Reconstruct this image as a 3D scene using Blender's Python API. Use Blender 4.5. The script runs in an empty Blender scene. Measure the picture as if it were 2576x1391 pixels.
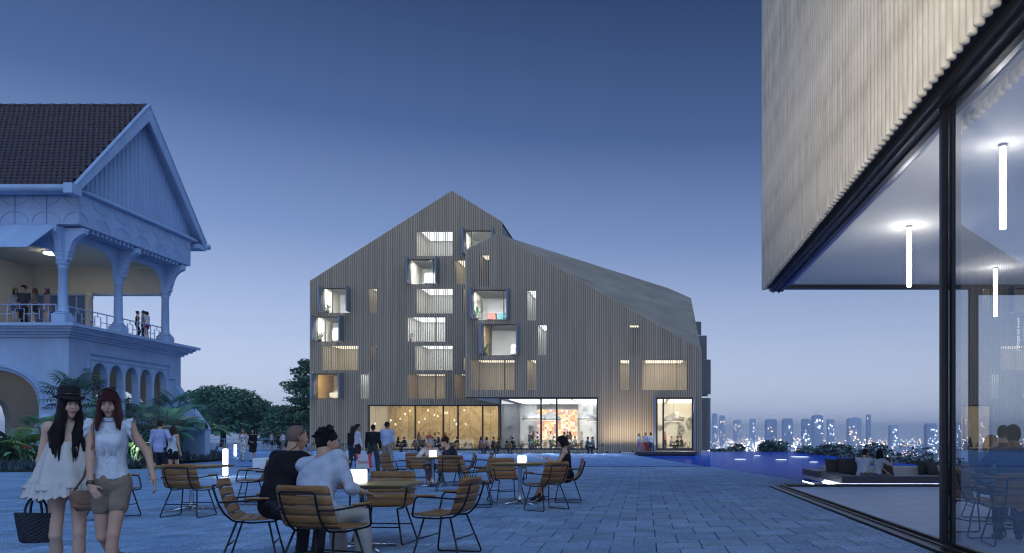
import bpy, math, random
import numpy as np
from mathutils import Vector, Matrix

R = math.radians
rnd = random.Random(7)
SC = bpy.context.scene
COL = SC.collection

# ------------------------------------------------------------------ camera
# One-point perspective: eye 1.25 m above the paving, looking along +Y.
# u, v are positions in a 2576 x 1391 copy of the photograph, used only to place things at their distance.
F, U0, V0, CH = 1950.0, 1620.0, 1100.0, 1.25
cam = bpy.data.cameras.new("camera")
cam_o = bpy.data.objects.new("camera", cam)
COL.objects.link(cam_o)
cam_o.location = (0, 0, CH)
cam_o.rotation_euler = (R(90), 0, 0)
cam.sensor_width = 36.0
cam.lens = 36.0 * F / 2576.0
cam.shift_x = -(U0 - 1288.0) / 2576.0
cam.shift_y = (V0 - 695.5) / 2576.0
cam.clip_start = 0.1
cam.clip_end = 40000.0
SC.camera = cam_o

# ------------------------------------------------------------------ world: dusk sky
world = bpy.data.worlds.new("World")
SC.world = world
world.use_nodes = True
wn = world.node_tree.nodes
wl = world.node_tree.links
wn.clear()


def lin(c):
    return tuple(((x / 255.0) / 12.92) if x / 255.0 < 0.04045 else (((x / 255.0) + 0.055) / 1.055) ** 2.4 for x in c)


w_out = wn.new("ShaderNodeOutputWorld")
w_bg = wn.new("ShaderNodeBackground")
w_sky = wn.new("ShaderNodeTexSky")
w_sky.sky_type = 'NISHITA'
w_sky.sun_disc = False
w_sky.sun_elevation = R(-4)
w_sky.sun_rotation = R(150)
w_sky.ozone_density = 6.0
w_tc = wn.new("ShaderNodeTexCoord")
w_sep = wn.new("ShaderNodeSeparateXYZ")
w_ramp = wn.new("ShaderNodeValToRGB")
stops = [(0.0, (232, 240, 255)), (0.06, (212, 224, 247)), (0.13, (180, 198, 232)), (0.24, (122, 147, 195)), (0.36, (72, 98, 147)),
         (0.49, (46, 66, 108)), (0.75, (36, 56, 100)), (1.0, (32, 50, 94))]
cr = w_ramp.color_ramp
while len(cr.elements) < len(stops):
    cr.elements.new(0.5)
for e, (p, c) in zip(cr.elements, stops):
    e.position = p
    e.color = (*lin(c), 1)
w_az = wn.new("ShaderNodeMapRange")          # the after-glow lies to the left (-X)
w_az.inputs[1].default_value = -0.6
w_az.inputs[2].default_value = 0.6
w_az.inputs[3].default_value = 1.14
w_az.inputs[4].default_value = 0.86
w_mul = wn.new("ShaderNodeVectorMath")
w_mul.operation = 'SCALE'
w_add = wn.new("ShaderNodeMix")
w_add.data_type = 'RGBA'
w_add.blend_type = 'ADD'
w_add.inputs[0].default_value = 0.02
wl.new(w_tc.outputs['Generated'], w_sep.inputs[0])
wl.new(w_sep.outputs[2], w_ramp.inputs[0])
wl.new(w_sep.outputs[0], w_az.inputs[0])
wl.new(w_ramp.outputs[0], w_mul.inputs[0])
wl.new(w_az.outputs[0], w_mul.inputs['Scale'])
wl.new(w_mul.outputs[0], w_add.inputs[6])
wl.new(w_sky.outputs[0], w_add.inputs[7])
wl.new(w_add.outputs[2], w_bg.inputs[0])
w_bg.inputs[1].default_value = 1.0
wl.new(w_bg.outputs[0], w_out.inputs[0])

# ------------------------------------------------------------------ the last blue skylight (soft, very wide)
sun = bpy.data.lights.new("dusk_sun", 'SUN')
sun.energy = 1.8
sun.color = (0.42, 0.64, 1.0)
sun.angle = R(60)
sun_o = bpy.data.objects.new("dusk_sun", sun)
COL.objects.link(sun_o)
sun_o.rotation_euler = Vector((-0.30, 0.55, -0.80)).to_track_quat('-Z', 'Y').to_euler()

SC.view_settings.view_transform = 'Standard'
SC.view_settings.look = 'None'
SC.view_settings.exposure = 0.0
SC.view_settings.gamma = 1.0
SC.view_settings.use_curve_mapping = False
SC.render.engine = 'CYCLES'
cy = SC.cycles
cy.use_denoising = True
cy.max_bounces = 8
cy.diffuse_bounces = 3
cy.glossy_bounces = 3
cy.transmission_bounces = 4
cy.transparent_max_bounces = 12
cy.volume_bounces = 2
cy.sample_clamp_indirect = 4.0
cy.use_light_tree = True
cy.pixel_filter_type = 'BLACKMAN_HARRIS'
cy.filter_width = 1.2
cy.caustics_reflective = False
cy.caustics_refractive = False
# ================================================================== helpers
def P(u, v, y):
    return Vector(((u - U0) * y / F, y, CH - (v - V0) * y / F))


def X(u, y):
    return (u - U0) * y / F


def Z(v, y):
    return CH - (v - V0) * y / F


def depth(v, z=0.0):
    return F * (CH - z) / (v - V0)


class MB:
    """collects shapes, builds ONE mesh object"""

    def __init__(s):
        s.v, s.f = [], []

    def add(s, vs, fs):
        o = len(s.v)
        s.v += [tuple(p) for p in vs]
        s.f += [tuple(i + o for i in f) for f in fs]
        return s

    def hexa(s, p):      # p: 4 bottom (ccw from above), 4 top
        return s.add(p, [(3, 2, 1, 0), (4, 5, 6, 7), (0, 1, 5, 4), (1, 2, 6, 5), (2, 3, 7, 6), (3, 0, 4, 7)])

    def box(s, x0, x1, y0, y1, z0, z1):
        return s.hexa([(x0, y0, z0), (x1, y0, z0), (x1, y1, z0), (x0, y1, z0),
                       (x0, y0, z1), (x1, y0, z1), (x1, y1, z1), (x0, y1, z1)])

    def bbox(s, x0, x1, y0, y1, z0, z1, b=0.01):     # box with chamfered vertical and horizontal edges
        b = min(b, (x1 - x0) * .45, (y1 - y0) * .45, (z1 - z0) * .45)
        rings = [(z0, b), (z0 + b, 0), (z1 - b, 0), (z1, b)]
        vs = []
        for z, k in rings:
            X0, X1, Y0, Y1 = x0 + k, x1 - k, y0 + k, y1 - k
            c = b
            vs += [(X0 + c, Y0, z), (X1 - c, Y0, z), (X1, Y0 + c, z), (X1, Y1 - c, z), (X1 - c, Y1, z), (X0 + c, Y1, z), (X0, Y1 - c, z), (X0, Y0 + c, z)]
        fs = [tuple(range(7, -1, -1)), tuple(range(24, 32))]
        for r in range(3):
            for i in range(8):
                j = (i + 1) % 8
                fs.append((r * 8 + i, r * 8 + j, r * 8 + 8 + j, r * 8 + 8 + i))
        return s.add(vs, fs)

    def prism(s, poly, off):       # planar polygon (3-D points) pushed along off
        n = len(poly)
        a = [Vector(p) for p in poly]
        b = [p + Vector(off) for p in a]
        return s.add(a + b, [tuple(range(n - 1, -1, -1)), tuple(range(n, 2 * n))] + [(i, (i + 1) % n, n + (i + 1) % n, n + i) for i in range(n)])

    def tube(s, path, r, n=8, closed=False, flat=None):
        pts = [Vector(p) for p in path]
        m = len(pts)
        rr = r if isinstance(r, (list, tuple)) else [r] * m
        up = None
        vs = []
        for i, p in enumerate(pts):
            if closed:
                t = (pts[(i + 1) % m] - pts[i - 1]).normalized()
            else:
                t = (pts[min(i + 1, m - 1)] - pts[max(i - 1, 0)]).normalized()
            if up is None:
                up = Vector((0, 0, 1)) if abs(t.z) < .9 else Vector((0, 1, 0))
            a = t.cross(up)
            if a.length < 1e-5:
                a = t.orthogonal()
            a.normalize()
            b = a.cross(t).normalized()
            up = b
            for k in range(n):
                g = 2 * math.pi * (k + .5) / n
                vs.append(p + a * math.cos(g) * rr[i] + b * math.sin(g) * rr[i])
        fs = []
        for i in range(m if closed else m - 1):
            j = (i + 1) % m
            for k in range(n):
                l = (k + 1) % n
                fs.append((i * n + k, j * n + k, j * n + l, i * n + l)[::-1])
        if not closed:
            fs += [tuple(range(n))[::-1], tuple(range((m - 1) * n, m * n))]
        return s.add(vs, fs)

    def lathe(s, prof, n=16, c=(0, 0, 0), arc=1.0):
        vs, fs = [], []
        m = len(prof)
        for k in range(n):
            g = 2 * math.pi * k / n
            for r, z in prof:
                vs.append((c[0] + r * math.cos(g), c[1] + r * math.sin(g), c[2] + z))
        for k in range(n):
            l = (k + 1) % n
            for i in range(m - 1):
                fs.append((k * m + i, l * m + i, l * m + i + 1, k * m + i + 1))
        fs += [tuple(k * m for k in range(n))[::-1], tuple(k * m + m - 1 for k in range(n))]
        return s.add(vs, fs)

    def ell(s, c, r, axes=None, n=12, m=8):
        A = axes or (Vector((1, 0, 0)), Vector((0, 1, 0)), Vector((0, 0, 1)))
        c = Vector(c)
        vs = [c - A[2] * r[2]]
        for i in range(1, m):
            t = math.pi * i / m
            for k in range(n):
                g = 2 * math.pi * k / n
                vs.append(c + A[0] * (r[0] * math.sin(t) * math.cos(g)) + A[1] * (r[1] * math.sin(t) * math.sin(g)) - A[2] * (r[2] * math.cos(t)))
        vs.append(c + A[2] * r[2])
        fs = [(0, 1 + (k + 1) % n, 1 + k) for k in range(n)]
        for i in range(m - 2):
            for k in range(n):
                l = (k + 1) % n
                fs.append((1 + i * n + k, 1 + i * n + l, 1 + (i + 1) * n + l, 1 + (i + 1) * n + k))
        e = len(vs) - 1
        fs += [(e, 1 + (m - 2) * n + k, 1 + (m - 2) * n + (k + 1) % n) for k in range(n)]
        return s.add(vs, fs)

    def mesh(s, name, m=None, smooth=False):
        me = bpy.data.meshes.new(name)
        me.from_pydata(s.v, [], s.f)
        if m is not None:
            me.materials.append(M(m))
        if smooth:
            me.polygons.foreach_set("use_smooth", [True] * len(me.polygons))
        me.update()
        return me

    def build(s, name, m, parent=None, smooth=False, world=False, **kw):
        return link(name, s.mesh(name, m, smooth), parent, world, **kw)


def np_mesh(name, V, Q, m, smooth=False):
    """fast mesh from numpy verts and an (N,k) face array"""
    me = bpy.data.meshes.new(name)
    V = np.ascontiguousarray(V, dtype=np.float32)
    Q = np.ascontiguousarray(Q, dtype=np.int32)
    n, k = Q.shape
    me.vertices.add(len(V))
    me.vertices.foreach_set("co", V.ravel())
    me.loops.add(n * k)
    me.loops.foreach_set("vertex_index", Q.ravel())
    me.polygons.add(n)
    me.polygons.foreach_set("loop_start", np.arange(0, n * k, k, dtype=np.int32))
    if smooth:
        me.polygons.foreach_set("use_smooth", np.ones(n, dtype=bool))
    me.materials.append(M(m))
    me.update(calc_edges=True)
    me.validate()
    return me


def link(name, me, parent=None, world=False, **kw):
    o = bpy.data.objects.new(name, me)
    COL.objects.link(o)
    if parent is not None:
        o.parent = parent
        if world and parent.parent is None:
            o.location = -parent.location
    for k, v in kw.items():
        o[k] = v
    return o


def thing(name, label, cat, loc=(0, 0, 0), rz=0.0, group=None, scale=1.0):
    o = bpy.data.objects.new(name, None)
    COL.objects.link(o)
    o.location = loc
    o.rotation_euler = (0, 0, rz)
    o.scale = (scale,) * 3
    return tag(o, label, cat, group)


def tag(o, label, cat, group=None):
    o['label'] = label
    o['category'] = cat
    if group:
        o['group'] = group
    return o


def struct(o, kind='structure', label=None):
    o['kind'] = kind
    if label:
        o['label'] = label
    return o


KIDS = {}


def kids(o):
    if o.name not in KIDS:
        KIDS[o.name] = [c for c in bpy.data.objects if c.parent == o]
    return KIDS[o.name]


def copy_tree(o, parent=None):
    c = o.copy()
    COL.objects.link(c)
    if parent is not None:
        c.parent = parent
    for ch in kids(o):
        copy_tree(ch, c)
    return c


# ------------------------------------------------------------------ materials
MATS = {}


def M(name):
    return MATS[name]


def mat(name, col, rough=.6, metal=0.0, var=0.0, scale=6.0, bump=0.0, bscale=60.0, emit=None, estr=0.0, spec=.5, sx=(1, 1, 1), detail=4.0, hue=None, grain=0.0, gscale=160.0, orand=False):
    m = bpy.data.materials.new(name)
    m.use_nodes = True
    nt = m.node_tree
    b = nt.nodes["Principled BSDF"]
    b.inputs['Base Color'].default_value = (*col, 1)
    b.inputs['Roughness'].default_value = rough
    b.inputs['Metallic'].default_value = metal
    b.inputs['Specular IOR Level'].default_value = spec
    if emit:
        b.inputs['Emission Color'].default_value = (*emit, 1)
        b.inputs['Emission Strength'].default_value = estr
    if var or bump:
        tc = nt.nodes.new("ShaderNodeTexCoord")
        mp = nt.nodes.new("ShaderNodeMapping")
        mp.inputs['Scale'].default_value = sx
        nt.links.new(tc.outputs['Object'], mp.inputs[0])
        if orand:          # each slab gets its own piece of stone
            oi = nt.nodes.new("ShaderNodeObjectInfo")
            sc_ = nt.nodes.new("ShaderNodeMath")
            sc_.operation = 'MULTIPLY'
            sc_.inputs[1].default_value = 37.0
            nt.links.new(oi.outputs['Random'], sc_.inputs[0])
            nt.links.new(sc_.outputs[0], mp.inputs['Location'])
    if var:
        nz = nt.nodes.new("ShaderNodeTexNoise")
        nz.inputs['Scale'].default_value = scale
        nz.inputs['Detail'].default_value = detail
        nt.links.new(mp.outputs[0], nz.inputs['Vector'])
        rp = nt.nodes.new("ShaderNodeValToRGB")
        c2 = hue or col
        rp.color_ramp.elements[0].position = .3
        rp.color_ramp.elements[1].position = .7
        rp.color_ramp.elements[0].color = (*[max(0, x * (1 - var)) for x in col], 1)
        rp.color_ramp.elements[1].color = (*[min(1, x * (1 + var)) for x in c2], 1)
        nt.links.new(nz.outputs[0], rp.inputs[0])
        src = rp.outputs[0]
        if grain:
            ng = nt.nodes.new("ShaderNodeTexNoise")
            ng.inputs['Scale'].default_value = gscale
            ng.inputs['Detail'].default_value = 1
            nt.links.new(mp.outputs[0], ng.inputs['Vector'])
            mr = nt.nodes.new("ShaderNodeMapRange")
            mr.inputs[1].default_value = .35
            mr.inputs[2].default_value = .65
            mr.inputs[3].default_value = 1 - grain
            mr.inputs[4].default_value = 1 + grain
            nt.links.new(ng.outputs[0], mr.inputs[0])
            vm = nt.nodes.new("ShaderNodeVectorMath")
            vm.operation = 'SCALE'
            nt.links.new(src, vm.inputs[0])
            nt.links.new(mr.outputs[0], vm.inputs['Scale'])
            src = vm.outputs[0]
        nt.links.new(src, b.inputs['Base Color'])
    if bump:
        nb = nt.nodes.new("ShaderNodeTexNoise")
        nb.inputs['Scale'].default_value = bscale
        nb.inputs['Detail'].default_value = 3
        nt.links.new(mp.outputs[0], nb.inputs['Vector'])
        bp = nt.nodes.new("ShaderNodeBump")
        bp.inputs['Strength'].default_value = bump
        bp.inputs['Distance'].default_value = .02
        nt.links.new(nb.outputs[0], bp.inputs['Height'])
        nt.links.new(bp.outputs[0], b.inputs['Normal'])
    MATS[name] = m
    return m


def glass_mat(name, tint=(1, 1, 1), refl=1.0, rough=0.0):
    m = bpy.data.materials.new(name)
    m.use_nodes = True
    nt = m.node_tree
    nt.nodes.clear()
    out = nt.nodes.new("ShaderNodeOutputMaterial")
    tr = nt.nodes.new("ShaderNodeBsdfTransparent")
    tr.inputs[0].default_value = (*tint, 1)
    gl = nt.nodes.new("ShaderNodeBsdfGlossy")
    gl.inputs['Roughness'].default_value = rough
    fr = nt.nodes.new("ShaderNodeFresnel")
    fr.inputs[0].default_value = 1.5
    mu = nt.nodes.new("ShaderNodeMath")
    mu.operation = 'MULTIPLY'
    mu.inputs[1].default_value = refl
    mx = nt.nodes.new("ShaderNodeMixShader")
    nt.links.new(fr.outputs[0], mu.inputs[0])
    nt.links.new(mu.outputs[0], mx.inputs[0])
    nt.links.new(tr.outputs[0], mx.inputs[1])
    nt.links.new(gl.outputs[0], mx.inputs[2])
    nt.links.new(mx.outputs[0], out.inputs[0])
    MATS[name] = m
    return m


# colours of the place
mat('paver', (.255, .40, .585), .55, var=.26, scale=1.3, bump=.5, bscale=70, spec=.35, grain=.45, gscale=55, orand=True)
mat('paver_b', (.285, .43, .615), .52, var=.26, scale=1.5, bump=.5, bscale=75, spec=.35, grain=.45, gscale=55, orand=True)
mat('paver_c', (.225, .365, .555), .6, var=.26, scale=1.1, bump=.5, bscale=65, spec=.35, grain=.45, gscale=55, orand=True)
mat('joint', (.035, .055, .10), .9)
mat('plaza', (.175, .32, .57), .75, var=.16, scale=.7, bump=.4, bscale=25, spec=.1, grain=.35, gscale=9)
mat('pavilion_floor', (.62, .74, .88), .5, var=.10, scale=2.0, bump=.1, bscale=90, spec=.4)
mat('house_paint', (.355, .475, .665), .55, var=.11, scale=.9, bump=.08, bscale=30, sx=(1.6, 1.6, .35), detail=7)
mat('house_paint_b', (.33, .45, .645), .5, var=.10, scale=1.5, sx=(1.6, 1.6, .4), detail=6)
mat('house_cream', (.60, .55, .44), .7, var=.05, scale=1.0)
mat('roof_tile', (.046, .026, .032), .55, var=.35, scale=3.0, bump=.2, bscale=20)
mat('roof_tile_b', (.028, .021, .032), .5, var=.35, scale=5.0)
mat('roof_tile_c', (.046, .027, .030), .6, var=.3, scale=4.0)
mat('door_blue', (.10, .17, .34), .5)
mat('cladding', (.275, .215, .155), .55, var=.14, scale=.5, sx=(3, 3, .25))
mat('batten', (.58, .44, .30), .5, var=.22, scale=.9, sx=(5, 5, .12))
mat('batten_roof', (.36, .29, .215), .55, var=.22, scale=.25, sx=(1, 1, 4))
mat('shutter', (.20, .195, .19), .45, var=.12, scale=1.0)
mat('shutter_edge', (.20, .25, .33), .4)
mat('frame_black', (.012, .013, .016), .35, spec=.5)
mat('frame_dark', (.035, .035, .04), .35, metal=.6)
mat('steel_satin', (.42, .42, .43), .3, metal=1.0)
mat('chrome', (.55, .58, .62), .12, metal=1.0)
mat('white_wall', (.74, .73, .69), .8, var=.03, scale=1.5)
mat('cream_wall', (.72, .67, .56), .8, var=.05, scale=1.5)
mat('wood_wall', (.36, .25, .13), .6, var=.2, scale=2.0, sx=(6, 6, .4))
mat('oak_board', (.74, .60, .37), .6, var=.22, scale=2.5, sx=(1, 1, 1))
mat('oak_board_b', (.68, .54, .32), .6, var=.22, scale=2.2)
mat('oak_board_c', (.79, .65, .43), .6, var=.2, scale=2.9)
mat('floor_pale', (.60, .57, .50), .5, var=.05)
mat('ceiling_white', (.90, .885, .86), .8, var=.02, scale=.5)
mat('screen_back_shade', (.22, .18, .13), .8)  # dark tone paints the deep shade between the poles onto the back wall
mat('pole_wood', (.68, .59, .45), .6, var=.20, scale=1.6, sx=(3, 3, .9), hue=(.74, .66, .52), bump=.05)
mat('chair_wood', (.33, .155, .045), .45, var=.30, scale=7.0, sx=(.6, 8, 8))
mat('chair_wood_b', (.28, .135, .042), .45, var=.30, scale=7.0, sx=(.6, 8, 8))
mat('arm_wood', (.38, .19, .06), .4, var=.25, scale=7.0)
mat('chair_metal', (.012, .013, .02), .35, metal=.3)
mat('table_top', (.34, .23, .065), .42, var=.15, scale=5.0)
mat('stone_white', (.62, .66, .72), .7, var=.08, scale=6, bump=.4, bscale=40)
mat('concrete', (.42, .46, .52), .7, var=.1, scale=3)
mat('lounge_dark', (.035, .04, .055), .4, var=.15)
mat('lounge_seat', (.55, .53, .50), .7, var=.05)
mat('cushion', (.05, .045, .042), .85, var=.3, scale=40, bump=.4, bscale=120)
mat('soil', (.02, .025, .025), .9, var=.3)
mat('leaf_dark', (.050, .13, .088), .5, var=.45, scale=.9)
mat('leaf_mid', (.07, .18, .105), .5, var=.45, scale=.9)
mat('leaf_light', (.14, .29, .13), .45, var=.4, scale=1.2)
mat('leaf_lime', (.27, .37, .09), .45, var=.35, scale=1.2)
mat('leaf_blue', (.07, .10, .12), .55, var=.4, scale=2)
mat('frond_grey', (.25, .29, .24), .5, var=.4, scale=2)
mat('bark', (.05, .045, .04), .9, var=.3, scale=5)
mat('flower', (.55, .10, .09), .5)
mat('terrain', (.02, .05, .15), .9, var=.5, scale=.004)
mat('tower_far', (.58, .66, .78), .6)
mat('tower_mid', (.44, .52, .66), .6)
mat('lamp_white', (.9, .9, .9), .5, emit=(.86, .93, 1.0), estr=15.0)
mat('tube_light', (.9, .9, .9), .5, emit=(1.0, .975, .93), estr=26.0)
mat('lamp_warm', (.9, .9, .8), .5, emit=(1.0, .84, .58), estr=9.0)
mat('strip_warm', (.9, .9, .8), .5, emit=(1.0, .87, .66), estr=130.0)
mat('strip_cool', (.9, .9, .9), .5, emit=(.93, .97, 1.0), estr=230.0)
mat('luminous_warm', (.9, .9, .8), .5, emit=(1.0, .86, .62), estr=1.8)
mat('luminous_cool', (.9, .9, .9), .5, emit=(.93, .97, 1.0), estr=2.3)
mat('bright_cool', (.9, .9, .9), .5, emit=(.93, .97, 1.0), estr=3.2)
mat('pool_glint_glow', (.9, .9, .9), .5, emit=(.75, .9, 1.0), estr=1.6)
mat('bulb', (.5, .5, .45), .2, emit=(1.0, .88, .65), estr=1.2)
mat('lamp_cool', (.9, .9, .9), .5, emit=(.93, .97, 1.0), estr=9.0)
mat('city_warm', (.9, .9, .8), .5, emit=(1.0, .66, .32), estr=16.0)
mat('city_white', (.9, .9, .9), .5, emit=(.85, .92, 1.0), estr=18.0)
mat('city_cyan', (.9, .9, .9), .5, emit=(.35, .85, 1.0), estr=14.0)
mat('city_red', (.9, .5, .5), .5, emit=(1.0, .22, .22), estr=14.0)
glass_mat('glass', (.97, .985, 1.0), .42)
glass_mat('glass_room', (.96, .97, .97), 1.0)
# ================================================================== the setting: terrain, plaza, pool, city
def smooth01(t):
    t = np.clip(t, 0, 1)
    return t * t * (3 - 2 * t)


def terrain_z(x, y):
    dx = np.maximum(np.maximum(-95 - x, x - 16), 0)
    dy = np.maximum(np.maximum(-30 - y, y - 100), 0)
    d = np.sqrt(dx * dx + dy * dy)
    z = -3.5 - 41.5 * smooth01((d - 2) / 190.0)
    z = z + 26 * np.exp(-(((x - 900) / 420.0) ** 2 + ((y - 1750) / 260.0) ** 2)) * smooth01((d - 300) / 300)
    return z


gx = np.unique(np.concatenate([np.linspace(-4800, -600, 8), np.linspace(-600, 600, 61), np.linspace(600, 2200, 24), np.linspace(2200, 4800, 6)]))
gy = np.unique(np.concatenate([np.linspace(-250, -100, 3), np.linspace(-100, 500, 41), np.linspace(500, 2600, 30), np.linspace(2600, 6900, 10)]))
GX_, GY_ = np.meshgrid(gx, gy)
GZ_ = terrain_z(GX_, GY_)
nx, ny = len(gx), len(gy)
ii = np.arange(nx * ny).reshape(ny, nx)
Q = np.stack([ii[:-1, :-1], ii[:-1, 1:], ii[1:, 1:], ii[1:, :-1]], -1).reshape(-1, 4)
struct(link('terrain', np_mesh('terrain', np.stack([GX_, GY_, GZ_], -1).reshape(-1, 3), Q, 'terrain', True)))

POOL_Z = -0.07
plaza_poly = [(-92, -12), (34, -12), (34, 19.75), (4.93, 19.75), (4.44, 22.8), (-3.0, 69.6), (-3.0, 98), (-92, 98)]
struct(MB().prism([(x, y, -0.02) for x, y in plaza_poly], (0, 0, -3.6)).build('plaza', 'plaza'))
# flip check is not needed: the prism is closed


def water_mat():
    m = bpy.data.materials.new('pool_water')
    m.use_nodes = True
    nt = m.node_tree
    b = nt.nodes["Principled BSDF"]
    b.inputs['Base Color'].default_value = (.028, .105, .52, 1)
    b.inputs['Roughness'].default_value = .05
    b.inputs['Specular Tint'].default_value = (.45, .6, 1.0, 1)
    b.inputs['IOR'].default_value = 1.003
    tc = nt.nodes.new("ShaderNodeTexCoord")
    mp = nt.nodes.new("ShaderNodeMapping")
    mp.inputs['Scale'].default_value = (.8, 2.2, 1)
    nz = nt.nodes.new("ShaderNodeTexNoise")
    nz.inputs['Scale'].default_value = 1.6
    nz.inputs['Detail'].default_value = 3
    bp = nt.nodes.new("ShaderNodeBump")
    bp.inputs['Strength'].default_value = .16
    bp.inputs['Distance'].default_value = .05
    nt.links.new(tc.outputs['Object'], mp.inputs[0])
    nt.links.new(mp.outputs[0], nz.inputs['Vector'])
    nt.links.new(nz.outputs[0], bp.inputs['Height'])
    nt.links.new(bp.outputs[0], b.inputs['Normal'])
    MATS['pool_water'] = m


water_mat()
pool_poly = [(4.93, 19.76), (13.0, 19.76), (13.3, 70.6), (-3.2, 70.6), (-3.05, 69.6), (4.42, 22.8)]
struct(MB().prism([(x, y, POOL_Z) for x, y in pool_poly[::-1]], (0, 0, -1.4)).build('pool_water', 'pool_water'))
rim = MB()
rim.prism([(13.0, 19.76, POOL_Z - .035), (13.3, 70.6, POOL_Z - .035), (13.55, 70.85, POOL_Z - .035), (13.25, 19.76, POOL_Z - .035)], (0, 0, -3.2))
rim.prism([(-3.2, 70.605, POOL_Z - .035), (-3.2, 70.85, POOL_Z - .035), (13.545, 70.85, POOL_Z - .035), (13.295, 70.605, POOL_Z - .035)], (0, 0, -3.2))
struct(rim.build('pool_edge', 'concrete'))

# ---- paving: large and small square slabs in a pinwheel bond
PA, PB = 0.52, 0.26
struct(MB().prism([(x, y, -0.0125) for x, y in [(-27, 6.5), (3.15, 6.5), (3.15, 19.74), (4.44, 22.8), (2.6, 34), (-27, 34)]], (0, 0, -0.006)).build('paving_bed', 'joint'))


def slab_mesh(a, m, g=.006, h=.020, c=.004):
    x0, x1 = g, a - g
    vs = [(x0, x0, 0), (x1, x0, 0), (x1, x1, 0), (x0, x1, 0), (x0, x0, h - c), (x1, x0, h - c), (x1, x1, h - c), (x0, x1, h - c),
          (x0 + c, x0 + c, h), (x1 - c, x0 + c, h), (x1 - c, x1 - c, h), (x0 + c, x1 - c, h)]
    fs = [(0, 1, 5, 4), (1, 2, 6, 5), (2, 3, 7, 6), (3, 0, 4, 7), (4, 5, 9, 8), (5, 6, 10, 9), (6, 7, 11, 10), (7, 4, 8, 11), (8, 9, 10, 11)]
    return MB().add(vs, fs)


slabs = []
for i in range(-75, 75):
    for j in range(-75, 85):
        bx, by = i * PA - j * PB - 10, i * PB + j * PA + 12
        for a, ox, oy in ((PA, 0, 0), (PB, PA, 0)):
            x, y = bx + ox, by + oy
            yc = y + a / 2
            if not (7.6 < y and y + a < 33):
                continue
            lim = 3.14 if yc < 19.7 else min(4.40, 4.40 - (yc - 22.8) * .159)
            wx = min(a, lim - x)
            if wx < .06:
                continue
            if x < -1620 * yc / F - 1.0:
                continue
            slabs.append((x, y, a, wx))
struct_pave = thing('paving', 'blue grey granite slabs laid in a pinwheel bond', 'paving', (0, 9, 0))
for k in ('category',):
    del struct_pave[k]
struct_pave['kind'] = 'structure'
slabs.sort(key=lambda s: -(s[2] / (s[1] + s[2] / 2)))
mm = {(a, m): slab_mesh(a, m).mesh('slab', m) for a in (PA, PB) for m in ('paver', 'paver_b', 'paver_c')}
rest = MB()
nslab = 0
for x, y, a, wx in slabs:
    vis = -1620 * (y + a) / F - .2 < x < X(2400, y) + .3 and y + a > 8.2
    if wx == a and nslab < 300 and vis and a == PA or (wx == a and nslab < 300 and vis and y < 12):
        o = bpy.data.objects.new('slab', mm[(a, rnd.choice(('paver', 'paver_b', 'paver_c')))])
        COL.objects.link(o)
        o.parent = struct_pave
        o.location = (x, y - 9, -0.0125 + rnd.uniform(-.0015, .0015))
        o.rotation_euler = (R(rnd.uniform(-.12, .12)), R(rnd.uniform(-.12, .12)), 0)
        nslab += 1
    else:
        q = slab_mesh(a, 'paver')
        rest.add([(min(p[0], wx - (a - p[0]) * .25 - .002) + x, p[1] + y, p[2] - 0.0125) for p in q.v], q.f)
rest.build('far_slabs', 'paver', struct_pave, world=True, kind='stuff')

# ---- the city on the plain
def tower(u0, u1, vt, y, m, label, crown=None, mast=0):
    y *= .55
    vt = V0 - (V0 - vt) * .84
    um = (u0 + u1) / 2
    u0, u1 = um + (u0 - um) * .86, um + (u1 - um) * .86
    x0, x1 = X(u0, y), X(u1, y)
    h = Z(vt, y)
    w = x1 - x0
    zb = float(terrain_z(np.array(x0), np.array(y))) - 1
    t = thing('city_tower', label, 'tower', ((x0 + x1) / 2, y, zb), group='towers on the skyline')
    b = MB()
    b.box(-w / 2, w / 2, 0, w * .8, 0, h - zb)
    b.box(-w / 2 + .1 * w, w / 2 - .1 * w, .1 * w, w * .6, h - zb, h - zb + w * .12)
    for k in range(5):
        s = -w / 2 + w * (k + .5) / 5
        b.box(s - w * .02, s + w * .02, -w * .03, 0, 0, h - zb)
    b.build('wall', m, t)
    if crown == 'arch':
        pts = [(-w / 2 * math.cos(math.pi * k / 10), 0, h - zb + .18 * w * math.sin(math.pi * k / 10)) for k in range(11)]
        MB().prism(pts, (0, w * .8, 0)).build('roof', m, t)
    if mast:
        MB().tube([(0, w * .3, h - zb), (0, w * .3, h - zb + mast)], [w * .05, w * .012], 5).build('mast', m, t)
    win = MB()
    for _ in range(int(8 + w * .30)):
        s = rnd.uniform(-w * .45, w * .45)
        z = rnd.uniform(.12, .93) ** 1.2 * (h - zb)
        q = rnd.uniform(.22, .55)
        win.box(s - q, s + q, -w * .031 - 1.0, -w * .031, z, z + q * 1.6)
    win.build('lit_windows', rnd.choice(('city_warm', 'city_white')), t, kind='stuff')


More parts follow.
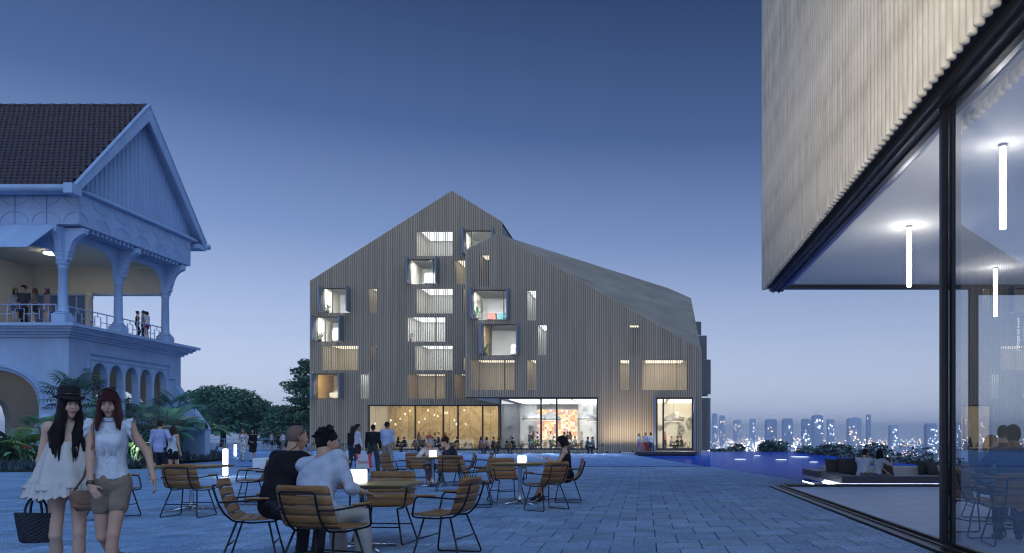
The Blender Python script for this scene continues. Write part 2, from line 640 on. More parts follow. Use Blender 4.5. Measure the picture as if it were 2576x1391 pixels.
TW = [(1791, 1806, 1030, 4200, 'tower_far', 'tall pale block just right of the slatted building'),
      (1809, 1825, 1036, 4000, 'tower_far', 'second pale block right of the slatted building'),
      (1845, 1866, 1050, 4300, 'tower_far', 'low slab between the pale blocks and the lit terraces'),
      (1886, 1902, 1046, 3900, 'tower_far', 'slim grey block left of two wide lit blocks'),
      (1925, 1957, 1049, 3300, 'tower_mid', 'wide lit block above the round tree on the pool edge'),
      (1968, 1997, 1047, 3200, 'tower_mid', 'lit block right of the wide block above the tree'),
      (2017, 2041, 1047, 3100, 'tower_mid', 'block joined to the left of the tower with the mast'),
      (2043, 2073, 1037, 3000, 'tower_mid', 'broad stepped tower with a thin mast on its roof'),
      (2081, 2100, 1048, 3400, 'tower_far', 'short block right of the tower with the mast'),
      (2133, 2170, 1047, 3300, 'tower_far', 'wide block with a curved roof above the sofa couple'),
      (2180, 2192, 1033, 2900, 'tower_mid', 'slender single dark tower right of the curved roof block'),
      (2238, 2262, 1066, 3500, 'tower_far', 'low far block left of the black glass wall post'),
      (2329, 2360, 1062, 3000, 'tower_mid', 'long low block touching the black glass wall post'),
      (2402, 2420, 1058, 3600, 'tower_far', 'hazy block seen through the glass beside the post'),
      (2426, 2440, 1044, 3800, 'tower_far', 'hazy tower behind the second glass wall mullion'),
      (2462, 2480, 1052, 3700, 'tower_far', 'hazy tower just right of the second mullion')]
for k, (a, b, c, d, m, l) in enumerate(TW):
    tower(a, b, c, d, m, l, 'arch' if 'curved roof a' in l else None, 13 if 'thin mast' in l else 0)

blocks = MB()
for _ in range(520):
    y = rnd.uniform(800, 3600)
    u = rnd.uniform(1700, 2620)
    x = X(u, y)
    w, d, h = rnd.uniform(8, 26), rnd.uniform(8, 20), rnd.choice((5, 6, 8, 9, 12, 16, 22)) * rnd.uniform(.8, 1.3)
    zb = float(terrain_z(np.array(x), np.array(y)))
    blocks.box(x - w / 2, x + w / 2, y, y + d, zb - 2, zb + h)
blocks.build('city_blocks', 'tower_mid', kind='stuff', label='far roofs and blocks of the city spread over the plain')

OCT = [(1, 0, 0), (-1, 0, 0), (0, 1, 0), (0, -1, 0), (0, 0, 1), (0, 0, -1)]
OCF = [(0, 2, 4), (2, 1, 4), (1, 3, 4), (3, 0, 4), (2, 0, 5), (1, 2, 5), (3, 1, 5), (0, 3, 5)]
for m, n, lab in (('city_warm', 2600, 'amber street and window lights scattered over the far city'), ('city_white', 1500, 'white lamps scattered over the far city'),
                  ('city_cyan', 600, 'cyan lamps scattered over the far city'), ('city_red', 300, 'red lamps scattered over the far city')):
    L = MB()
    for _ in range(n):
        y = 620 * (5.2 ** rnd.random())
        u = rnd.uniform(1700, 2640)
        if rnd.random() < .35:
            u = rnd.gauss(1930, 90)
        x = X(u, y)
        zz = float(terrain_z(np.array(x), np.array(y))) + rnd.uniform(3, 9 + y * .012)
        r = rnd.uniform(.34, .80) * (y / 2000) ** .9 * (2.2 if rnd.random() < .07 else 1.0)
        L.add([(x + a * r, y + b * r, zz + c * r) for a, b, c in OCT], OCF)
    L.build('city_lights', m, kind='stuff', label=lab)

# glowing discs that paint light glints on the pool; no lamps float there
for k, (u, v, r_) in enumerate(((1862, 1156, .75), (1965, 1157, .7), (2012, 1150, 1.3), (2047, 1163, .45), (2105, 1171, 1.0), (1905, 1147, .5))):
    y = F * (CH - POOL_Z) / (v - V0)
    t = thing('pool_glint', 'painted light glint on the pool water, %s from the left' % ('first', 'third', 'fourth', 'fifth', 'sixth', 'second')[k], 'pool glint', (X(u, y), y, POOL_Z))
    MB().lathe([(0, .002), (r_ * .5, .002), (r_ * .5, .012), (r_ * .4, .03), (0, .034)], 20).build('diffuser', 'pool_glint_glow', t, True)  # emissive disc of the painted glint
    MB().lathe([(r_ * .5, .003), (r_ * .56, .003), (r_ * .56, .016), (r_ * .5, .016)], 20).build('glint_ring', 'steel_satin', t)
# ================================================================== colonial house on the left
def strip_wall(mb, s0, s1, zb, zt, t0, t1, ops, mp, n=16, extra=()):
    """wall in (s, z) with thickness t0..t1 and openings {s0,s1,z0,zt(s)}; mp(s,t,z) gives the world point"""
    zt_ = zt if callable(zt) else (lambda s: zt)
    br = {round(s0, 5), round(s1, 5)} | {round(e, 5) for e in extra}
    for o in ops:
        k = n if callable(o['zt']) else 1
        for i in range(k + 1):
            br.add(round(o['s0'] + (o['s1'] - o['s0']) * i / k, 5))
    br = sorted(b for b in br if s0 - 1e-4 <= b <= s1 + 1e-4)

    def hx(a, b, za0, zb0, za1, zb1):
        mb.hexa([mp(a, t0, za0), mp(b, t0, zb0), mp(b, t1, zb0), mp(a, t1, za0), mp(a, t0, za1), mp(b, t0, zb1), mp(b, t1, zb1), mp(a, t1, za1)])
    for a, b in zip(br[:-1], br[1:]):
        if b - a < 1e-4:
            continue
        mid = (a + b) / 2
        segs = [(lambda s: zb, zt_)]
        cur = []
        low = (lambda s, v=zb: v)
        for o in sorted([o for o in ops if o['s0'] < mid < o['s1']], key=lambda o: o['z0']):
            cur.append((low, (lambda s, v=o['z0']: v)))
            low = o['zt'] if callable(o['zt']) else (lambda s, v=o['zt']: v)
        cur.append((low, zt_))
        for lo, hi in cur:
            if hi(mid) - lo(mid) > 1e-3:
                hx(a, b, lo(a), lo(b), hi(a), hi(b))
    return mb


def arch_top(c, a, spring, rise, p=2.0):
    return lambda s: spring + rise * max(0.0, 1 - abs((s - c) / a) ** p) ** (1 / p)


HX, HY0, HY1 = -24.2, 32.6, 40.5          # side wall plane, front and far wall
XL = -35.0
house = thing('colonial_house', 'pale blue two storey house with tiled gable roof and open balcony', 'house', (-28, 36, 0))


def hb(mb, name, m='house_paint', parent=None, smooth=False, **kw):
    return mb.build(name, m, parent or house, smooth, world=True, **kw)


# ground floor walls
w = MB()
ac, aa, asp, ar = -27.45, 2.0, 2.65, 1.45
strip_wall(w, XL, HX, 0, 5.45, HY0, HY0 + .5, [dict(s0=ac - aa, s1=ac + aa, z0=0.02, zt=arch_top(ac, aa, asp, ar, 2.1))], lambda s, t, z: (s, t, z), 28)
hb(w, 'wall', label='front wall with a wide pointed archway')
w = MB()
NW = 5
wy0, wy1 = 33.95, 39.25
lw = (wy1 - wy0) / NW
ops = []
for k in range(NW):
    a, b = wy0 + k * lw + (.07 if k else 0), wy0 + (k + 1) * lw - (.07 if k < NW - 1 else 0)
    ops.append(dict(s0=a, s1=b, z0=1.0, zt=arch_top((a + b) / 2, (b - a) / 2, 3.85, .72, 2.2)))
strip_wall(w, HY0 + .501, HY1, 0, 5.45, HX - .30, HX, ops, lambda s, t, z: (t, s, z), 12)
hb(w, 'wall', label='side wall with five arched lights')
w = MB()
strip_wall(w, XL, HX - .501, 0, 5.45, HY1 - .4, HY1, [dict(s0=-33.8, s1=-30.4, z0=.2, zt=3.6), dict(s0=-29.4, s1=-25.6, z0=.2, zt=arch_top(-27.5, 1.9, 2.4, 1.3))], lambda s, t, z: (s, t, z), 16)
hb(w, 'wall', 'house_cream')
w = MB()
strip_wall(w, HY0 + .501, HY1 - .401, 0, 5.4, -29.6, -29.3, [dict(s0=33.6, s1=35.9, z0=.02, zt=arch_top(34.75, 1.15, 2.1, 1.0))], lambda s, t, z: (t, s, z), 14)
hb(w, 'wall', 'house_cream', label='cream inner wall with an arched passage')
hb(MB().box(XL, HX, HY0, HY1, 5.455, 5.50), 'ceiling', 'house_cream')
# mouldings: hood over the arch, hood over the window group
def hood(path, nrm, name, w_=.16, d=.10):
    m_ = MB()
    nrm = Vector(nrm)
    pts = [Vector(p) for p in path]
    vs = []
    for i, p in enumerate(pts):
        t = (pts[min(i + 1, len(pts) - 1)] - pts[max(i - 1, 0)]).normalized()
        b = t.cross(nrm).normalized()
        for (q, e) in ((-.5, -.04), (.5, -.04), (.5, .6), (.15, 1.0), (-.5, 1.0)):
            vs.append(p + b * q * w_ + nrm * e * d)
    k = 5
    fs = []
    for i in range(len(pts) - 1):
        for j in range(k):
            fs.append((i * k + j, i * k + (j + 1) % k, (i + 1) * k + (j + 1) % k, (i + 1) * k + j))
    fs += [tuple(range(k)), tuple(range((len(pts) - 1) * k, len(pts) * k))[::-1]]
    m_.add(vs, fs)
    return hb(m_, name, 'house_paint_b')


at = arch_top(ac, aa + .17, asp, ar + .17, 2.1)
hp = [(ac - (aa + .17) * math.cos(math.pi * i / 32), HY0, at(ac - (aa + .17) * math.cos(math.pi * i / 32))) for i in range(33)]
hood([(hp[0][0] - .45, HY0, asp - .1)] + [(hp[0][0], HY0, asp - .1)] + hp + [(hp[-1][0], HY0, asp - .1), (hp[-1][0] + .45, HY0, asp - .1)], (0, -1, 0), 'moulding')
at = arch_top(ac, aa + .03, asp, ar + .03, 2.1)
hood([(ac - (aa + .03) * math.cos(math.pi * i / 32), HY0, at(ac - (aa + .03) * math.cos(math.pi * i / 32))) for i in range(33)], (0, -1, 0), 'moulding', .07, .05)
hood([(HX, wy0 - .62, 4.25), (HX, wy0 - .22, 4.25), (HX, wy0 - .22, 4.93), (HX, wy1 + .22, 4.93), (HX, wy1 + .22, 4.25), (HX, wy1 + .62, 4.25)], (1, 0, 0), 'moulding')
hood([(HX, wy0 - .06, 1.0), (HX, wy0 - .06, 4.68), (HX, wy1 + .06, 4.68), (HX, wy1 + .06, 1.0)], (1, 0, 0), 'moulding', .12, .05)
for k in range(1, NW):
    y = wy0 + k * lw
    hb(MB().tube([(HX + .01, y, 1.0), (HX + .01, y, 4.62)], .05, 8), 'mullion', 'house_paint_b', smooth=True)
for k in range(NW):
    a, b = ops[k]['s0'], ops[k]['s1']
    f = ops[k]['zt']
    hood([(HX - .02, a + .01 + (b - a - .02) * (1 - math.cos(math.pi * i / 14)) / 2, f(a + .01 + (b - a - .02) * (1 - math.cos(math.pi * i / 14)) / 2)) for i in range(15)], (1, 0, 0), 'arch_trim', .06, .05)
hb(MB().box(HX - .1, HX + .09, wy0 - .2, wy1 + .2, .86, 1.0), 'sill', 'house_paint_b')
# buttresses
hb(MB().prism([(HX + .005, HY0 + .02, 0), (HX + .005, HY0 + .02, 3.2), (HX + .3, HY0 + .02, 2.95), (HX + 1.2, HY0 + .02, .9), (HX + 1.2, HY0 + .02, 0)], (0, .55, 0)), 'buttress')
hb(MB().prism([(-25.3, HY0 - .004, 0), (-25.3, HY0 - .004, 2.25), (-25.3, HY0 - .3, 1.9), (-25.3, HY0 - 1.0, .7), (-25.3, HY0 - 1.0, 0)], (.55, 0, 0)), 'buttress')
hb(MB().prism([(HX + .005, 40.0, 0), (HX + .005, 40.0, 3.9), (HX + 1.55, 40.0, 1.75), (HX + 1.6, 40.0, 1.7), (HX + 1.55, 40.0, 1.6), (HX + 1.55, 40.0, 0)], (0, .5, 0)), 'buttress')
# balcony cornice
for k, (e, z0, z1) in enumerate(((.66, 5.86, 5.99), (.50, 5.76, 5.858), (.40, 5.66, 5.758), (.24, 5.56, 5.658), (.12, 5.46, 5.558))):
    hb(MB().box(XL, HX + e, HY0 - e, HY1 + e, z0, z1), 'cornice', 'house_paint' if k % 2 == 0 else 'house_paint_b')
hb(MB().box(XL, HX - .1, HY0 + .1, HY1 - .1, 5.992, 6.10), 'balcony_floor', 'house_paint')
# columns
CX, FZ = -24.55, 6.0
cols = [(CX, 32.75), (CX, 36.2), (CX, 39.75), (-28.45, 39.75)]
for k, (x, y) in enumerate(cols):
    c = MB()
    c.lathe([(.21, .50), (.24, .53), (.24, .58), (.20, .62), (.185, .70), (.165, 2.35), (.19, 2.38), (.19, 2.43), (.17, 2.46), (.20, 2.52), (.25, 2.60), (.25, 2.66)], 20, (x, y, FZ))
    o = hb(c, 'column', 'house_paint_b' if k < 3 else 'house_cream', smooth=True)
    p = MB().bbox(x - .30, x + .30, y - .30, y + .30, FZ + .002, FZ + .42, .03).bbox(x - .25, x + .25, y - .25, y + .25, FZ + .42, FZ + .51, .03)
    p.build('pedestal', 'house_paint', o)
    if k < 3:
        hb(MB().box(x - .17, x + .17, y - .17, y + .17, FZ + 2.66, 10.12), 'post')
# spandrel boards with curved haunches
def spandrel(a, b, zlo, ztop_open, zt, t0, t1, mp, r=1.0, m='house_paint', rz=None):
    rz = rz or (ztop_open - zlo)

    def f(s):
        d = min(s - a, b - s)
        if d >= r:
            return ztop_open
        q = 1 - d / r
        return ztop_open - rz * (1 - math.sqrt(max(0, 1 - q * q)))
    mb = MB()
    strip_wall(mb, a, b, zlo, zt, t0, t1, [dict(s0=a, s1=b, z0=zlo - 1, zt=f)], mp, 28)
    return mb


for a, b in ((32.92, 36.03), (36.37, 39.58)):
    hb(spandrel(a, b, 8.7, 9.75, 10.12, CX - .09, CX + .09, lambda s, t, z: (t, s, z), 1.05), 'spandrel')
hb(spandrel(-31.5, CX - .17, 8.7, 9.35, 10.12, 32.66, 32.84, lambda s, t, z: (s, t, z), 1.3), 'spandrel')
hb(MB().box(XL, CX, 39.95, 40.15, 8.66, 10.0), 'lintel', 'house_cream')
hb(MB().box(XL, CX + .02, 39.93, 40.17, 8.56, 8.66), 'beam', 'house_paint')
hb(MB().box(XL, CX - .1, 32.85, 39.94, 10.0, 10.1), 'ceiling', 'house_cream')
hb(MB().box(-31.7, -31.45, 33.6, 39.9, 6.1, 9.99), 'inner_wall', 'house_cream')
hb(MB().box(-31.44, -28.6, 40.0, 40.1, 6.1, 8.55), 'door', 'door_blue')
for xx in (-30.7, -30.0, -29.3):
    hb(MB().box(xx, xx + .06, 39.96, 40.0, 6.12, 8.5), 'door_stile', 'house_paint')
# brackets under the overhanging frieze
prof = [(0, 0), (.10, .02), (.13, .12), (.11, .2), (.16, .26), (.15, .34), (.20, .40), (.24, .60), (.36, .86), (.55, 1.04), (.80, 1.15), (.80, 1.38), (0, 1.38)]
for (x, y) in cols[:3]:
    hb(MB().prism([(x + .172 + a, y - .14, 8.68 + b) for a, b in prof], (0, .28, 0)), 'bracket')
hb(MB().prism([(CX - .14, 32.75 - .172 - a * .5, 8.68 + b) for a, b in prof], (.28, 0, 0)), 'bracket')
# soffit boards
FX, FY = -23.6, 32.35
for k in range(26):
    y = 32.75 + k * .285
    if all(abs(y - c[1]) > .25 for c in cols[:3]):
        hb(MB().box(CX + .2, FX - .06, y - .05, y + .05, 9.98, 10.14), 'soffit_board', 'house_paint_b')
# frieze
hb(MB().box(FX - .10, FX, FY, 40.35, 10.15, 11.42), 'frieze')
hb(MB().box(XL, FX - .101, FY, FY + .10, 10.15, 11.42), 'frieze')
hb(MB().box(XL, FX - .101, 40.25, 40.35, 10.15, 11.42), 'frieze')
hb(MB().box(XL, FX - .101, FY + .101, 40.249, 10.13, 10.16), 'soffit', 'house_paint')
npan = 6
pw = (40.35 - FY) / npan
for k in range(npan):
    a = FY + k * pw
    hb(MB().box(FX + .001, FX + .035, a + .0, a + .06, 10.16, 11.40), 'panel_strip', 'house_paint_b')
    o = MB()
    for (cy_, cz, q0) in ((a + .06, 10.2, 0), (a + pw, 10.2, 90), (a + pw, 11.40, 180), (a + .06, 11.40, 270)):
        o.tube([(FX + .012, cy_ + .5 * math.cos(R(q0 + t)), cz + .46 * math.sin(R(q0 + t))) for t in range(0, 91, 10)], .016, 5)
    hb(o, 'arc_ornament', 'house_paint_b')
for k in range(6):
    a = FX - k * 1.32
    hb(MB().box(a - .07, a - .005, FY - .035, FY - .001, 10.16, 11.40), 'panel_strip', 'house_paint_b')
    o = MB()
    for (cx_, cz, q0) in ((a - 1.32, 10.2, 0), (a - .07, 10.2, 90), (a - .07, 11.40, 180), (a - 1.32, 11.40, 270)):
        o.tube([(cx_ + .55 * math.cos(R(q0 + t)), FY - .012, cz + .46 * math.sin(R(q0 + t))) for t in range(0, 91, 10)], .016, 5)
    hb(o, 'arc_ornament', 'house_paint_b')
# sloping shade board below the front frieze
hb(MB().hexa([(XL, FY - 1.02, 8.95), (-24.95, FY - 1.02, 8.95), (-24.95, FY - .96, 8.95), (XL, FY - .96, 8.95), (XL, FY - .08, 10.12), (-24.42, FY - .08, 10.12), (-24.42, FY - .02, 10.12), (XL, FY - .02, 10.12)]), 'shade_board')
# railings: rail, mid rail, uprights and square links
def railing(a, b, z0, h, name='railing', parent=None, m='house_paint_b', step=.55, phase=0, world=True, r=.022):
    a, b = Vector(a), Vector(b)
    L = (b - a).length
    d = (b - a) / L
    par = parent or house
    g = MB()
    g.tube([a + Vector((0, 0, z0 + h)), b + Vector((0, 0, z0 + h))], r * 1.25, 6)
    rail = g.build('handrail', m, par, world=world)
    g = MB()
    n = max(2, int(round(L / step)))
    st = L / n
    for i in range(n + 1):
        p = a + d * (i * st)
        sq = (i + phase) % 2 == 1 and 0 < i < n
        if sq:
            for za, zb_ in ((.02, .22 * h / .85), (.66 * h / .85, h)):
                MB().tube([p + Vector((0, 0, z0 + za)), p + Vector((0, 0, z0 + zb_))], r * .9, 6).build('baluster', m, par, world=world)
            q = MB()
            e, z1, z2 = .19, z0 + .22 * h / .85, z0 + .66 * h / .85
            q.tube([p - d * e + Vector((0, 0, z1)), p + d * e + Vector((0, 0, z1)), p + d * e + Vector((0, 0, z2)), p - d * e + Vector((0, 0, z2))], r * .95, 6, True)
            q.build('square_link', m, par, world=world)
        else:
            MB().tube([p + Vector((0, 0, z0 + .02)), p + Vector((0, 0, z0 + h))], r, 6).build('baluster', m, par, world=world)
        if i < n:
            zz = z0 + .44 * h / .85
            e0 = .19 if sq else 0
            e1 = .19 if ((i + 1 + phase) % 2 == 1 and i + 1 < n) else 0
            MB().tube([p + d * e0 + Vector((0, 0, zz)), p + d * (st - e1) + Vector((0, 0, zz))], r * .8, 6).build('mid_rail', m, par, world=world)


railing((XL + 7.3, 32.5, 0), (CX - .1, 32.5, 0), 6.0, .82)
railing((CX + .05, 33.0, 0), (CX + .05, 35.95, 0), 6.0, .82)
railing((CX + .05, 36.45, 0), (CX + .05, 39.5, 0), 6.0, .82)
# gable wall: vertical boards between battens
RY, RZ = 36.5, 16.78
EY0, EY1, EZ = 31.75, 41.25, 11.55
GXP = -23.78
sl = (RZ - EZ) / (RY - EY0)
hb(MB().prism([(GXP, 32.36, 11.425), (GXP, 40.64, 11.425), (GXP, 40.64, RZ - .2 - (40.64 - RY) * sl), (GXP, RY, RZ - .2), (GXP, 32.36, RZ - .2 - (RY - 32.36) * sl)], (-.12, 0, 0)), 'gable_wall')
for k in range(27):
    y = 32.75 + k * .285
    zt = RZ - abs(y - RY) * sl - .35
    if zt > 11.9:
        hb(MB().box(GXP + .002, GXP + .028, y - .028, y + .028, 11.75, zt), 'board_batten', 'house_paint_b')
hb(MB().prism([(-23.70, 32.2, 11.425), (-23.42, 32.2, 11.50), (-23.42, 32.2, 11.56), (-23.56, 32.2, 11.68), (-23.70, 32.2, 11.75)], (0, 8.5, 0)), 'gable_moulding', 'house_paint_b')
# verge boards
VX = -23.28
for s in (-1, 1):
    ye = EY0 if s < 0 else EY1
    d = Vector((0, ye - RY, EZ - RZ)).normalized()
    n_ = Vector((0, d.z, -d.y)) * (1 if s < 0 else -1)
    if n_.z > 0:
        n_ = -n_
    a, b = Vector((VX, RY, RZ + .10)), Vector((VX, ye, EZ + .02))
    dz = .50 / abs(d.y)
    hb(MB().prism([a, b, b + Vector((0, 0, -.42)), a + Vector((0, 0, -dz))], (-.09, 0, 0)), 'verge_board')
    hb(MB().prism([a + Vector((.03, 0, .05)), b + Vector((.03, 0, .05)), b + Vector((.03, 0, -.03)), a + Vector((.03, 0, -.03))], (-.16, 0, 0)), 'verge_capping', 'house_paint_b')
    hb(MB().prism([Vector((XL, RY, RZ - .02)), Vector((VX - .10, RY, RZ - .02)), Vector((VX - .10, ye, EZ - .06)), Vector((XL, ye, EZ - .06))], (0, 0, -.10)), 'roof_deck', 'house_paint')
    if s < 0:
        hb(MB().tube([(XL, ye - .10, EZ - .13), (VX - .02, ye - .10, EZ - .13)], .16, 14), 'gutter', 'house_paint_b', smooth=True)
        hb(MB().box(XL, VX - .1, ye - .02, ye + .25, EZ - .28, EZ - .06), 'fascia')
        hb(MB().box(VX - .30, VX + .06, ye - .28, ye + .28, EZ - .36, EZ + .05), 'eave_block')
    else:
        hb(MB().tube([(-26, ye + .12, EZ - .15), (VX + .08, ye + .12, EZ - .15)], .15, 14), 'gutter', 'house_paint_b', smooth=True)
        hb(MB().box(-26, VX - .02, ye - .65, ye + .02, EZ - .4, EZ - .16), 'eave_return')
# roof tiles (near slope)
roof = hb(MB().prism([(XL, RY - .01, RZ - .015), (VX - .13, RY - .01, RZ - .015), (VX - .13, EY0, EZ - .055), (XL, EY0, EZ - .055)][::-1], (0, 0, .045)), 'roof', 'roof_tile_b')
sd = Vector((0, EY0 - RY, EZ - RZ))
SL = sd.length
sd.normalize()
sn = Vector((0, -sd.z, sd.y)) * -1
if sn.z < 0:
    sn = -sn
rows, tw = 27, .235
ex = SL / rows


def tile_shape():
    vs, k = [], 5
    for i in range(2):
        for j in range(k):
            s = j / (k - 1)
            h = .030 + .026 * math.sin(s * 2 * math.pi - .6) + (.028 if i else 0)
            y_ = (-.02 if i == 0 else ex + .03 + .022 * math.sin(s * math.pi))
            vs.append((s * tw, y_, h))
    for j in range(k):
        p = vs[k + j]
        vs.append((p[0], p[1], p[2] - .035))
    fs = [(j, j + 1, k + j + 1, k + j) for j in range(k - 1)] + [(k + j, k + j + 1, 2 * k + j + 1, 2 * k + j) for j in range(k - 1)]
    return vs, fs


tv, tf = tile_shape()
tm = {m: MB().add(tv, tf).mesh('tile', m) for m in ('roof_tile', 'roof_tile_b', 'roof_tile_c')}
for me_ in tm.values():
    me_.polygons.foreach_set("use_smooth", [True] * len(me_.polygons))
base = Vector((0, RY, RZ))
Rm = Matrix((Vector((1, 0, 0)), sd, sn)).transposed()
rest = MB()
ntile = 0
for r in range(rows - 1, -1, -1):
    x = VX - .13 - (tw * .5 if r % 2 else 0)
    while x > -31.5:
        x -= tw
        p = base + sd * (r * ex) + Vector((x, 0, 0)) + sn * .03
        vis = x > X(-10, p.y)
        if not vis and x < X(-60, p.y):
            break
        if ntile < 300 and vis:
            o = bpy.data.objects.new('tile', tm[rnd.choice(('roof_tile', 'roof_tile_b', 'roof_tile_b', 'roof_tile_c'))])
            COL.objects.link(o)
            o.parent = roof
            o.matrix_local = Matrix.Translation(p + sn * rnd.uniform(-.006, .006)) @ Rm.to_4x4()
            ntile += 1
        else:
            j = rnd.uniform(-.006, .006)
            rest.add([p + Rm @ Vector(q) + sn * j for q in tv], tf)
rest.build('upper_tiles', 'roof_tile', roof, True, kind='stuff')
nr = 14
for k in range(nr):
    x1 = VX - .12 - k * .62
    MB().tube([(x1 - .64, RY, RZ + .05), (x1, RY, RZ + .065)], [.10, .12], 10).build('ridge_tile', 'roof_tile', roof, True)
# ================================================================== slatted gable building, centre
YL, YR = 74.0, 61.5
hall = thing('slatted_building', 'twin gabled building clad in grey vertical battens with lit windows', 'building', (-12, 70, 0))


def sb(mb, name, m, parent=None, smooth=False, **kw):
    return mb.build(name, m, parent or hall, smooth, world=True, **kw)


def gable_top(pts, y):
    q = [(X(u, y), Z(v, y)) for u, v in pts]

    def f(s):
        for (a, za), (b, zb_) in zip(q[:-1], q[1:]):
            if s <= b + 1e-6:
                t = (s - a) / (b - a)
                return za + (zb_ - za) * max(0, min(1, t))
        return q[-1][1]
    return f, [p[0] for p in q]


PL = [(780, 707), (1137, 480), (1263, 558)]
PR = [(1172, 628), (1253, 588), (1765, 880)]
topL, kxL = gable_top(PL, YL)
topR, kxR = gable_top(PR, YR)
# kind: 'o' open with shutters, 's' battens run across, 'n' narrow with battens
WL = [(1047, 1139, 580.7, 644.5, 's', 'cool'), (1172, 1242, 580, 645, 'o', 'cool'), (1033, 1102, 652.6, 715.6, 'o', 'cool'), (1144, 1172, 653, 716, 'n', 'warm'),
      (815.7, 881, 725, 788, 'o', 'cool'), (925.6, 948.7, 724.5, 789, 'n', 'warm'), (1046, 1138.6, 724.5, 789, 's', 'cool'), (1163, 1174, 724, 789, 'n', 'warm'),
      (796.8, 862.4, 796.7, 860, 'o', 'cool'), (1023, 1119.6, 796.7, 860, 's', 'bright'),
      (810, 901, 868, 932, 's', 'warm'), (928, 949, 868, 932, 'n', 'dim'), (1043.6, 1138.6, 868, 932, 's', 'cool'), (1163, 1180, 898, 932, 'n', 'warm'),
      (797.6, 862.4, 940, 1003.7, 'o', 'amber'), (904, 928, 940, 1003.7, 'n', 'bright'), (1024.7, 1119, 940, 1003.7, 's', 'amber'), (1142.7, 1186, 940, 1003.7, 's', 'amber')]
WR = [(1205.6, 1230.7, 639.6, 718.9, 'n', 'dim'), (1191.5, 1278, 729, 806, 'o', 'cool'), (1325, 1350, 729, 807, 'n', 'bright'),
      (1215.6, 1303, 816, 894.5, 'o', 'dusk'), (1351, 1375, 816, 894.5, 'n', 'bright'), (1182, 1296, 904, 982.5, 's', 'amber'), (1325, 1350, 904, 982.5, 'n', 'warm'),
      (1582, 1609, 816, 894.5, 'n', 'dim'), (1557.5, 1585, 904, 982.5, 'n', 'warm'), (1615, 1730, 904, 982.5, 's', 'warm')]
STORE_A = (927, 1264, 1018.6, 1131)
STORE_B = (1258, 1504, 1000, 1131)
DOOR = (1651, 1743.5, 1000, 1131)


def rect(w, y):
    return X(w[0], y), X(w[1], y), Z(w[3], y), Z(w[2], y)


def facade(y, top, kx, wins, extra_ops, name, soffit_to=None):
    ops = []
    for w in wins:
        a, b, c, d = rect(w, y)
        ops.append(dict(s0=a, s1=b, z0=c, zt=d))
    for a, b, c, d in extra_ops:
        ops.append(dict(s0=a, s1=b, z0=c, zt=d))
    mb = MB()
    strip_wall(mb, kx[0], kx[-1], 0.0, top, y, y + .22, ops, lambda s, t, z: (s, t, z), extra=kx)
    sb(mb, name, 'cladding')
    # battens
    bt = MB()
    x = kx[0] + .045
    step = .172 if y == YL else .142
    hw = .036 if y == YL else .030
    while x < kx[-1] - .04:
        zt = top(x) + .05
        cuts = []
        for w in wins:
            a, b, c, d = rect(w, y)
            if w[4] == 'o' and a - hw < x < b + hw:
                cuts.append((c - .02, d + .02))
        for a, b, c, d in extra_ops:
            if a - hw < x < b + hw:
                cuts.append((c - .02, d + .02))
        z = 0.05
        for c, d in sorted(cuts) + [(zt, zt)]:
            if c - z > .05:
                bt.box(x - hw, x + hw, y - .085, y - .002, z, c)
            z = max(z, d)
        x += step
    sb(bt, 'batten_cladding', 'batten', kind='stuff')
    return ops


xa0, xa1 = X(STORE_A[0], YL), X(STORE_A[1], YL)
za0, za1 = Z(STORE_A[3], YL), Z(STORE_A[2], YL)
xb0, xb1 = X(STORE_B[0], YR), X(STORE_B[1], YR)
zb0, zb1 = Z(STORE_B[3], YR), Z(STORE_B[2], YR)
xd0, xd1 = X(DOOR[0], YR), X(DOOR[1], YR)
facade(YL, topL, kxL, WL, [(xa0, xa1 - .001, za0, za1)], 'facade')
facade(YR, topR, kxR, WR, [(kxR[0] - .001, xb0, -1, zb1), (xb0, xb1, zb0, zb1), (xd0, xd1, zb0, zb1)], 'facade')
# side walls, roofs, backs
bl = MB()
bl.box(kxL[0], kxL[0] + .25, YL + .221, 92, 0, topL(kxL[0]) - .05)
sb(bl, 'side_wall', 'cladding')
sb(MB().box(kxL[2] - .25, kxL[2], YL + .221, 92, 0, topL(kxL[2]) - .05), 'side_wall', 'shutter')
sb(MB().box(kxL[0] + .251, kxL[2] - .251, 91.7, 92, 0, 12), 'back_wall', 'cladding')
for k in range(2):
    a, b = kxL[k], kxL[k + 1]
    za, zc = topL(a), topL(b)
    sb(MB().hexa([(a, YL + .221, za - .3), (b, YL + .221, zc - .3), (b, 92, zc - .3), (a, 92, za - .3), (a, YL + .221, za - .02), (b, YL + .221, zc - .02), (b, 92, zc - .02), (a, 92, za - .02)]), 'roof', 'batten_roof')
A, B = P(1253, 588, YR), P(1765, 880, YR)
D, C_ = P(1680, 725, 84), P(1738, 750, 84)
A.y += .22
B.y += .22
W0 = P(1172, 628, YR)
W0.y += .22
E0 = Vector((W0.x + (D.x - A.x), 84, D.z - 1.6))
rf = MB()
rf.add([A, B, C_, D, A - Vector((0, 0, .3)), B - Vector((0, 0, .3)), C_ - Vector((0, 0, .3)), D - Vector((0, 0, .3))], [(0, 1, 2), (0, 2, 3), (4, 6, 5), (4, 7, 6), (0, 4, 5, 1), (1, 5, 6, 2), (2, 6, 7, 3)])
roofR = sb(rf, 'roof', 'batten_roof')
rb = MB()
nrm = (B - A).cross(D - A).normalized()
if nrm.z < 0:
    nrm = -nrm
for k in range(64):
    t = (k + .2) / 64
    t2 = (k + .75) / 64
    p, q, r_, s_ = A.lerp(B, t), D.lerp(C_, t), D.lerp(C_, t2), A.lerp(B, t2)
    rb.hexa([p, s_, r_, q, p + nrm * .02, s_ + nrm * .02, r_ + nrm * .02, q + nrm * .02])
rb.build('roof_battens', 'batten_roof', roofR, kind='stuff')
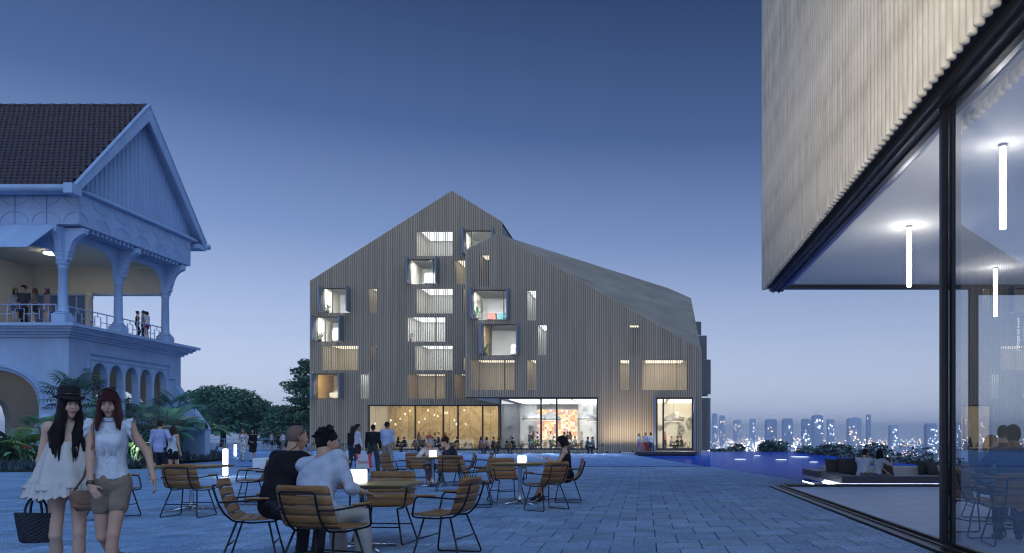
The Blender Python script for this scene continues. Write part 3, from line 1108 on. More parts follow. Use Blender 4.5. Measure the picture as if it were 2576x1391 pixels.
sb(MB().add([A, W0, E0, D], [(0, 1, 2, 3)]), 'roof', 'batten_roof')
sb(MB().add([(B.x, B.y, 0), (C_.x, C_.y, 0), C_, B], [(0, 1, 2, 3)]), 'side_wall', 'cladding')
sb(MB().box(W0.x, W0.x + .25, YR + .221, YL - .1, zb1, topR(W0.x) - .1), 'side_wall', 'cladding')
sb(MB().box(-3, 5.1, 83.6, 83.9, 0, 14), 'back_wall', 'cladding')
sb(MB().box(kxR[0], xb1 + .3, YR + .221, YL - .09, zb1 + .02, zb1 + .32), 'soffit', 'ceiling_white')
sb(MB().box(kxR[0] - .02, xb1 + .05, YR - .10, YR + .222, zb1 - .06, zb1 + .03), 'lintel', 'frame_black')
# side shutters standing out of the right wall
for (u0, u1, v0, v1, y) in ((1744, 1764, 809, 843, 77), (1752, 1778, 844, 904, 71), (1760, 1788, 904.5, 991.5, 65), (1760, 1781, 986, 997, 67), (1760, 1787.6, 1001, 1133, 64)):
    s = MB()
    s.box(X(u0, y), X(u1, y), y, y + .12, Z(v1, y), Z(v0, y))
    o = sb(s, 'side_shutter', 'shutter')
    q = MB()
    x = X(u0, y) + .05
    while x < X(u1, y) - .02:
        q.box(x - .03, x + .03, y - .06, y - .001, Z(v1, y), Z(v0, y))
        x += .14
    q.build('rib', 'shutter', o, kind='stuff')


# ---- one window: reveal, glass, mullion, room, lamp, shutters
ROOM = {'cool': ('white_wall', 'lamp_cool', 1.0, (1.0, .98, .94)), 'bright': ('white_wall', 'lamp_cool', 1.5, None), 'warm': ('cream_wall', 'lamp_warm', 1.0, None),
        'amber': ('cream_wall', 'lamp_warm', .8, None), 'dim': ('wood_wall', 'lamp_warm', .45, None), 'dusk': ('white_wall', 'lamp_cool', .62, None)}


def window(w, y, protr, div):
    a, b, c, d = rect(w, y)
    dep = 4.2
    wm, lm, k, _ = ROOM[w[5]]
    e = .5 if w[4] != 'n' else .3
    yy = y + .222
    room = MB()
    xa, xb, zl, zh = a - e * .4, b + e, c - .03, d + .12
    room.add([(xa, yy, zl), (xb, yy, zl), (xb, yy + dep, zl), (xa, yy + dep, zl), (xa, yy, zh), (xb, yy, zh), (xb, yy + dep, zh), (xa, yy + dep, zh)],
             [(0, 1, 2, 3), (7, 6, 5, 4), (2, 6, 7, 3), (1, 5, 6, 2)])
    ro = sb(room, 'room', wm)
    lw_ = MB().add([(xa + .002, yy, zl), (xa + .002, yy + dep, zl), (xa + .002, yy + dep, zh), (xa + .002, yy, zh)], [(0, 1, 2, 3)])
    lw_.build('room_side', 'wood_wall' if w[5] in ('amber', 'dusk') else ('cream_wall' if w[5] == 'cool' else wm), ro)
    cx_, q = (a + b) / 2, (b - a) * .30
    q = (b - a) * .42
    if w[4] == 'o':
        MB().box(cx_ - q, cx_ + q, yy + .03, yy + .03 + .27 * k, zh - .03, zh - .008).build('ceiling_lamp', lm.replace('lamp', 'strip'), ro)
    else:      # luminous ceiling
        MB().box(cx_ - q, cx_ + q, yy + .25, yy + .5 + 3.4 * min(1.0, k), zh - .03, zh - .008).build('ceiling_lamp', lm.replace('lamp', 'luminous' if k < 1.2 else 'bright'), ro)
    fr = MB()
    t = .06
    for (x0, x1, z0, z1) in ((a, b, d - t, d), (a, b, c, c + t * .6), (a, a + t * .6, c + t * .6, d - t), (b - t * .6, b, c + t * .6, d - t)):
        fr.box(x0 + .002, x1 - .002, y + .08, y + .2, z0, z1)
    f = sb(fr, 'window', 'frame_black')
    if b - a > 1.6:
        xm = a + (b - a) * div
        MB().box(xm - .03, xm + .03, y + .09, y + .19, c + t * .6, d - t).build('mullion', 'frame_black', f)
    MB().add([(a, y + .14, c), (b, y + .14, c), (b, y + .14, d), (a, y + .14, d)], [(0, 1, 2, 3)]).build('pane', 'glass_room', f)
    if w[4] == 'o':
        for xs in (a - .10, b + .02):
            s = MB().box(xs - .01, xs + .11, y - protr, y - .09, c + .04, d + .02)
            o = sb(s, 'shutter', 'shutter')
            ribs = MB()
            yk = y - protr + .12
            while yk < y - .14:
                ribs.box(xs + .111, xs + .15, yk - .03, yk + .03, c + .05, d + .01)
                yk += .15
            ribs.build('rib', 'shutter', o, kind='stuff')
            MB().bbox(xs - .02, xs + .12, y - protr - .05, y - protr - .001, c + .02, d + .04, .012).build('edge_stile', 'shutter_edge', o)


divs = [.8, .2, .82, .5, .3, .5, .75, .5, .3, .75, .25, .5, .75, .5, .8, .5, .75, .6]
for k, w in enumerate(WL):
    window(w, YL, 1.15, divs[k])
divr = [.5, .87, .5, .22, .5, .76, .5, .5, .5, .75]
for k, w in enumerate(WR):
    window(w, YR, .95, divr[k])

# ---- restaurant, left part: chevron boarded wall and bulbs
AY = 81.5
room = MB()
room.add([(xa0 - .6, YL + .222, .06), (xa1 - .3, YL + .222, .06), (xa1 - .3, AY + .3, .06), (xa0 - .6, AY + .3, .06), (xa0 - .6, YL + .222, 4.75), (xa1 - .3, YL + .222, 4.75), (xa1 - .3, AY + .3, 4.75), (xa0 - .6, AY + .3, 4.75)],
         [(0, 1, 2, 3), (7, 6, 5, 4), (3, 7, 4, 0), (1, 5, 6, 2)])
roA = sb(room, 'dining_room', 'white_wall')
for k in range(4):
    xx = xa0 + .9 + k * 3.25
    MB().box(xx, xx + 1.9, YL + 1.2, YL + 2.0, 4.66, 4.72).build('ceiling_lamp', 'lamp_warm', roA)
    MB().box(xx, xx + 1.9, YL + 5.8, YL + 6.3, 4.66, 4.72).build('ceiling_lamp', 'lamp_warm', roA)
chev = sb(MB().box(xa0 - .6, xa1 - .3, AY + .05, AY + .29, .06, 4.74), 'chevron_wall', 'wood_wall')
cw = 2.15
ncol = int((xa1 - xa0 + .4) / cw) + 1
bh = .30
for k in range(ncol):
    x0 = xa0 - .6 + k * cw
    x1 = min(x0 + cw, xa1 - .31)
    up = 1 if k % 2 else -1
    j = -9
    while j * bh < 4.7:
        z0 = .08 + j * bh
        zl, zr = (z0, z0 + up * cw) if up > 0 else (z0 + cw, z0)
        zr = zl + up * (x1 - x0)
        g = .026
        poly = [(x0 + g, zl + g), (x1 - g, zr + g), (x1 - g, zr + bh - g), (x0 + g, zl + bh - g)]
        # clip to the wall height
        def clip(pl, keep, zc):
            out = []
            for i in range(len(pl)):
                p, q = pl[i - 1], pl[i]
                ip, iq = keep(p[1]), keep(q[1])
                if ip != iq:
                    t = (zc - p[1]) / (q[1] - p[1])
                    out.append((p[0] + (q[0] - p[0]) * t, zc))
                if iq:
                    out.append(q)
            return out
        poly = clip(poly, lambda z: z > .08, .08)
        if len(poly) > 2:
            poly = clip(poly, lambda z: z < 4.72, 4.72)
        if len(poly) > 2:
            MB().prism([(p[0], AY, p[1]) for p in poly][::-1], (0, .05, 0)).build('board', rnd.choice(('oak_board', 'oak_board_b', 'oak_board_c')), chev)
        j += 1
sb(MB().bbox(X(1010, 79.5), X(1190, 79.5), 79.2, 80.0, .06, 1.02, .02), 'bar_counter', 'white_wall')
# storefront frames and panes
def store_frame(y, x0, x1, z0, z1, mulls, name='shop_window'):
    fr = MB()
    t = .11
    for (a, b, c, d) in ((x0, x1, z1 - t, z1), (x0, x1, z0, z0 + t), (x0, x0 + t, z0 + t, z1 - t), (x1 - t, x1, z0 + t, z1 - t)):
        fr.box(a + .002, b - .002, y - .02, y + .16, c, d)
    f = sb(fr, name, 'frame_black')
    xs = [x0] + mulls + [x1]
    for m_ in mulls:
        MB().box(m_ - .07, m_ + .07, y - .015, y + .155, z0 + t, z1 - t).build('mullion', 'frame_black', f)
    for a, b in zip(xs[:-1], xs[1:]):
        MB().add([(a, y + .07, z0), (b, y + .07, z0), (b, y + .07, z1), (a, y + .07, z1)], [(0, 1, 2, 3)]).build('pane', 'glass_room', f)
    return f


store_frame(YL, xa0, xa1 - .3, za0, za1, [X(1044.5, YL), X(1115, YL), X(1152, YL), X(1214, YL)])
store_frame(YR, xb0, xb1, zb0, zb1, [X(1361, YR), X(1400.6, YR)])
store_frame(YR, xd0, xd1, zb0, zb1, [X(1668.5, YR)], 'terrace_door')
# glass return between the two fronts
f = sb(MB().box(xb0 - .06, xb0 + .05, YL - .25, YL - .12, .05, zb1).box(xb0 - .06, xb0 + .05, YR + .23, YR + .33, .05, zb1), 'shop_window', 'frame_black')
MB().add([(xb0, YR + .2, .05), (xb0, YL - .1, .05), (xb0, YL - .1, zb1), (xb0, YR + .2, zb1)], [(0, 1, 2, 3)]).build('pane', 'glass_room', f)
for xs in (xd0 - .18, xd1 + .04):
    o = sb(MB().box(xs, xs + .12, YR - .95, YR - .09, .12, zb1), 'shutter', 'shutter')
    MB().bbox(xs - .02, xs + .14, YR - 1.0, YR - .951, .1, zb1 + .04, .012).build('edge_stile', 'shutter_edge', o)
# ---- restaurant, right part
BY = 72.5
bx1 = X(1775, YR)
room = MB()
room.add([(xb0 + .06, YR + .222, .06), (bx1 - .3, YR + .222, .06), (bx1 - .3, BY + .3, .06), (xb0 + .06, BY + .3, .06), (xb0 + .06, YR + .222, 4.34), (bx1 - .3, YR + .222, 4.34), (bx1 - .3, BY + .3, 4.34), (xb0 + .06, BY + .3, 4.34)],
         [(0, 1, 2, 3), (7, 6, 5, 4), (1, 5, 6, 2), (2, 6, 7, 3)])
roB = sb(room, 'dining_room', 'white_wall')
for k in range(6):
    xx = xb0 + .8 + k * 2.55
    MB().box(xx, xx + 1.7, YR + .25, YR + .50, 4.33, 4.338).build('ceiling_lamp', 'strip_cool' if k < 4 else 'strip_warm', roB)
for k in range(6):
    xx = xb0 + .5 + k * 2.6
    MB().box(xx, xx + 2.3, YR + 1.4, YR + 9.6, 4.30, 4.338).build('ceiling_lamp', 'luminous_cool' if k < 4 else 'luminous_warm', roB)
part_x = X(1540, 66)
MB().box(part_x, part_x + .2, YR + .6, BY, .07, 4.33).build('partition', 'white_wall', roB)
# relief wall: rows of concentric arcs, right room and behind the right pane
rel = MB()
for (xr0, xr1, yy, z0, z1, sc) in ((part_x + .25, bx1 - .35, 69.0, .1, 3.3, .62), (X(1455, 70.5), part_x - .05, 70.5, .1, 4.2, .62), (X(1262, 71.5), X(1350, 71.5), 71.5, .1, 2.6, .6)):
    MB().box(xr0, xr1, yy + .05, yy + .2, .07, 4.33).build('relief_wall', 'cream_wall' if sc == .62 and xr0 > 0 else 'white_wall', roB)
    row = 0
    z = z0
    while z < z1:
        x = xr0 + (sc if row % 2 else .1)
        while x < xr1 - .1:
            rot = rnd.choice((0, 90, 180, 270))
            for q in range(5):
                r_ = sc * (.22 + .19 * q)
                pts = [(x + r_ * math.cos(R(rot + t)), yy + .045, z + r_ * math.sin(R(rot + t))) for t in range(0, 181, 15)]
                pts = [p for p in pts if xr0 < p[0] < xr1 and z0 < p[2] < z1 + .5]
                if len(pts) > 2:
                    rel.tube(pts, .055, 4)
            x += sc * 1.55
        z += sc * .95
        row += 1
rel.build('relief', 'white_wall', roB, kind='stuff')
# lit shelf wall made of small glowing panels
SHELF = [(.95, .50, .20), (1.0, .70, .38), (.95, .42, .30), (1.0, .82, .60), (.85, .45, .45), (1.0, .62, .25)]
for k, c in enumerate(SHELF):
    mat('panel_%d' % k, tuple(.5 * v for v in c), .5, emit=c, estr=[.55, .7, .45, .8, .42, .65][k])
SY = 70.0
sx0, sx1 = X(1352, SY), X(1452, SY)
sh = MB().box(sx0 - .05, sx1 + .05, SY + .06, SY + .3, .4, 3.75).build('shelf_wall', 'cream_wall', roB)
nc, nr_ = 17, 13
for i in range(nc):
    for j in range(nr_):
        a = sx0 + (sx1 - sx0) * i / nc
        b = sx0 + (sx1 - sx0) * (i + 1) / nc
        c = .9 + 2.8 * j / nr_ + (i % 3) * .04
        MB().box(a + .012, b - .012, SY + rnd.uniform(-.05, .03), SY + .058, c + .012, c + 2.8 / nr_ - .012).build('panel', 'panel_%d' % rnd.choice((0, 1, 1, 2, 3, 3, 4, 5)), sh)
sb(MB().bbox(sx0 - .3, sx1 + .4, 67.6, 68.3, .06, 1.05, .02), 'bar_counter', 'cream_wall')


# ---- pendant lamps
def bulb(u, v, y, k):
    p = P(u, v, y)
    t = thing('pendant_bulb', 'bare glass pendant bulb before the chevron boards, %s' % k, 'pendant lamp', p, group='pendant bulbs before the chevron wall')
    MB().tube([(0, 0, .16), (0, 0, 4.70 - p.z)], .008, 5).build('cord', 'frame_black', t)
    MB().lathe([(.015, .10), (.03, .11), (.03, .17), (.012, .18)], 8).build('socket', 'frame_dark', t)
    MB().lathe([(.0, -.13), (.06, -.11), (.085, -.05), (.08, 0), (.05, .06), (.03, .11)], 12).build('bulb', 'bulb', t, True)


BL = [(944, 1065), (983, 1057), (995, 1067), (1007, 1053), (1019, 1041), (1031, 1033), (1054, 1062), (1069, 1053), (1077, 1032), (1093, 1043), (1101, 1046), (1119, 1038), (1125, 1038), (1143, 1056), (1148, 1066), (1168, 1031), (1172, 1067)]
ordn = ['leftmost', 'second', 'third', 'fourth', 'fifth', 'sixth', 'seventh', 'eighth', 'ninth', 'tenth', 'eleventh', 'twelfth', 'thirteenth', 'fourteenth', 'fifteenth', 'sixteenth', 'rightmost']
for k, (u, v) in enumerate(BL):
    bulb(u, v, 76.5 + (k % 4) * .8, ordn[k] + (' from the left' if 0 < k < 16 else ' of all'))
mat('dome_shade', (.20, .20, .20), .45, metal=.2)


def dome(u, v, y, r, label):
    p = P(u, v, y)
    t = thing('dome_lamp', label, 'pendant lamp', p)
    MB().tube([(0, 0, .4 * r), (0, 0, 4.30 - p.z)], .012, 6).build('cord', 'frame_black', t)
    MB().lathe([(.02, .78 * r), (.1 * r, .75 * r), (.35 * r, .62 * r), (.85 * r, .42 * r), (r, .15 * r), (.98 * r, .0), (.93 * r, .0), (.9 * r, .2 * r), (.3 * r, .5 * r), (.02, .5 * r)], 20).build('shade', 'dome_shade', t, True)
    MB().lathe([(.0, -.02), (.75 * r, -.02), (.75 * r, .01), (0, .01)], 16).build('diffuser', 'bulb', t)


dome(1341, 1056, 64.5, .92, 'wide dome lamp over the diners left of the first mullion')
dome(1384, 1057, 65.5, .92, 'wide dome lamp before the glowing panel wall')
dome(1477, 1056, 65, .85, 'dome lamp by the right end of the shop window')
dome(1493, 1059, 67, .55, 'small dome lamp against the right frame of the shop window')
dome(1694, 1059, 65, .85, 'metal dome lamp above the tables in the terrace door')

# ---- furniture seen in the open rooms
def cabinet(u, v, y, w, h, label, m='white_wall'):
    p = P(u, v, y)
    t = thing('cabinet', label, 'cabinet', p)
    MB().bbox(-w / 2, w / 2, 0, .5, .08, h, .02).build('body', m, t)
    for s in (-1, 1):
        MB().box(s * w / 2 - s * .05 - .03, s * w / 2 - s * .05 + .03, .02, .08, 0, .08).build('leg', 'frame_dark', t)
        MB().box(min(0, s * (w / 2 - .03)) + .02, max(0, s * (w / 2 - .03)) - .02, -.02, 0, .12, h - .04).build('door', m, t)


cabinet(1085, 714, 76.2, 1.3, 1.0, 'pale sideboard in the open window below the upper slatted window')
cabinet(848, 1003, 76.0, 1.5, .6, 'white low cabinet in the lowest open window of the left gable')
cabinet(850, 859, 76.4, 1.1, 1.3, 'tall white cupboard in the bright open window at the left edge')
cabinet(1294, 894, 63.5, .6, .9, 'white cupboard right of the lower open window of the right gable')
mat('red_cloth', (.50, .20, .16), .8)
mat('teal_cloth', (.16, .38, .42), .8)
cabinet(1236, 806, 64.6, .7, .62, 'red low cabinet in the upper open window of the right gable', 'red_cloth')
cabinet(1262, 806, 64.8, .7, .62, 'teal cabinet in the upper open window of the right gable', 'teal_cloth')


def potted(u, v, y, label, s=.8, seed=0):
    p = P(u, v, y)
    t = thing('potted_plant', label, 'plant', p)
    MB().lathe([(0, 0), (.13, 0), (.17, .3), (.15, .3), (.0, .27)], 14).build('pot', 'lounge_dark', t, True)
    rg_ = random.Random(seed)
    for k in range(13):
        g = rg_.uniform(0, 6.28)
        e = rg_.uniform(.3, 1.1)
        l = Vector((math.cos(g) * e * .5, math.sin(g) * e * .5, rg_.uniform(.5, 1.1))) * s
        w_ = Vector((-math.sin(g), math.cos(g), 0)) * .06
        b = Vector((0, 0, .28))
        MB().add([b, b + l * .6 - w_, b + l + Vector((0, 0, -.12)), b + l * .6 + w_], [(0, 1, 2, 3)]).build('leaf', 'leaf_mid', t)


potted(824, 788, 74.9, 'potted plant in the upper left open window', .8, 1)
potted(805, 860, 74.9, 'potted plant in the bright open window at the left edge', .9, 2)
potted(1199, 806, 62.5, 'potted plant in the upper open window of the right gable', 1.0, 3)
potted(1222, 894, 62.6, 'potted plant in the lower open window of the right gable', .9, 4)
potted(1033, 860, 75.6, 'potted plant behind the battens of the brightest slatted window', .9, 5)
# ================================================================== glass pavilion on the right
pav = thing('glass_pavilion', 'glass pavilion with timber pole screen and black frame', 'building', (7, 13, 0))


def pb(mb, name, m, parent=None, smooth=False, **kw):
    return mb.build(name, m, parent or pav, smooth, world=True, **kw)


GX0, PXP, PY1, CZ = 3.36, 3.0, 19.5, 5.07
XR = 16.0
pb(MB().box(GX0 + .12, XR, 2.0, PY1 - .12, -.018, .012), 'floor', 'pavilion_floor')
pb(MB().box(PXP + .36, XR, 1.0, PY1 - .05, CZ, CZ + .06), 'ceiling', 'ceiling_white')
pb(MB().box(PXP + .06, PXP + .30, 1.0, PY1 + .1, CZ + .01, CZ + 10.6), 'screen_wall', 'screen_back_shade')
pb(MB().box(PXP + .301, XR, PY1 - .1, PY1 + .1, CZ + .07, CZ + 10.6), 'screen_wall', 'screen_back_shade')
pb(MB().box(PXP + .301, XR, 1.0, PY1 - .11, CZ + 10.3, CZ + 10.6), 'roof', 'cladding')
# poles on the plaza face and on the far face
pole = MB().lathe([(.0, 0), (.046, 0), (.052, .01), (.052, 10.8), (0, 10.8)], 12).mesh('pole', 'pole_wood', True)
y = 5.2
while y < PY1 + .05:
    o = bpy.data.objects.new('pole', pole)
    COL.objects.link(o)
    o.parent = pav
    o.location = Vector((PXP, y, CZ - .13 + rnd.uniform(-.006, .006))) - pav.location
    o.rotation_euler = (0, 0, rnd.uniform(0, 6))
    y += .158
x = PXP + .16
while x < 13:
    o = bpy.data.objects.new('pole', pole)
    COL.objects.link(o)
    o.parent = pav
    o.location = Vector((x, PY1 + .155, CZ - .07)) - pav.location
    x += .158
# head frame (black channel, satin flashing) and floor track, plaza side
pb(MB().box(PXP + .07, PXP + .15, 1.0, PY1 + .1, CZ - .06, CZ + .005), 'flashing', 'frame_dark')
pb(MB().box(GX0 - .20, GX0 + .13, 1.0, PY1, CZ - .16, CZ - .002), 'head_frame', 'frame_black')
pb(MB().box(GX0 - .13, GX0 - .11, 1.0, PY1 - .01, CZ - .20, CZ - .161), 'head_rail', 'frame_dark')
pb(MB().box(GX0 + .01, GX0 + .03, 1.0, PY1 - .01, CZ - .20, CZ - .161), 'head_rail', 'frame_dark')
pb(MB().box(GX0 + .131, GX0 + .29, 1.0, PY1 - .15, CZ - .06, CZ - .001), 'head_trim', 'steel_satin')
pb(MB().box(GX0 - .20, GX0 + .10, 2.0, PY1, -.016, .035), 'floor_track', 'frame_black')
pb(MB().box(GX0 - .06, GX0 - .03, 2.0, PY1 - .01, .0352, .055), 'track_rail', 'frame_dark')
pb(MB().box(GX0 + .05, GX0 + .10, 2.0, PY1 - .01, .0352, .075), 'track_rail', 'frame_black')
# far side
pb(MB().box(GX0 + .12, XR, PY1 - .12, PY1 + .05, CZ - .10, CZ - .003), 'head_frame', 'frame_black')
pb(MB().box(GX0 + .101, XR, PY1 - .12, PY1 + .05, -.016, .075), 'floor_track', 'frame_black')
mull = [(X(2447, PY1), .10)]
for xm, w in mull:
    pb(MB().box(xm - w, xm + w, PY1 - .11, PY1 + .04, .076, CZ - .101), 'mullion', 'frame_dark')
pb(MB().box(X(2457, PY1), XR, PY1 - .10, PY1 + .03, CZ - .24, CZ - .101), 'head_frame', 'frame_dark')
# the near post: outer leaf and sliding leaf stile
py = 8.62
pb(MB().box(GX0 - .05, GX0 + .03, py - .0, py + .07, .0765, CZ - .161), 'post', 'frame_black')
pb(MB().box(GX0 + .032, GX0 + .075, py - .08, py - .002, .0765, CZ - .161), 'post', 'frame_dark')
g = pb(MB().add([(GX0 + .057, 2.0, .07), (GX0 + .057, py - .08, .07), (GX0 + .057, py - .08, CZ - .16), (GX0 + .057, 2.0, CZ - .16)], [(0, 1, 2, 3)]), 'pane', 'glass')
g2 = pb(MB().add([(xm + .1, PY1 - .03, .07), (XR, PY1 - .03, .07), (XR, PY1 - .03, CZ - .1), (xm + .1, PY1 - .03, CZ - .1)], [(0, 1, 2, 3)]), 'pane', 'glass')


def tube_lamp(u, vt, label):
    y = (CZ - CH) * F / (V0 - vt)
    p = Vector((X(u, y), y, CZ - 1.10))
    t = thing('tube_lamp', label, 'pendant lamp', p)
    MB().lathe([(0, 0), (.038, 0), (.040, .01), (.040, 1.06), (0, 1.06)], 16).build('tube', 'tube_light', t, True)
    MB().lathe([(0, 1.06), (.055, 1.06), (.055, 1.098), (0, 1.098)], 16).build('ceiling_rose', 'steel_satin', t)


tube_lamp(2287, 568, 'white tube lamp hanging left of the black post')
tube_lamp(2523, 363, 'large near tube lamp hanging behind the right pane')
tube_lamp(2504, 673, 'far tube lamp hanging lower behind the right pane')

for k, (x_, y_) in enumerate(((8.6, 6.5), (8.6, 11.5), (11.8, 9.0), (11.8, 14.5))):  # unseen extra tubes, added to brighten the ceiling and floor
    t = thing('tube_lamp', 'added unseen tube lamp brightening the pavilion, %s of four' % ('first', 'second', 'third', 'fourth')[k], 'pendant lamp', (x_, y_, CZ - 1.10))
    MB().lathe([(0, 0), (.038, 0), (.040, .01), (.040, 1.06), (0, 1.06)], 16).build('tube', 'tube_light', t, True)
    MB().lathe([(0, 1.06), (.055, 1.06), (.055, 1.098), (0, 1.098)], 16).build('ceiling_rose', 'steel_satin', t)

# ---- sunken lounge in the pool behind the pavilion
lounge = thing('sunken_lounge', 'sunken lounge with dark rail and pale seats set in the pool', 'lounge', (7.5, 22, -.1))


def lb(mb, name, m, **kw):
    return mb.build(name, m, lounge, world=True, **kw)


lx0, lx1, ly0, ly1 = 5.15, 12.6, 20.5, 25.2
lb(MB().box(lx0 - .5, lx1, ly0 - .6, ly1 + .3, -.45, -.30), 'floor', 'concrete')
lb(MB().box(lx0, lx1, ly0 - .35, ly0 + .15, .05, .235), 'rail', 'lounge_dark')
lb(MB().box(lx0 + .1, lx1, ly0 - .25, ly0 + .14, -.30, .049), 'plinth', 'stone_white')
lb(MB().box(lx0 + .06, lx1 - .2, ly0 - .33, ly0 - .29, -.06, -.02), 'light_strip', 'lamp_white')
lb(MB().box(lx0, lx0 + .45, ly0 + .151, ly0 + 2.0, .05, .235), 'rail', 'lounge_dark')
lb(MB().box(lx0 + .06, lx0 + .44, ly0 + .151, ly0 + 2.0, -.30, .049), 'plinth', 'stone_white')
lb(MB().box(lx0 + .0, lx0 + .04, ly0 - .2, ly0 + 1.9, -.06, -.02), 'light_strip', 'lamp_white')
lb(MB().box(lx0, lx0 + .5, ly1 - 2.1, ly1, .05, .235), 'rail', 'lounge_dark')
lb(MB().box(lx0 + .06, lx0 + .44, ly1 - 2.1, ly1, -.30, .049), 'plinth', 'stone_white')
lb(MB().bbox(lx0 + .6, lx1, ly1 - .35, ly1, -.30, .32, .03), 'seat_back', 'lounge_seat')
lb(MB().bbox(lx0 + .6, lx1, ly1 - 1.1, ly1 - .351, -.30, .06, .03), 'seat', 'lounge_seat')
lb(MB().bbox(lx0 + .55, lx0 + 1.3, ly0 + .2, ly1 - 1.12, -.30, .06, .03), 'seat', 'lounge_seat')
lb(MB().box(4.55, lx0 - .15, ly0 + .3, ly0 + 1.9, -.30, -.03), 'step', 'stone_white')
lb(MB().box(4.57, 4.61, ly0 + .35, ly0 + 1.85, -.029, -.01), 'light_strip', 'lamp_white')


def pillow(loc, s, rz, tilt, label):
    n = 8
    mb = MB()
    vs, fs = [], []
    for side in (1, -1):
        for i in range(n + 1):
            for j in range(n + 1):
                a, b = i / n * 2 - 1, j / n * 2 - 1
                e = (1 - a * a) * (1 - b * b)
                pin = 1 - .10 * (1 - a * a) * abs(b) - .10 * (1 - b * b) * abs(a)
                vs.append((a * s * pin, side * (.012 + .11 * e ** .55 * s / .25), b * s * pin + s))
        o_ = 0 if side == 1 else (n + 1) ** 2
        for i in range(n):
            for j in range(n):
                q = (o_ + i * (n + 1) + j, o_ + (i + 1) * (n + 1) + j, o_ + (i + 1) * (n + 1) + j + 1, o_ + i * (n + 1) + j + 1)
                fs.append(q if side == -1 else q[::-1])
    mb.add(vs, fs)
    o = mb.build('cushion', 'cushion', smooth=True)
    o.location = loc
    o.rotation_euler = (tilt, 0, rz)
    tag(o, label, 'cushion', 'cushions in the lounge')


pillow((X(2100, 23.2), 23.2, .06), .28, R(10), R(-12), 'leftmost dark cushion in the sunken lounge')
pillow((X(2134, 22.8), 22.8, .06), .30, R(-8), R(-12), 'dark cushion beside the man in the pale shirt')
pillow((X(2228, 23.4), 23.4, .06), .30, R(14), R(-14), 'dark cushion right of the woman in the lounge')
pillow((X(2332, 24.4), 24.4, .06), .27, R(-4), R(-30), 'low dark cushion next to the black post')
pillow((X(2352, 24.2), 24.2, .06), .24, R(24), R(-30), 'cushion half hidden behind the black post')
# ---- platform in the pool before the terrace door
plat = thing('pool_platform', 'dark floating platform in the pool before the terrace door', 'platform', (0, 57, POOL_Z))
MB().bbox(X(1597, 56) , X(1752, 56), -2.0, 1.2, .10, .30, .02).build('deck', 'lounge_dark', plat)
MB().box(X(1605, 56), X(1748, 56), -1.8, 1.0, .02, .098).build('base', 'frame_black', plat)
MB().box(X(1560, 58), X(1700, 58), 1.3, 3.6, .0, .16).build('step', 'concrete', plat)
# ================================================================== chairs, tables, lamps on the plaza
PROF = [(.245, .452), (.15, .440), (.05, .434), (-.05, .437), (-.135, .452), (-.195, .492), (-.237, .565), (-.268, .655), (-.293, .75), (-.312, .84)]


def prof_at(t):
    seg = [math.dist(a, b) for a, b in zip(PROF[:-1], PROF[1:])]
    L = sum(seg)
    d = t * L
    for (a, b), s in zip(zip(PROF[:-1], PROF[1:]), seg):
        if d <= s or (a, b) == (PROF[-2], PROF[-1]):
            k = d / s
            dy, dz = (b[0] - a[0]) / s, (b[1] - a[1]) / s
            return a[0] + (b[0] - a[0]) * k, a[1] + (b[1] - a[1]) * k, -dz, dy
        d -= s


def slat(t0, t1, last=False, nu=8, nt=3):
    vs, fs = [], []
    th = .013
    for side in (0, 1):
        for i in range(nt + 1):
            t = t0 + (t1 - t0) * i / nt
            y, z, ny_, nz_ = prof_at(t)
            for j in range(nu + 1):
                s = j / nu * 2 - 1
                hw = .245 + .012 * math.sin(t * math.pi)
                if last and i == nt:
                    hw -= .022
                back = smooth01(np.array((t - .40) / .3)).item()
                f = .045 * back * s * s
                dip = .010 * (1 - back) * s * s
                e = -th * side
                vs.append((s * hw, y + f - ny_ * 0 + (-ny_) * 0 + ny_ * (-e) * -1, z + dip + nz_ * e))
    n1 = (nt + 1) * (nu + 1)
    for i in range(nt):
        for j in range(nu):
            a = i * (nu + 1) + j
            q = (a, a + 1, a + nu + 2, a + nu + 1)
            fs.append(q)
            fs.append(tuple(n1 + k for k in q[::-1]))
    ring = [j for j in range(nu + 1)] + [i * (nu + 1) + nu for i in range(1, nt + 1)] + [nt * (nu + 1) + j for j in range(nu - 1, -1, -1)] + [i * (nu + 1) for i in range(nt - 1, 0, -1)]
    for a, b in zip(ring, ring[1:] + ring[:1]):
        fs.append((b, a, n1 + a, n1 + b))
    return MB().add(vs, fs)


def arc_path(pts, r=.05, n=4):
    """rounded polyline"""
    pts = [Vector(p) for p in pts]
    out = [pts[0]]
    for a, b, c in zip(pts[:-2], pts[1:-1], pts[2:]):
        d0, d1 = (a - b), (c - b)
        k = min(r, d0.length * .45, d1.length * .45)
        p, q = b + d0.normalized() * k, b + d1.normalized() * k
        for i in range(n + 1):
            t = i / n
            out.append(p * (1 - t) ** 2 + b * 2 * t * (1 - t) + q * t * t)
    out.append(pts[-1])
    return out


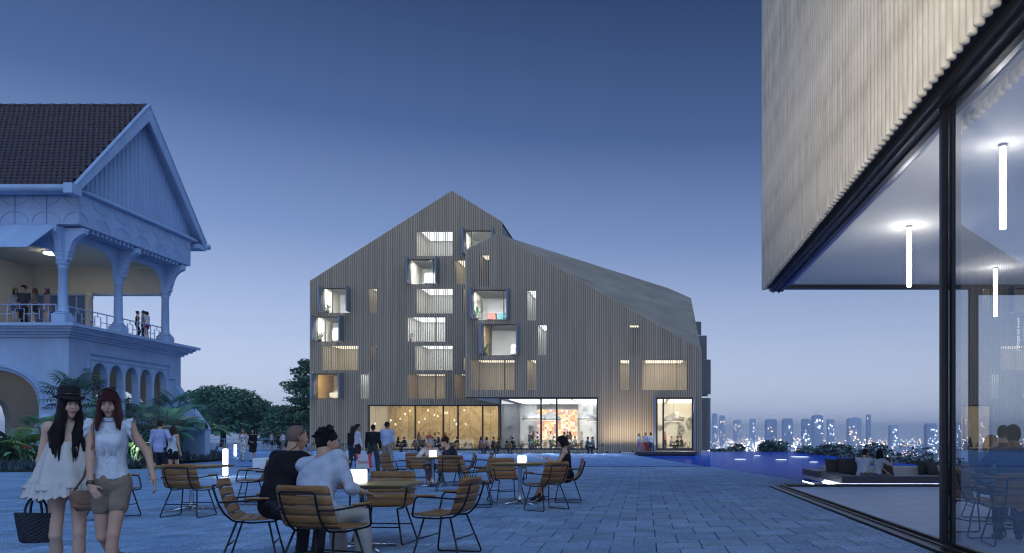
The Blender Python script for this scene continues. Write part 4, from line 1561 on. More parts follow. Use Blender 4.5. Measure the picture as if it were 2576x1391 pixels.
def make_chair():
    t = thing('garden_chair', 'x', 'chair')
    ns = 9
    for k in range(ns):
        a, b = k / ns + (.006 if k else 0), (k + 1) / ns - .004
        slat(a, b, k == ns - 1).build('slat', 'chair_wood' if k % 2 else 'chair_wood_b', t, True)
    tr = .0095
    bk = []
    for tt in (.40, .47, .56, .66, .76, .86, .93):
        y, z, a, b = prof_at(tt)
        bk.append((y - .022 if tt > .5 else y - .012, z - (.02 if tt < .5 else 0)))
    path = [(-.155 - .012 * i / 6, y, z) for i, (y, z) in enumerate(bk)]
    path = path + [(-p[0], p[1], p[2]) for p in path[::-1]]
    MB().tube(arc_path(path, .045, 4), tr, 8).build('back_frame', 'chair_metal', t, True)
    for s in (-1, 1):
        y62, z62, _, _ = prof_at(.735)
        arm = [(s * .165, y62 - .022, z62), (s * .275, y62 + .03, z62), (s * .295, -.02, .640), (s * .295, .185, .650), (s * .285, .225, .45), (s * .22, .22, .428), (s * .20, .0, .416), (s * .17, -.13, .432)]
        MB().tube(arc_path(arm, .05, 4), tr, 8).build('arm', 'chair_metal', t, True)
        MB().bbox(s * .295 - .022, s * .295 + .022, -.03, .20, .651, .670, .008).build('arm_pad', 'arm_wood', t)
        leg = [(s * .185, .15, .425), (s * .265, .235, .012), (s * .265, -.255, .012), (s * .185, -.12, .428)]
        MB().tube(arc_path(leg, .045, 4), tr, 8).build('leg', 'chair_metal', t, True)
        for yy in (.17, -.19):
            MB().bbox(s * .265 - .014, s * .265 + .014, yy - .018, yy + .018, .0, .012, .003).build('foot_glide', 'frame_black', t)
    for (y, z, xx) in ((.194, .21, .226), (-.187, .21, .226)):
        MB().tube([(-xx, y, z), (xx, y, z)], tr * .85, 6).build('crossbar', 'chair_metal', t, True)
    return t


chair0 = make_chair()
chair_used = []


def chair(u, y, face, label, group=None, z=0.0, x=None):
    """face: direction the sitter looks, as plan vector"""
    if not chair_used:
        o = chair0
    else:
        o = copy_tree(chair0)
    chair_used.append(1)
    o.location = (X(u, y) if x is None else x, y, z)
    o.rotation_euler = (0, 0, math.atan2(-face[0], face[1]))
    o.scale = (1.12, 1.05, 1.0)
    o['label'] = label
    if group:
        o['group'] = group
    return o


# far chairs: shell and wire frame
def make_far_chair():
    t = thing('terrace_chair', 'x', 'chair')
    sh = slat(0.0, 1.0, True, 4, 9)
    sh.build('shell', 'chair_wood_b', t, True)
    for s in (-1, 1):
        MB().tube([(s * .185, .15, .425), (s * .265, .235, .012), (s * .265, -.255, .012), (s * .185, -.12, .428)], .010, 4).build('leg', 'chair_metal', t)
        MB().tube([(s * .165, -.28, .63), (s * .295, -.02, .65), (s * .295, .2, .65), (s * .25, .22, .43)], .010, 4).build('arm', 'chair_metal', t)
    return t


fchair0 = make_far_chair()
fch_used = []


def far_chair(x, y, face, label='slatted chair in the row before the lit restaurant front', group='chairs along the restaurant front', z=0.0):
    o = fchair0 if not fch_used else copy_tree(fchair0)
    fch_used.append(1)
    o.location = (x, y, z)
    o.rotation_euler = (0, 0, math.atan2(-face[0], face[1]))
    o['label'] = label
    o['group'] = group
    return o


def table(x, y, label, w=.95, d=.95, h=.76, rz=0.0, group=None, far=False, z=0.0):
    t = thing('cafe_table', label, 'table', (x, y, z), rz, group)
    b = .05
    vs = []
    for (k, zz) in ((.055, h - .045), (0, h - .012), (0, h - .004), (.006, h)):
        vs += [(-w / 2 + k, -d / 2 + k, zz), (w / 2 - k, -d / 2 + k, zz), (w / 2 - k, d / 2 - k, zz), (-w / 2 + k, d / 2 - k, zz)]
    fs = [(3, 2, 1, 0), (12, 13, 14, 15)]
    for r in range(3):
        for i in range(4):
            j = (i + 1) % 4
            fs.append((r * 4 + i, r * 4 + j, r * 4 + 4 + j, r * 4 + 4 + i))
    MB().add(vs, fs).build('table_top', 'table_top', t)
    MB().lathe([(.042, .05), (.038, .08), (.038, h - .09), (.05, h - .06), (.16, h - .046)], 6 if far else 16).build('column', 'chrome', t, True)
    for k in range(4):
        g = R(45 + 90 * k)
        c, s = math.cos(g), math.sin(g)
        MB().tube([(c * .02, s * .02, .085), (c * .10, s * .10, .06), (c * .40, s * .40, .022)], [.030, .026, .014], 5 if far else 8).build('foot', 'chrome', t, True)
    return t


mat('cube_glow', (.85, .85, .85), .5, emit=(.95, .97, 1.0), estr=2.4)
# marble like cloud in the glowing cubes
_m = M('cube_glow').node_tree
_tc = _m.nodes.new("ShaderNodeTexCoord")
_nz = _m.nodes.new("ShaderNodeTexNoise")
_nz.inputs['Scale'].default_value = 26
_nz.inputs['Detail'].default_value = 6
_nz.inputs['Distortion'].default_value = 2.0
_rp = _m.nodes.new("ShaderNodeValToRGB")
_rp.color_ramp.elements[0].position = .42
_rp.color_ramp.elements[0].color = (.95, .97, 1, 1)
_rp.color_ramp.elements[1].position = .62
_rp.color_ramp.elements[1].color = (.78, .80, .84, 1)
_m.links.new(_tc.outputs['Object'], _nz.inputs['Vector'])
_m.links.new(_nz.outputs[0], _rp.inputs[0])
_m.links.new(_rp.outputs[0], _m.nodes["Principled BSDF"].inputs['Emission Color'])
mat('ink', (.25, .26, .28), .6)


def glow_cube(x, y, z, s, label, rz=0.0, mark=False):
    t = thing('glowing_cube', label, 'table lamp', (x, y, z), rz, 'glowing cube lamps on the tables')
    MB().bbox(-s / 2, s / 2, -s / 2, s / 2, .004, s * .92, .008).build('cube', 'cube_glow', t)
    MB().box(-s * .42, s * .42, -s * .42, s * .42, 0.0, .004).build('base', 'frame_dark', t)
    if mark:
        c = bpy.data.curves.new('number', 'FONT')
        c.body = 'B1'
        c.size = .030
        c.align_x = 'CENTER'
        c.extrude = .0004
        me = bpy.data.meshes.new('number')
        to = bpy.data.objects.new('tmp_text', c)
        COL.objects.link(to)
        bpy.context.view_layer.update()
        dg = bpy.context.evaluated_depsgraph_get()
        me = bpy.data.meshes.new_from_object(to.evaluated_get(dg))
        bpy.data.objects.remove(to)
        me.materials.clear()
        me.materials.append(M('ink'))
        o = link('number', me, t)
        o.location = (0, -s / 2 - .0015, s * .70)
        o.rotation_euler = (R(90), 0, 0)


# --- tables
T1 = (X(482, 13.1), 13.1)
T2 = (X(912, 8.6), 8.6)
T3 = (X(1090, 19.5), 19.5)
T4 = (X(1308, 14.4), 14.4)
table(*T1, 'empty square table on the left behind the two walking women', 1.0, .9, .78)
table(*T2, 'near square table of the two seated men with a glowing cube', 1.15, .86, .745)
table(*T3, 'small square table between the grey haired woman and the jacket man', .82, .82, .76)
table(*T4, 'square table in front of the woman holding a phone', .95, .9, .78)
glow_cube(X(900, 8.5), 8.5, .745, .165, 'near glowing white cube lamp marked B1', R(6), True)
glow_cube(X(1089, 19.4), 19.4, .76, .17, 'glowing cube lamp before the grey haired woman', R(10))
glow_cube(X(1313, 14.4), 14.4, .78, .14, 'glowing cube lamp on the table of the phone woman', R(-4))
# --- chairs near the camera
chair(470, 12.2, (.05, 1), 'chair seen from behind at the empty left table', x=X(476, 12.2))
chair(288, 11.9, (1, .15), 'chair half hidden behind the woman in shorts')
chair(640, 14.5, (-1, -.25), 'side-on chair facing the empty left table')
chair(640, 7.75, (.95, .32), 'empty front chair turned right, left of the two seated men')
chair(815, 6.9, (.30, .95), 'near chair from behind under the man in the pale shirt')
chair(968, 9.15, (-.05, -1), 'empty chair beyond the near table facing the camera')
chair(1125, 8.15, (-1, .18), 'empty front chair in profile right of the near table')
chair(1055, 20.1, (.6, -.8), 'chair under the grey haired woman')
chair(1131, 17.9, (-.35, 1), 'chair from behind in front of the jacket man')
chair(992, 19.6, (1, -.12), 'profile chair beside the standing man in pale blue shirt')
chair(1165, 20.0, (-1, -.25), 'chair under the man in the dark jacket')
chair(1212, 20.9, (-.9, -.35), 'far empty chair right of the man in the dark jacket')
chair(1203, 13.9, (1, .15), 'empty profile chair left of the phone woman table')
chair(1274, 15.1, (.55, -.85), 'empty chair beyond the phone woman table facing the camera')
chair(1374, 13.3, (-.75, .62), 'chair from behind in front of the phone woman')
chair(1428, 15.0, (-1, -.1), 'chair under the woman with the phone')
# pavilion furniture
chair(0, 9.75, (1, .12), 'left chair in profile inside the glass pavilion', x=X(2452, 9.75), z=.013)
chair(0, 11.6, (1, -.2), 'chair under the blonde woman inside the pavilion', x=X(2475, 11.6), z=.013)
chair(0, 8.9, (.12, 1), 'near chair from behind in the pavilion at the right picture edge', x=X(2552, 8.9), z=.013)
table(X(2560, 10.6), 10.6, 'table of the people inside the glass pavilion', .95, .95, .76, z=.013)

# --- terrace tables before the restaurant
TT = [(837, 66, 0), (872, 65, 0), (760, 69, 0), (1009, 66, 0), (1052, 66, 0), (1096, 67, 0), (1143, 65, 0), (1180, 61, 0), (1217, 58.5, 0), (1248, 58.8, 0), (1283, 58.5, 0), (1330, 59, 0), (1425, 58.7, 0), (1484, 58.5, 0)]
TD = ['of the diner in grey green', 'right of the building corner bollards', 'beside the tall layered tree', 'under the left chevron pane', 'of the diner in teal waistcoat', 'behind the grey haired woman', 'of the lone diner in black',
      'left of the glass corner recess', 'of the diner in violet jumper', 'of the diner in navy suit', 'of the diner in black suit', 'before the left shop pane', 'before the right shop pane', 'at the right end of the shop window']
for k, (u, y, _) in enumerate(TT):
    xx = X(u, y)
    table(xx, y, 'small terrace table ' + TD[k], .8, .8, .74, group='tables along the restaurant front', far=True)
    for s in (-1, 1):
        far_chair(xx + s * .72, y + rnd.uniform(-.1, .1), (-s, rnd.uniform(-.2, .2)), '%s chair at the terrace table ' % ('left' if s < 0 else 'right') + TD[k])
    if k % 2 == 0:
        far_chair(xx + .1, y - .75, (rnd.uniform(-.3, .3), 1), 'near chair at the terrace table ' + TD[k])
    if k % 3 == 0:
        far_chair(xx - .1, y + .75, (rnd.uniform(-.3, .3), -1), 'far chair at the terrace table ' + TD[k])
for (u, y, f, l) in ((668, 77, (1, .3), 'chair left of the four people at the far balustrade'), (725, 78, (-1, .2), 'chair right of the four people at the far balustrade'), (741, 78.5, (1, .1), 'farthest right chair by the far balustrade')):
    far_chair(X(u, y), y, f, l, 'chairs by the far balustrade')
# inside tables
for (u, y, l) in ((1696, 65.5, 'in the middle of the terrace door'), (1735, 66, 'at the right leaf of the terrace door'), (1345, 66.0, 'behind the left shop pane'), (1400, 65.5, 'before the glowing panels'), (1440, 66.2, 'right of the glowing panels'), (1480, 66.3, 'behind the right frame of the shop window')):
    xx = X(u, y)
    table(xx, y, 'indoor dining table ' + l, .8, .8, .74, group='tables inside the restaurant', far=True, z=.06)
    for s in (-1, 1):
        far_chair(xx + s * .72, y, (-s, rnd.uniform(-.2, .2)), '%s indoor chair at the table ' % ('left' if s < 0 else 'right') + l, 'chairs inside the restaurant', .06)


# --- bollard lights
def bollard(u, v, y, label, h=None):
    p = Vector((X(u, y), y, 0))
    h = h or 1.0
    t = thing('light_bollard', label, 'bollard', p, group='light bollards on the plaza')
    MB().bbox(-.055, .055, -.055, .055, .05, h * .86, .01).build('light_column', 'lamp_white', t)
    MB().bbox(-.062, .062, -.062, .062, h * .86, h, .01).build('cap', 'steel_satin', t)
    MB().bbox(-.08, .08, -.08, .08, 0, .05, .008).build('base', 'steel_satin', t)


bollard(567, 1200, 24.4, 'near light bollard left of the seated men, before the planting', 1.02)
bollard(843, 1155, 44.3, 'light bollard left of the group of four standing people', 1.05)
bollard(829, 1136, 62, 'farther light bollard by the building corner')
bollard(592, 1150, 50, 'light bollard beyond the planting bed edge', .9)


def block(x0, x1, y0, y1, h, label):
    t = thing('stone_bench', label, 'bench', ((x0 + x1) / 2, (y0 + y1) / 2, 0), group='stone bench blocks')
    w, d = (x1 - x0) / 2, (y1 - y0) / 2
    MB().bbox(-w, w, -d, d, .06, h, .02).build('block', 'stone_white', t)
    MB().box(-w + .08, w - .08, -d + .08, d - .08, 0, .059).build('plinth', 'frame_dark', t)


block(X(645, 27.5), X(740, 27.5), 27.2, 28.4, .52, 'pale stone bench block behind the profile chair')
block(X(876, 43), X(925, 43), 42.5, 43.6, .5, 'stone bench block behind the shopping bag')
block(X(800, 46), X(836, 46), 46, 47, .48, 'low stone bench block beside the second bollard')
# far balustrade under the trees
rl = thing('balustrade', 'pale blue metal balustrade with square links under the trees', 'railing', (-32, 80, 0))
rl_a, rl_b = (X(470, 80), 80, 0), (X(778, 80), 80, 0)
railing(rl_a, rl_b, .22, .85, parent=rl, step=1.0, r=.03)
MB().box(rl_a[0], rl_b[0], 79.85, 80.15, -.02, .22).build('kerb', 'concrete', rl, world=True)
# ================================================================== people: smooth bodies meshed from blended forms
def V3(*a):
    return np.array(a, dtype=float)


def nrm3(v):
    v = np.asarray(v, float)
    return v / (np.linalg.norm(v) + 1e-9)


def cone(a, b, ra, rb, k=.02):
    return ('c', np.asarray(a, float), np.asarray(b, float), ra, rb, k)


def elli(c, r, ax=None, k=.03):
    ax = np.eye(3) if ax is None else np.array(ax, float)
    return ('e', np.asarray(c, float), np.asarray(r, float), ax, None, k)


def grow(p, t):
    if p[0] == 'c':
        return ('c', p[1], p[2], p[3] + t, p[4] + t, p[5])
    return ('e', p[1], p[2] + t, p[3], None, p[5])


def box_of(p, pad):
    if p[0] == 'c':
        r = max(p[3], p[4]) + pad
        return np.minimum(p[1], p[2]) - r, np.maximum(p[1], p[2]) + r
    e = np.abs(p[3].T) @ p[2] + pad
    return p[1] - e, p[1] + e


def dist(p, G):
    if p[0] == 'c':
        ba = p[2] - p[1]
        pa = G - p[1]
        h = np.clip((pa @ ba) / (ba @ ba + 1e-12), 0, 1)
        return np.linalg.norm(pa - h[..., None] * ba, axis=-1) - (p[3] + (p[4] - p[3]) * h)
    q = (G - p[1]) @ p[3].T
    k0 = np.linalg.norm(q / p[2], axis=-1)
    k1 = np.linalg.norm(q / (p[2] ** 2), axis=-1) + 1e-9
    return k0 * (k0 - 1) / k1


def sdf_mesh(add, res, sub=(), planes=(), fold=0.0, seed=0):
    lo = np.min([box_of(p, 0)[0] for p in add], 0) - 2.5 * res - fold
    hi = np.max([box_of(p, 0)[1] for p in add], 0) + 2.5 * res + fold
    n = np.ceil((hi - lo) / res).astype(int) + 1
    D = np.full(n, 1.0)
    ax = [lo[i] + np.arange(n[i]) * res for i in range(3)]

    def region(p, pad):
        a, b = box_of(p, pad)
        i0 = np.clip(np.floor((a - lo) / res).astype(int), 0, n - 1)
        i1 = np.clip(np.ceil((b - lo) / res).astype(int) + 1, 1, n)
        sl = tuple(slice(x, y) for x, y in zip(i0, i1))
        G = np.stack(np.meshgrid(*[ax[i][sl[i]] for i in range(3)], indexing='ij'), -1)
        return sl, G
    for p in add:
        k = p[5]
        sl, G = region(p, k + 2 * res)
        d = dist(p, G)
        o = D[sl]
        h = np.maximum(k - np.abs(o - d), 0) / k
        D[sl] = np.minimum(o, d) - h * h * k * .25
    for p in sub:
        k = p[5]
        sl, G = region(p, k + 2 * res)
        d = -dist(p, G)
        o = D[sl]
        h = np.maximum(k - np.abs(o - d), 0) / k
        D[sl] = np.maximum(o, d) + h * h * k * .25
    if planes:
        G = np.stack(np.meshgrid(*ax, indexing='ij'), -1)
        for c, nn in planes:          # removes the side nn points to
            D = np.maximum(D, (G - c) @ nrm3(nn))
    if fold:
        rg = np.random.RandomState(seed)
        G = np.stack(np.meshgrid(*ax, indexing='ij'), -1)
        w = np.zeros(n)
        for _ in range(5):
            f = rg.normal(size=3) * V3(26, 26, 11)
            w += np.sin(G @ f + rg.uniform(0, 6) + 1.5 * np.sin(G @ (rg.normal(size=3) * 9)))
        D = D + fold * w * .3
    S = D < 0
    c = np.zeros(tuple(n - 1), dtype=np.int8)
    offs = [(i, j, k) for i in (0, 1) for j in (0, 1) for k in (0, 1)]
    for o in offs:
        c += S[o[0]:n[0] - 1 + o[0], o[1]:n[1] - 1 + o[1], o[2]:n[2] - 1 + o[2]]
    act = np.argwhere((c > 0) & (c < 8))
    if len(act) == 0:
        return np.zeros((0, 3)), np.zeros((0, 4), int)
    idx = np.full(tuple(n - 1), -1, dtype=np.int64)
    idx[tuple(act.T)] = np.arange(len(act))
    vals = np.stack([D[act[:, 0] + o[0], act[:, 1] + o[1], act[:, 2] + o[2]] for o in offs], 1)
    acc = np.zeros((len(act), 3))
    cnt = np.zeros(len(act))
    for i, a in enumerate(offs):
        for j, b in enumerate(offs):
            if j > i and sum(abs(x - y) for x, y in zip(a, b)) == 1:
                va, vb = vals[:, i], vals[:, j]
                m = (va < 0) != (vb < 0)
                t = np.where(m, va / np.where(m, va - vb, 1), 0)
                pt = np.array(a) + t[:, None] * (np.array(b) - np.array(a))
                acc[m] += pt[m]
                cnt[m] += 1
    V = lo + (act + acc / cnt[:, None]) * res
    Q = []
    for axn in range(3):
        sl0 = [slice(None)] * 3
        sl1 = [slice(None)] * 3
        sl0[axn] = slice(0, n[axn] - 1)
        sl1[axn] = slice(1, n[axn])
        ch = S[tuple(sl0)] != S[tuple(sl1)]
        e = np.argwhere(ch)
        b1, b2 = [i for i in range(3) if i != axn]
        e = e[(e[:, b1] > 0) & (e[:, b2] > 0) & (e[:, b1] < n[b1] - 1) & (e[:, b2] < n[b2] - 1)]
        inside = S[tuple(e.T)]

        def at(d1, d2):
            q = e.copy()
            q[:, b1] -= d1
            q[:, b2] -= d2
            return idx[tuple(q.T)]
        q = np.stack([at(1, 1), at(0, 1), at(0, 0), at(1, 0)], 1)
        flip = ~inside if axn != 1 else inside
        q[flip] = q[flip][:, ::-1]
        Q.append(q)
    Q = np.concatenate(Q)
    Q = Q[(Q >= 0).all(1)]
    return V, Q


def sdf_obj(name, m, parent, add, res, **kw):
    V, Q = sdf_mesh(add, res, **kw)
    if len(Q) == 0:
        return None
    return link(name, np_mesh(name, V, Q, m, True), parent)


def ik(a, c, l1, l2, hint):
    a, c = np.asarray(a, float), np.asarray(c, float)
    d = c - a
    L = np.linalg.norm(d)
    mx = (l1 + l2) * .998
    if L > mx:
        c = a + d * mx / L
        d = c - a
        L = mx
    L = max(L, abs(l1 - l2) + 1e-3)
    x = (l1 * l1 - l2 * l2 + L * L) / (2 * L)
    h = math.sqrt(max(l1 * l1 - x * x, 0))
    u = nrm3(d)
    hv = np.asarray(hint, float)
    hv = nrm3(hv - u * (hv @ u))
    return a + u * x + hv * h, c


def rot_about(v, axis, ang):
    axis = nrm3(axis)
    v = np.asarray(v, float)
    return v * math.cos(ang) + np.cross(axis, v) * math.sin(ang) + axis * (axis @ v) * (1 - math.cos(ang))


SKIN_N = 0
CLOTH = {}


def cloth(c, rough=.8):
    key = tuple(round(x, 3) for x in c)
    if key not in CLOTH:
        nm = 'cloth_%d' % len(CLOTH)
        mat(nm, c, rough, var=.16, scale=7, bump=.55, bscale=22, spec=.2)
        CLOTH[key] = nm
    return CLOTH[key]


mat('skin_a', (.54, .31, .205), .5, var=.05, scale=12, spec=.35)
mat('skin_b', (.42, .23, .145), .5, var=.05, scale=12, spec=.35)
mat('skin_c', (.62, .385, .27), .5, var=.05, scale=12, spec=.35)
mat('lip', (.36, .10, .10), .4)
mat('eye_dark', (.02, .015, .015), .25)
mat('eye_white', (.62, .60, .58), .35)
HAIRC = {'black': (.010, .008, .010), 'brown': (.035, .018, .012), 'auburn': (.075, .016, .016), 'red': (.17, .065, .03), 'blond': (.40, .25, .10), 'grey': (.42, .43, .46), 'ginger': (.20, .085, .035)}
for k_, c_ in HAIRC.items():
    mat('hair_' + k_, c_, .5, var=.5, scale=30, sx=(8, 8, .7), bump=.8, bscale=90, spec=.22)


def hand_prims(w, d, nrm, sgn, curl, s=1.0):
    """palm, four unequal fingers with knuckle bends, thumb leaving the side of the palm; nrm = way the fingers curl"""
    d, nrm = nrm3(d), np.asarray(nrm, float)
    nrm = nrm3(nrm - d * (nrm @ d))
    side = np.cross(d, nrm) * sgn
    out = [elli(w + d * .048 * s, V3(.036, .050, .014) * s, [side, d, nrm], .012)]
    for off, L in ((-.029, .062), (-.010, .074), (.010, .080), (.028, .072)):
        p = w + d * .088 * s + side * off * s
        dd = d
        r = .0088 * s
        for kx, fr in ((.6, .45), (1.0, .31), (.8, .24)):
            dd = nrm3(dd * math.cos(curl * kx) + np.cross(np.cross(dd, nrm), dd) * math.sin(curl * kx)) if curl else dd
            q = p + dd * L * fr * s
            out.append(cone(p, q, r, r * .88, .004))
            p, r = q, r * .88
    p = w + d * .028 * s + side * .030 * s
    q = p + nrm3(d * .62 + side * .62 + nrm * .35 * (1 + curl)) * .042 * s
    e = q + nrm3(d * .85 + side * .15 + nrm * .4 * (1 + curl)) * .034 * s
    out += [cone(p, q, .0125 * s, .0105 * s, .01), cone(q, e, .0105 * s, .0085 * s, .004)]
    return out


def person(label, x, y, face, sp, z=0.0, group=None):
    """sp: dict describing build, pose and clothes; local frame: forward +Y, right +X, metres at 1.75 m"""
    H = sp.get('h', 1.72)
    res = sp.get('res', .02)
    f = sp.get('f', False)
    near = res < .0125
    root = thing('person', label, 'person', (x, y, z), math.atan2(-face[0], face[1]), group, H / 1.75)
    skin = sp.get('skin', 'skin_a')
    pose = sp.get('pose', 'stand')
    pz = sp.get('pz', .955 if pose != 'sit' else .545)
    pel = V3(sp.get('px', 0), sp.get('py', 0), pz)
    lean, side, tw = R(sp.get('lean', 2 if pose != 'sit' else 6)), R(sp.get('side', 0)), R(sp.get('twist', 0))
    U = nrm3(V3(math.sin(side), math.sin(lean), math.cos(lean) * math.cos(side)))
    Rv = V3(1, 0, 0)
    Rs = rot_about(Rv, U, tw)
    Rs = nrm3(Rs - U * (Rs @ U))
    Fw = np.cross(U, Rs)
    sw = .158 if f else .182
    curve = sp.get('hunch', .0)
    waist = pel + U * .14 - Fw * curve * .5
    chest = pel + U * .335 + Fw * .0
    neck = pel + U * .535 + Fw * curve
    sh = {s: pel + U * .475 + Rs * sw * q + Fw * curve * .7 for s, q in (('L', -1), ('R', 1))}
    hy, hp, hr = R(sp.get('yaw', 0)), R(sp.get('pitch', 0)), R(sp.get('roll', 0))
    # head frame: yaw about z (to the left +), pitch down +
    hF = rot_about(Fw * .75 + V3(0, 1, 0) * .25, V3(0, 0, 1), hy)
    hF = nrm3(hF - V3(0, 0, 1) * hF[2] * .9)
    hR = nrm3(np.cross(hF, V3(0, 0, 1)))
    hF = rot_about(hF, hR, -hp)
    hU = np.cross(hR, hF)
    if hr:
        hU, hR = rot_about(hU, hF, hr), rot_about(hR, hF, hr)
    hc = neck + nrm3(U * .6 + hU * .4) * .150 + hF * .018
    fs = .95 if f else 1.0
    hA = [hR, hF, hU]
    # limbs
    hands = sp.get('hands', {})
    feet = sp.get('feet', {})
    A, Lg = {}, {}
    for s, q in (('L', -1), ('R', 1)):
        tgt = hands.get(s)
        if tgt is None:
            tgt = sh[s] + V3(q * .07, .05, -.54)
        else:
            tgt = V3(*tgt)
        hint = V3(*sp.get('elbow' + s, (q * .5, -1, -.1)))
        el, wr = ik(sh[s], tgt, .29, .255, hint)
        A[s] = (sh[s], el, wr)
        hip = pel + Rv * q * .086 - V3(0, 0, .035)
        ft = feet.get(s)
        if ft is None:
            ft = (q * .10, 0, .085) if pose != 'sit' else (q * .11, .40, .085)
        kn, an = ik(hip, V3(*ft[:3]), .435, .42, V3(*sp.get('knee' + s, (q * .08, 1, .3 if pose != 'sit' else 1.0))))
        fd = nrm3(V3(*sp.get('toe' + s, (q * .15, 1, -.02))))
        Lg[s] = (hip, kn, an, fd)
    tor = []
    if f:
        tor += [elli(pel + U * .0, (.165, .118, .125), [Rv, np.cross(U, Rv), U], .06), elli(waist, (.118, .092, .14), [Rs, Fw, U], .06),
                elli(chest + U * .0, (.140, .098, .17), [Rs, Fw, U], .06), cone(sh['L'] * .86 + neck * .14, sh['R'] * .86 + neck * .14, .048, .048, .06)]
        for q in (-1, 1):
            tor.append(elli(chest + U * .02 + Fw * .066 + Rs * q * .062, (.054, .046, .056), [Rs, Fw, U], .04))
    else:
        b = sp.get('build', 1.0)
        tor += [elli(pel, (.158 * b, .118 * b, .125), [Rv, np.cross(U, Rv), U], .06), elli(waist, (.142 * b, .108 * b, .15), [Rs, Fw, U], .06),
                elli(chest, (.172 * b, .118 * b, .18), [Rs, Fw, U], .06), cone(sh['L'] * .86 + neck * .14, sh['R'] * .86 + neck * .14, .060, .060, .06)]
    nk = [cone(neck - U * .05, neck * .25 + hc * .75 - hF * .02, .062 if not f else .050, .052 if not f else .044, .03)]
    head = [elli(hc + hU * .028 - hF * .006, V3(.074, .093, .090) * fs, hA, .02), cone(hc + hF * .028 - hU * .012, hc + hF * .056 - hU * .088, .062 * fs, .030 * fs, .03),
            elli(hc - hU * .035 + hF * .02, V3(.060, .064, .065) * fs, hA, .02)]
    hsub = []
    if res < .017:
        head += [cone(hc + hF * .090 + hU * .016, hc + hF * .105 - hU * .024, .0075, .0115, .012)]
        for q in (-1, 1):
            head.append(elli(hc + hR * q * .076 * fs - hU * .008 - hF * .008, (.011, .019, .030), hA, .006))
            head.append(elli(hc + hR * q * .036 + hF * .066 - hU * .030, (.026, .022, .022), hA, .02))
            hsub.append(elli(hc + hR * q * .031 + hF * .103 + hU * .012, (.017, .013, .010), hA, .014))
        head.append(elli(hc + hF * .087 - hU * .053, (.022, .013, .011), hA, .008))
    ar, arm_p, leg_p, hand_p, foot_p = (.045, .034, .024) if f else (.055, .042, .028), {}, {}, [], []
    for s, q in (('L', -1), ('R', 1)):
        a, e, w = A[s]
        fo = (w - e)
        arm_p[s] = [cone(a, e, ar[0], ar[1], .03), cone(e, w, ar[1] * 1.02, ar[2], .02), elli(a, (ar[0] * 1.12,) * 3, None, .04)]
        hd = nrm3(V3(*sp['hdir' + s])) if 'hdir' + s in sp else nrm3(fo)
        hn = V3(*sp.get('palm' + s, (-q, .2, 0)))
        if near:
            hand_p += hand_prims(w, hd, hn, q if not sp.get('mirror' + s) else -q, sp.get('curl' + s, .45), .92 if f else 1.03)
        else:
            hand_p += [cone(w, w + hd * .065, .026, .032, .02), cone(w + hd * .065, w + hd * .125 + nrm3(hn) * .02, .026, .016, .02), cone(w + hd * .02, w + hd * .06 + nrm3(hn) * .035, .014, .012, .01)]
        hip, kn, an, fd = Lg[s]
        lr = (.084, .052, .034) if f else (.086, .057, .040)
        sd = nrm3(an - kn)
        fbk = -nrm3(np.cross(np.cross(sd, V3(*(fd[0], fd[1], 0))), sd)) * -1
        leg_p[s] = [cone(hip, kn, lr[0], lr[1], .05), cone(kn, an, lr[1] * .98, lr[2], .02), elli(kn * .70 + an * .30 - fbk * .022, (.047, .047, .10), None, .04)]
        heel = an - V3(0, 0, .045) - fd * .045
        toe = an - V3(0, 0, .058) + fd * .155
        foot_p += [cone(an, heel, .036, .032, .03), cone(heel, toe, .032, .024, .03)]
        Lg[s] = (hip, kn, an, fd, heel, toe)
    allp = tor + nk + head + arm_p['L'] + arm_p['R'] + leg_p['L'] + leg_p['R'] + hand_p + foot_p
    sdf_obj('body', skin, root, allp, res, sub=hsub)
    J = dict(pel=pel, U=U, Rs=Rs, Fw=Fw, waist=waist, chest=chest, neck=neck, sh=sh, hc=hc, hA=hA, A=A, L=Lg, arm=arm_p, leg=leg_p, tor=tor, root=root, res=res, skin=skin)
    # ---- face details
    if res < .012:
        for q in (-1, 1):
            ec = hc + hR * q * .031 + hF * .0885 + hU * .011
            MB().ell(ec, (.0125, .0062, .0052), [Vector(v) for v in hA], 10, 6).build('eye', 'eye_white', root, True)
            MB().ell(ec + hF * .0035, (.0056, .0040, .0055), [Vector(v) for v in hA], 8, 6).build('iris', 'eye_dark', root, True)
            MB().tube([Vector(ec + hR * t * .016 + hU * (.0065 - .3 * abs(t) * .012) + hF * (.004 - abs(t) * .004)) for t in (-1, -.5, 0, .5, 1)], .0022, 5).build('eyelash', 'eye_dark', root)
            MB().tube([Vector(hc + hR * (q * .031 + t * .019) + hF * (.094 - .010 * t * q * (1) - .004) + hU * (.0345 - .007 * (t * q) ** 2)) for t in (-1, -.4, .2, 1)], .0030, 5).build('eyebrow', 'hair_' + sp.get('hair', ('short', 'black'))[1] if sp.get('hair', ('short', 'black'))[1] != 'grey' else 'hair_grey', root)
        MB().ell(hc + hF * .0945 - hU * .0505, (.020, .0075, .0050), [Vector(v) for v in hA], 10, 6).build('lips', 'lip', root, True)
        MB().ell(hc + hF * .0935 - hU * .0580, (.017, .0070, .0055), [Vector(v) for v in hA], 10, 6).build('lips', 'lip', root, True)
    # ---- clothes
    top = sp.get('top')
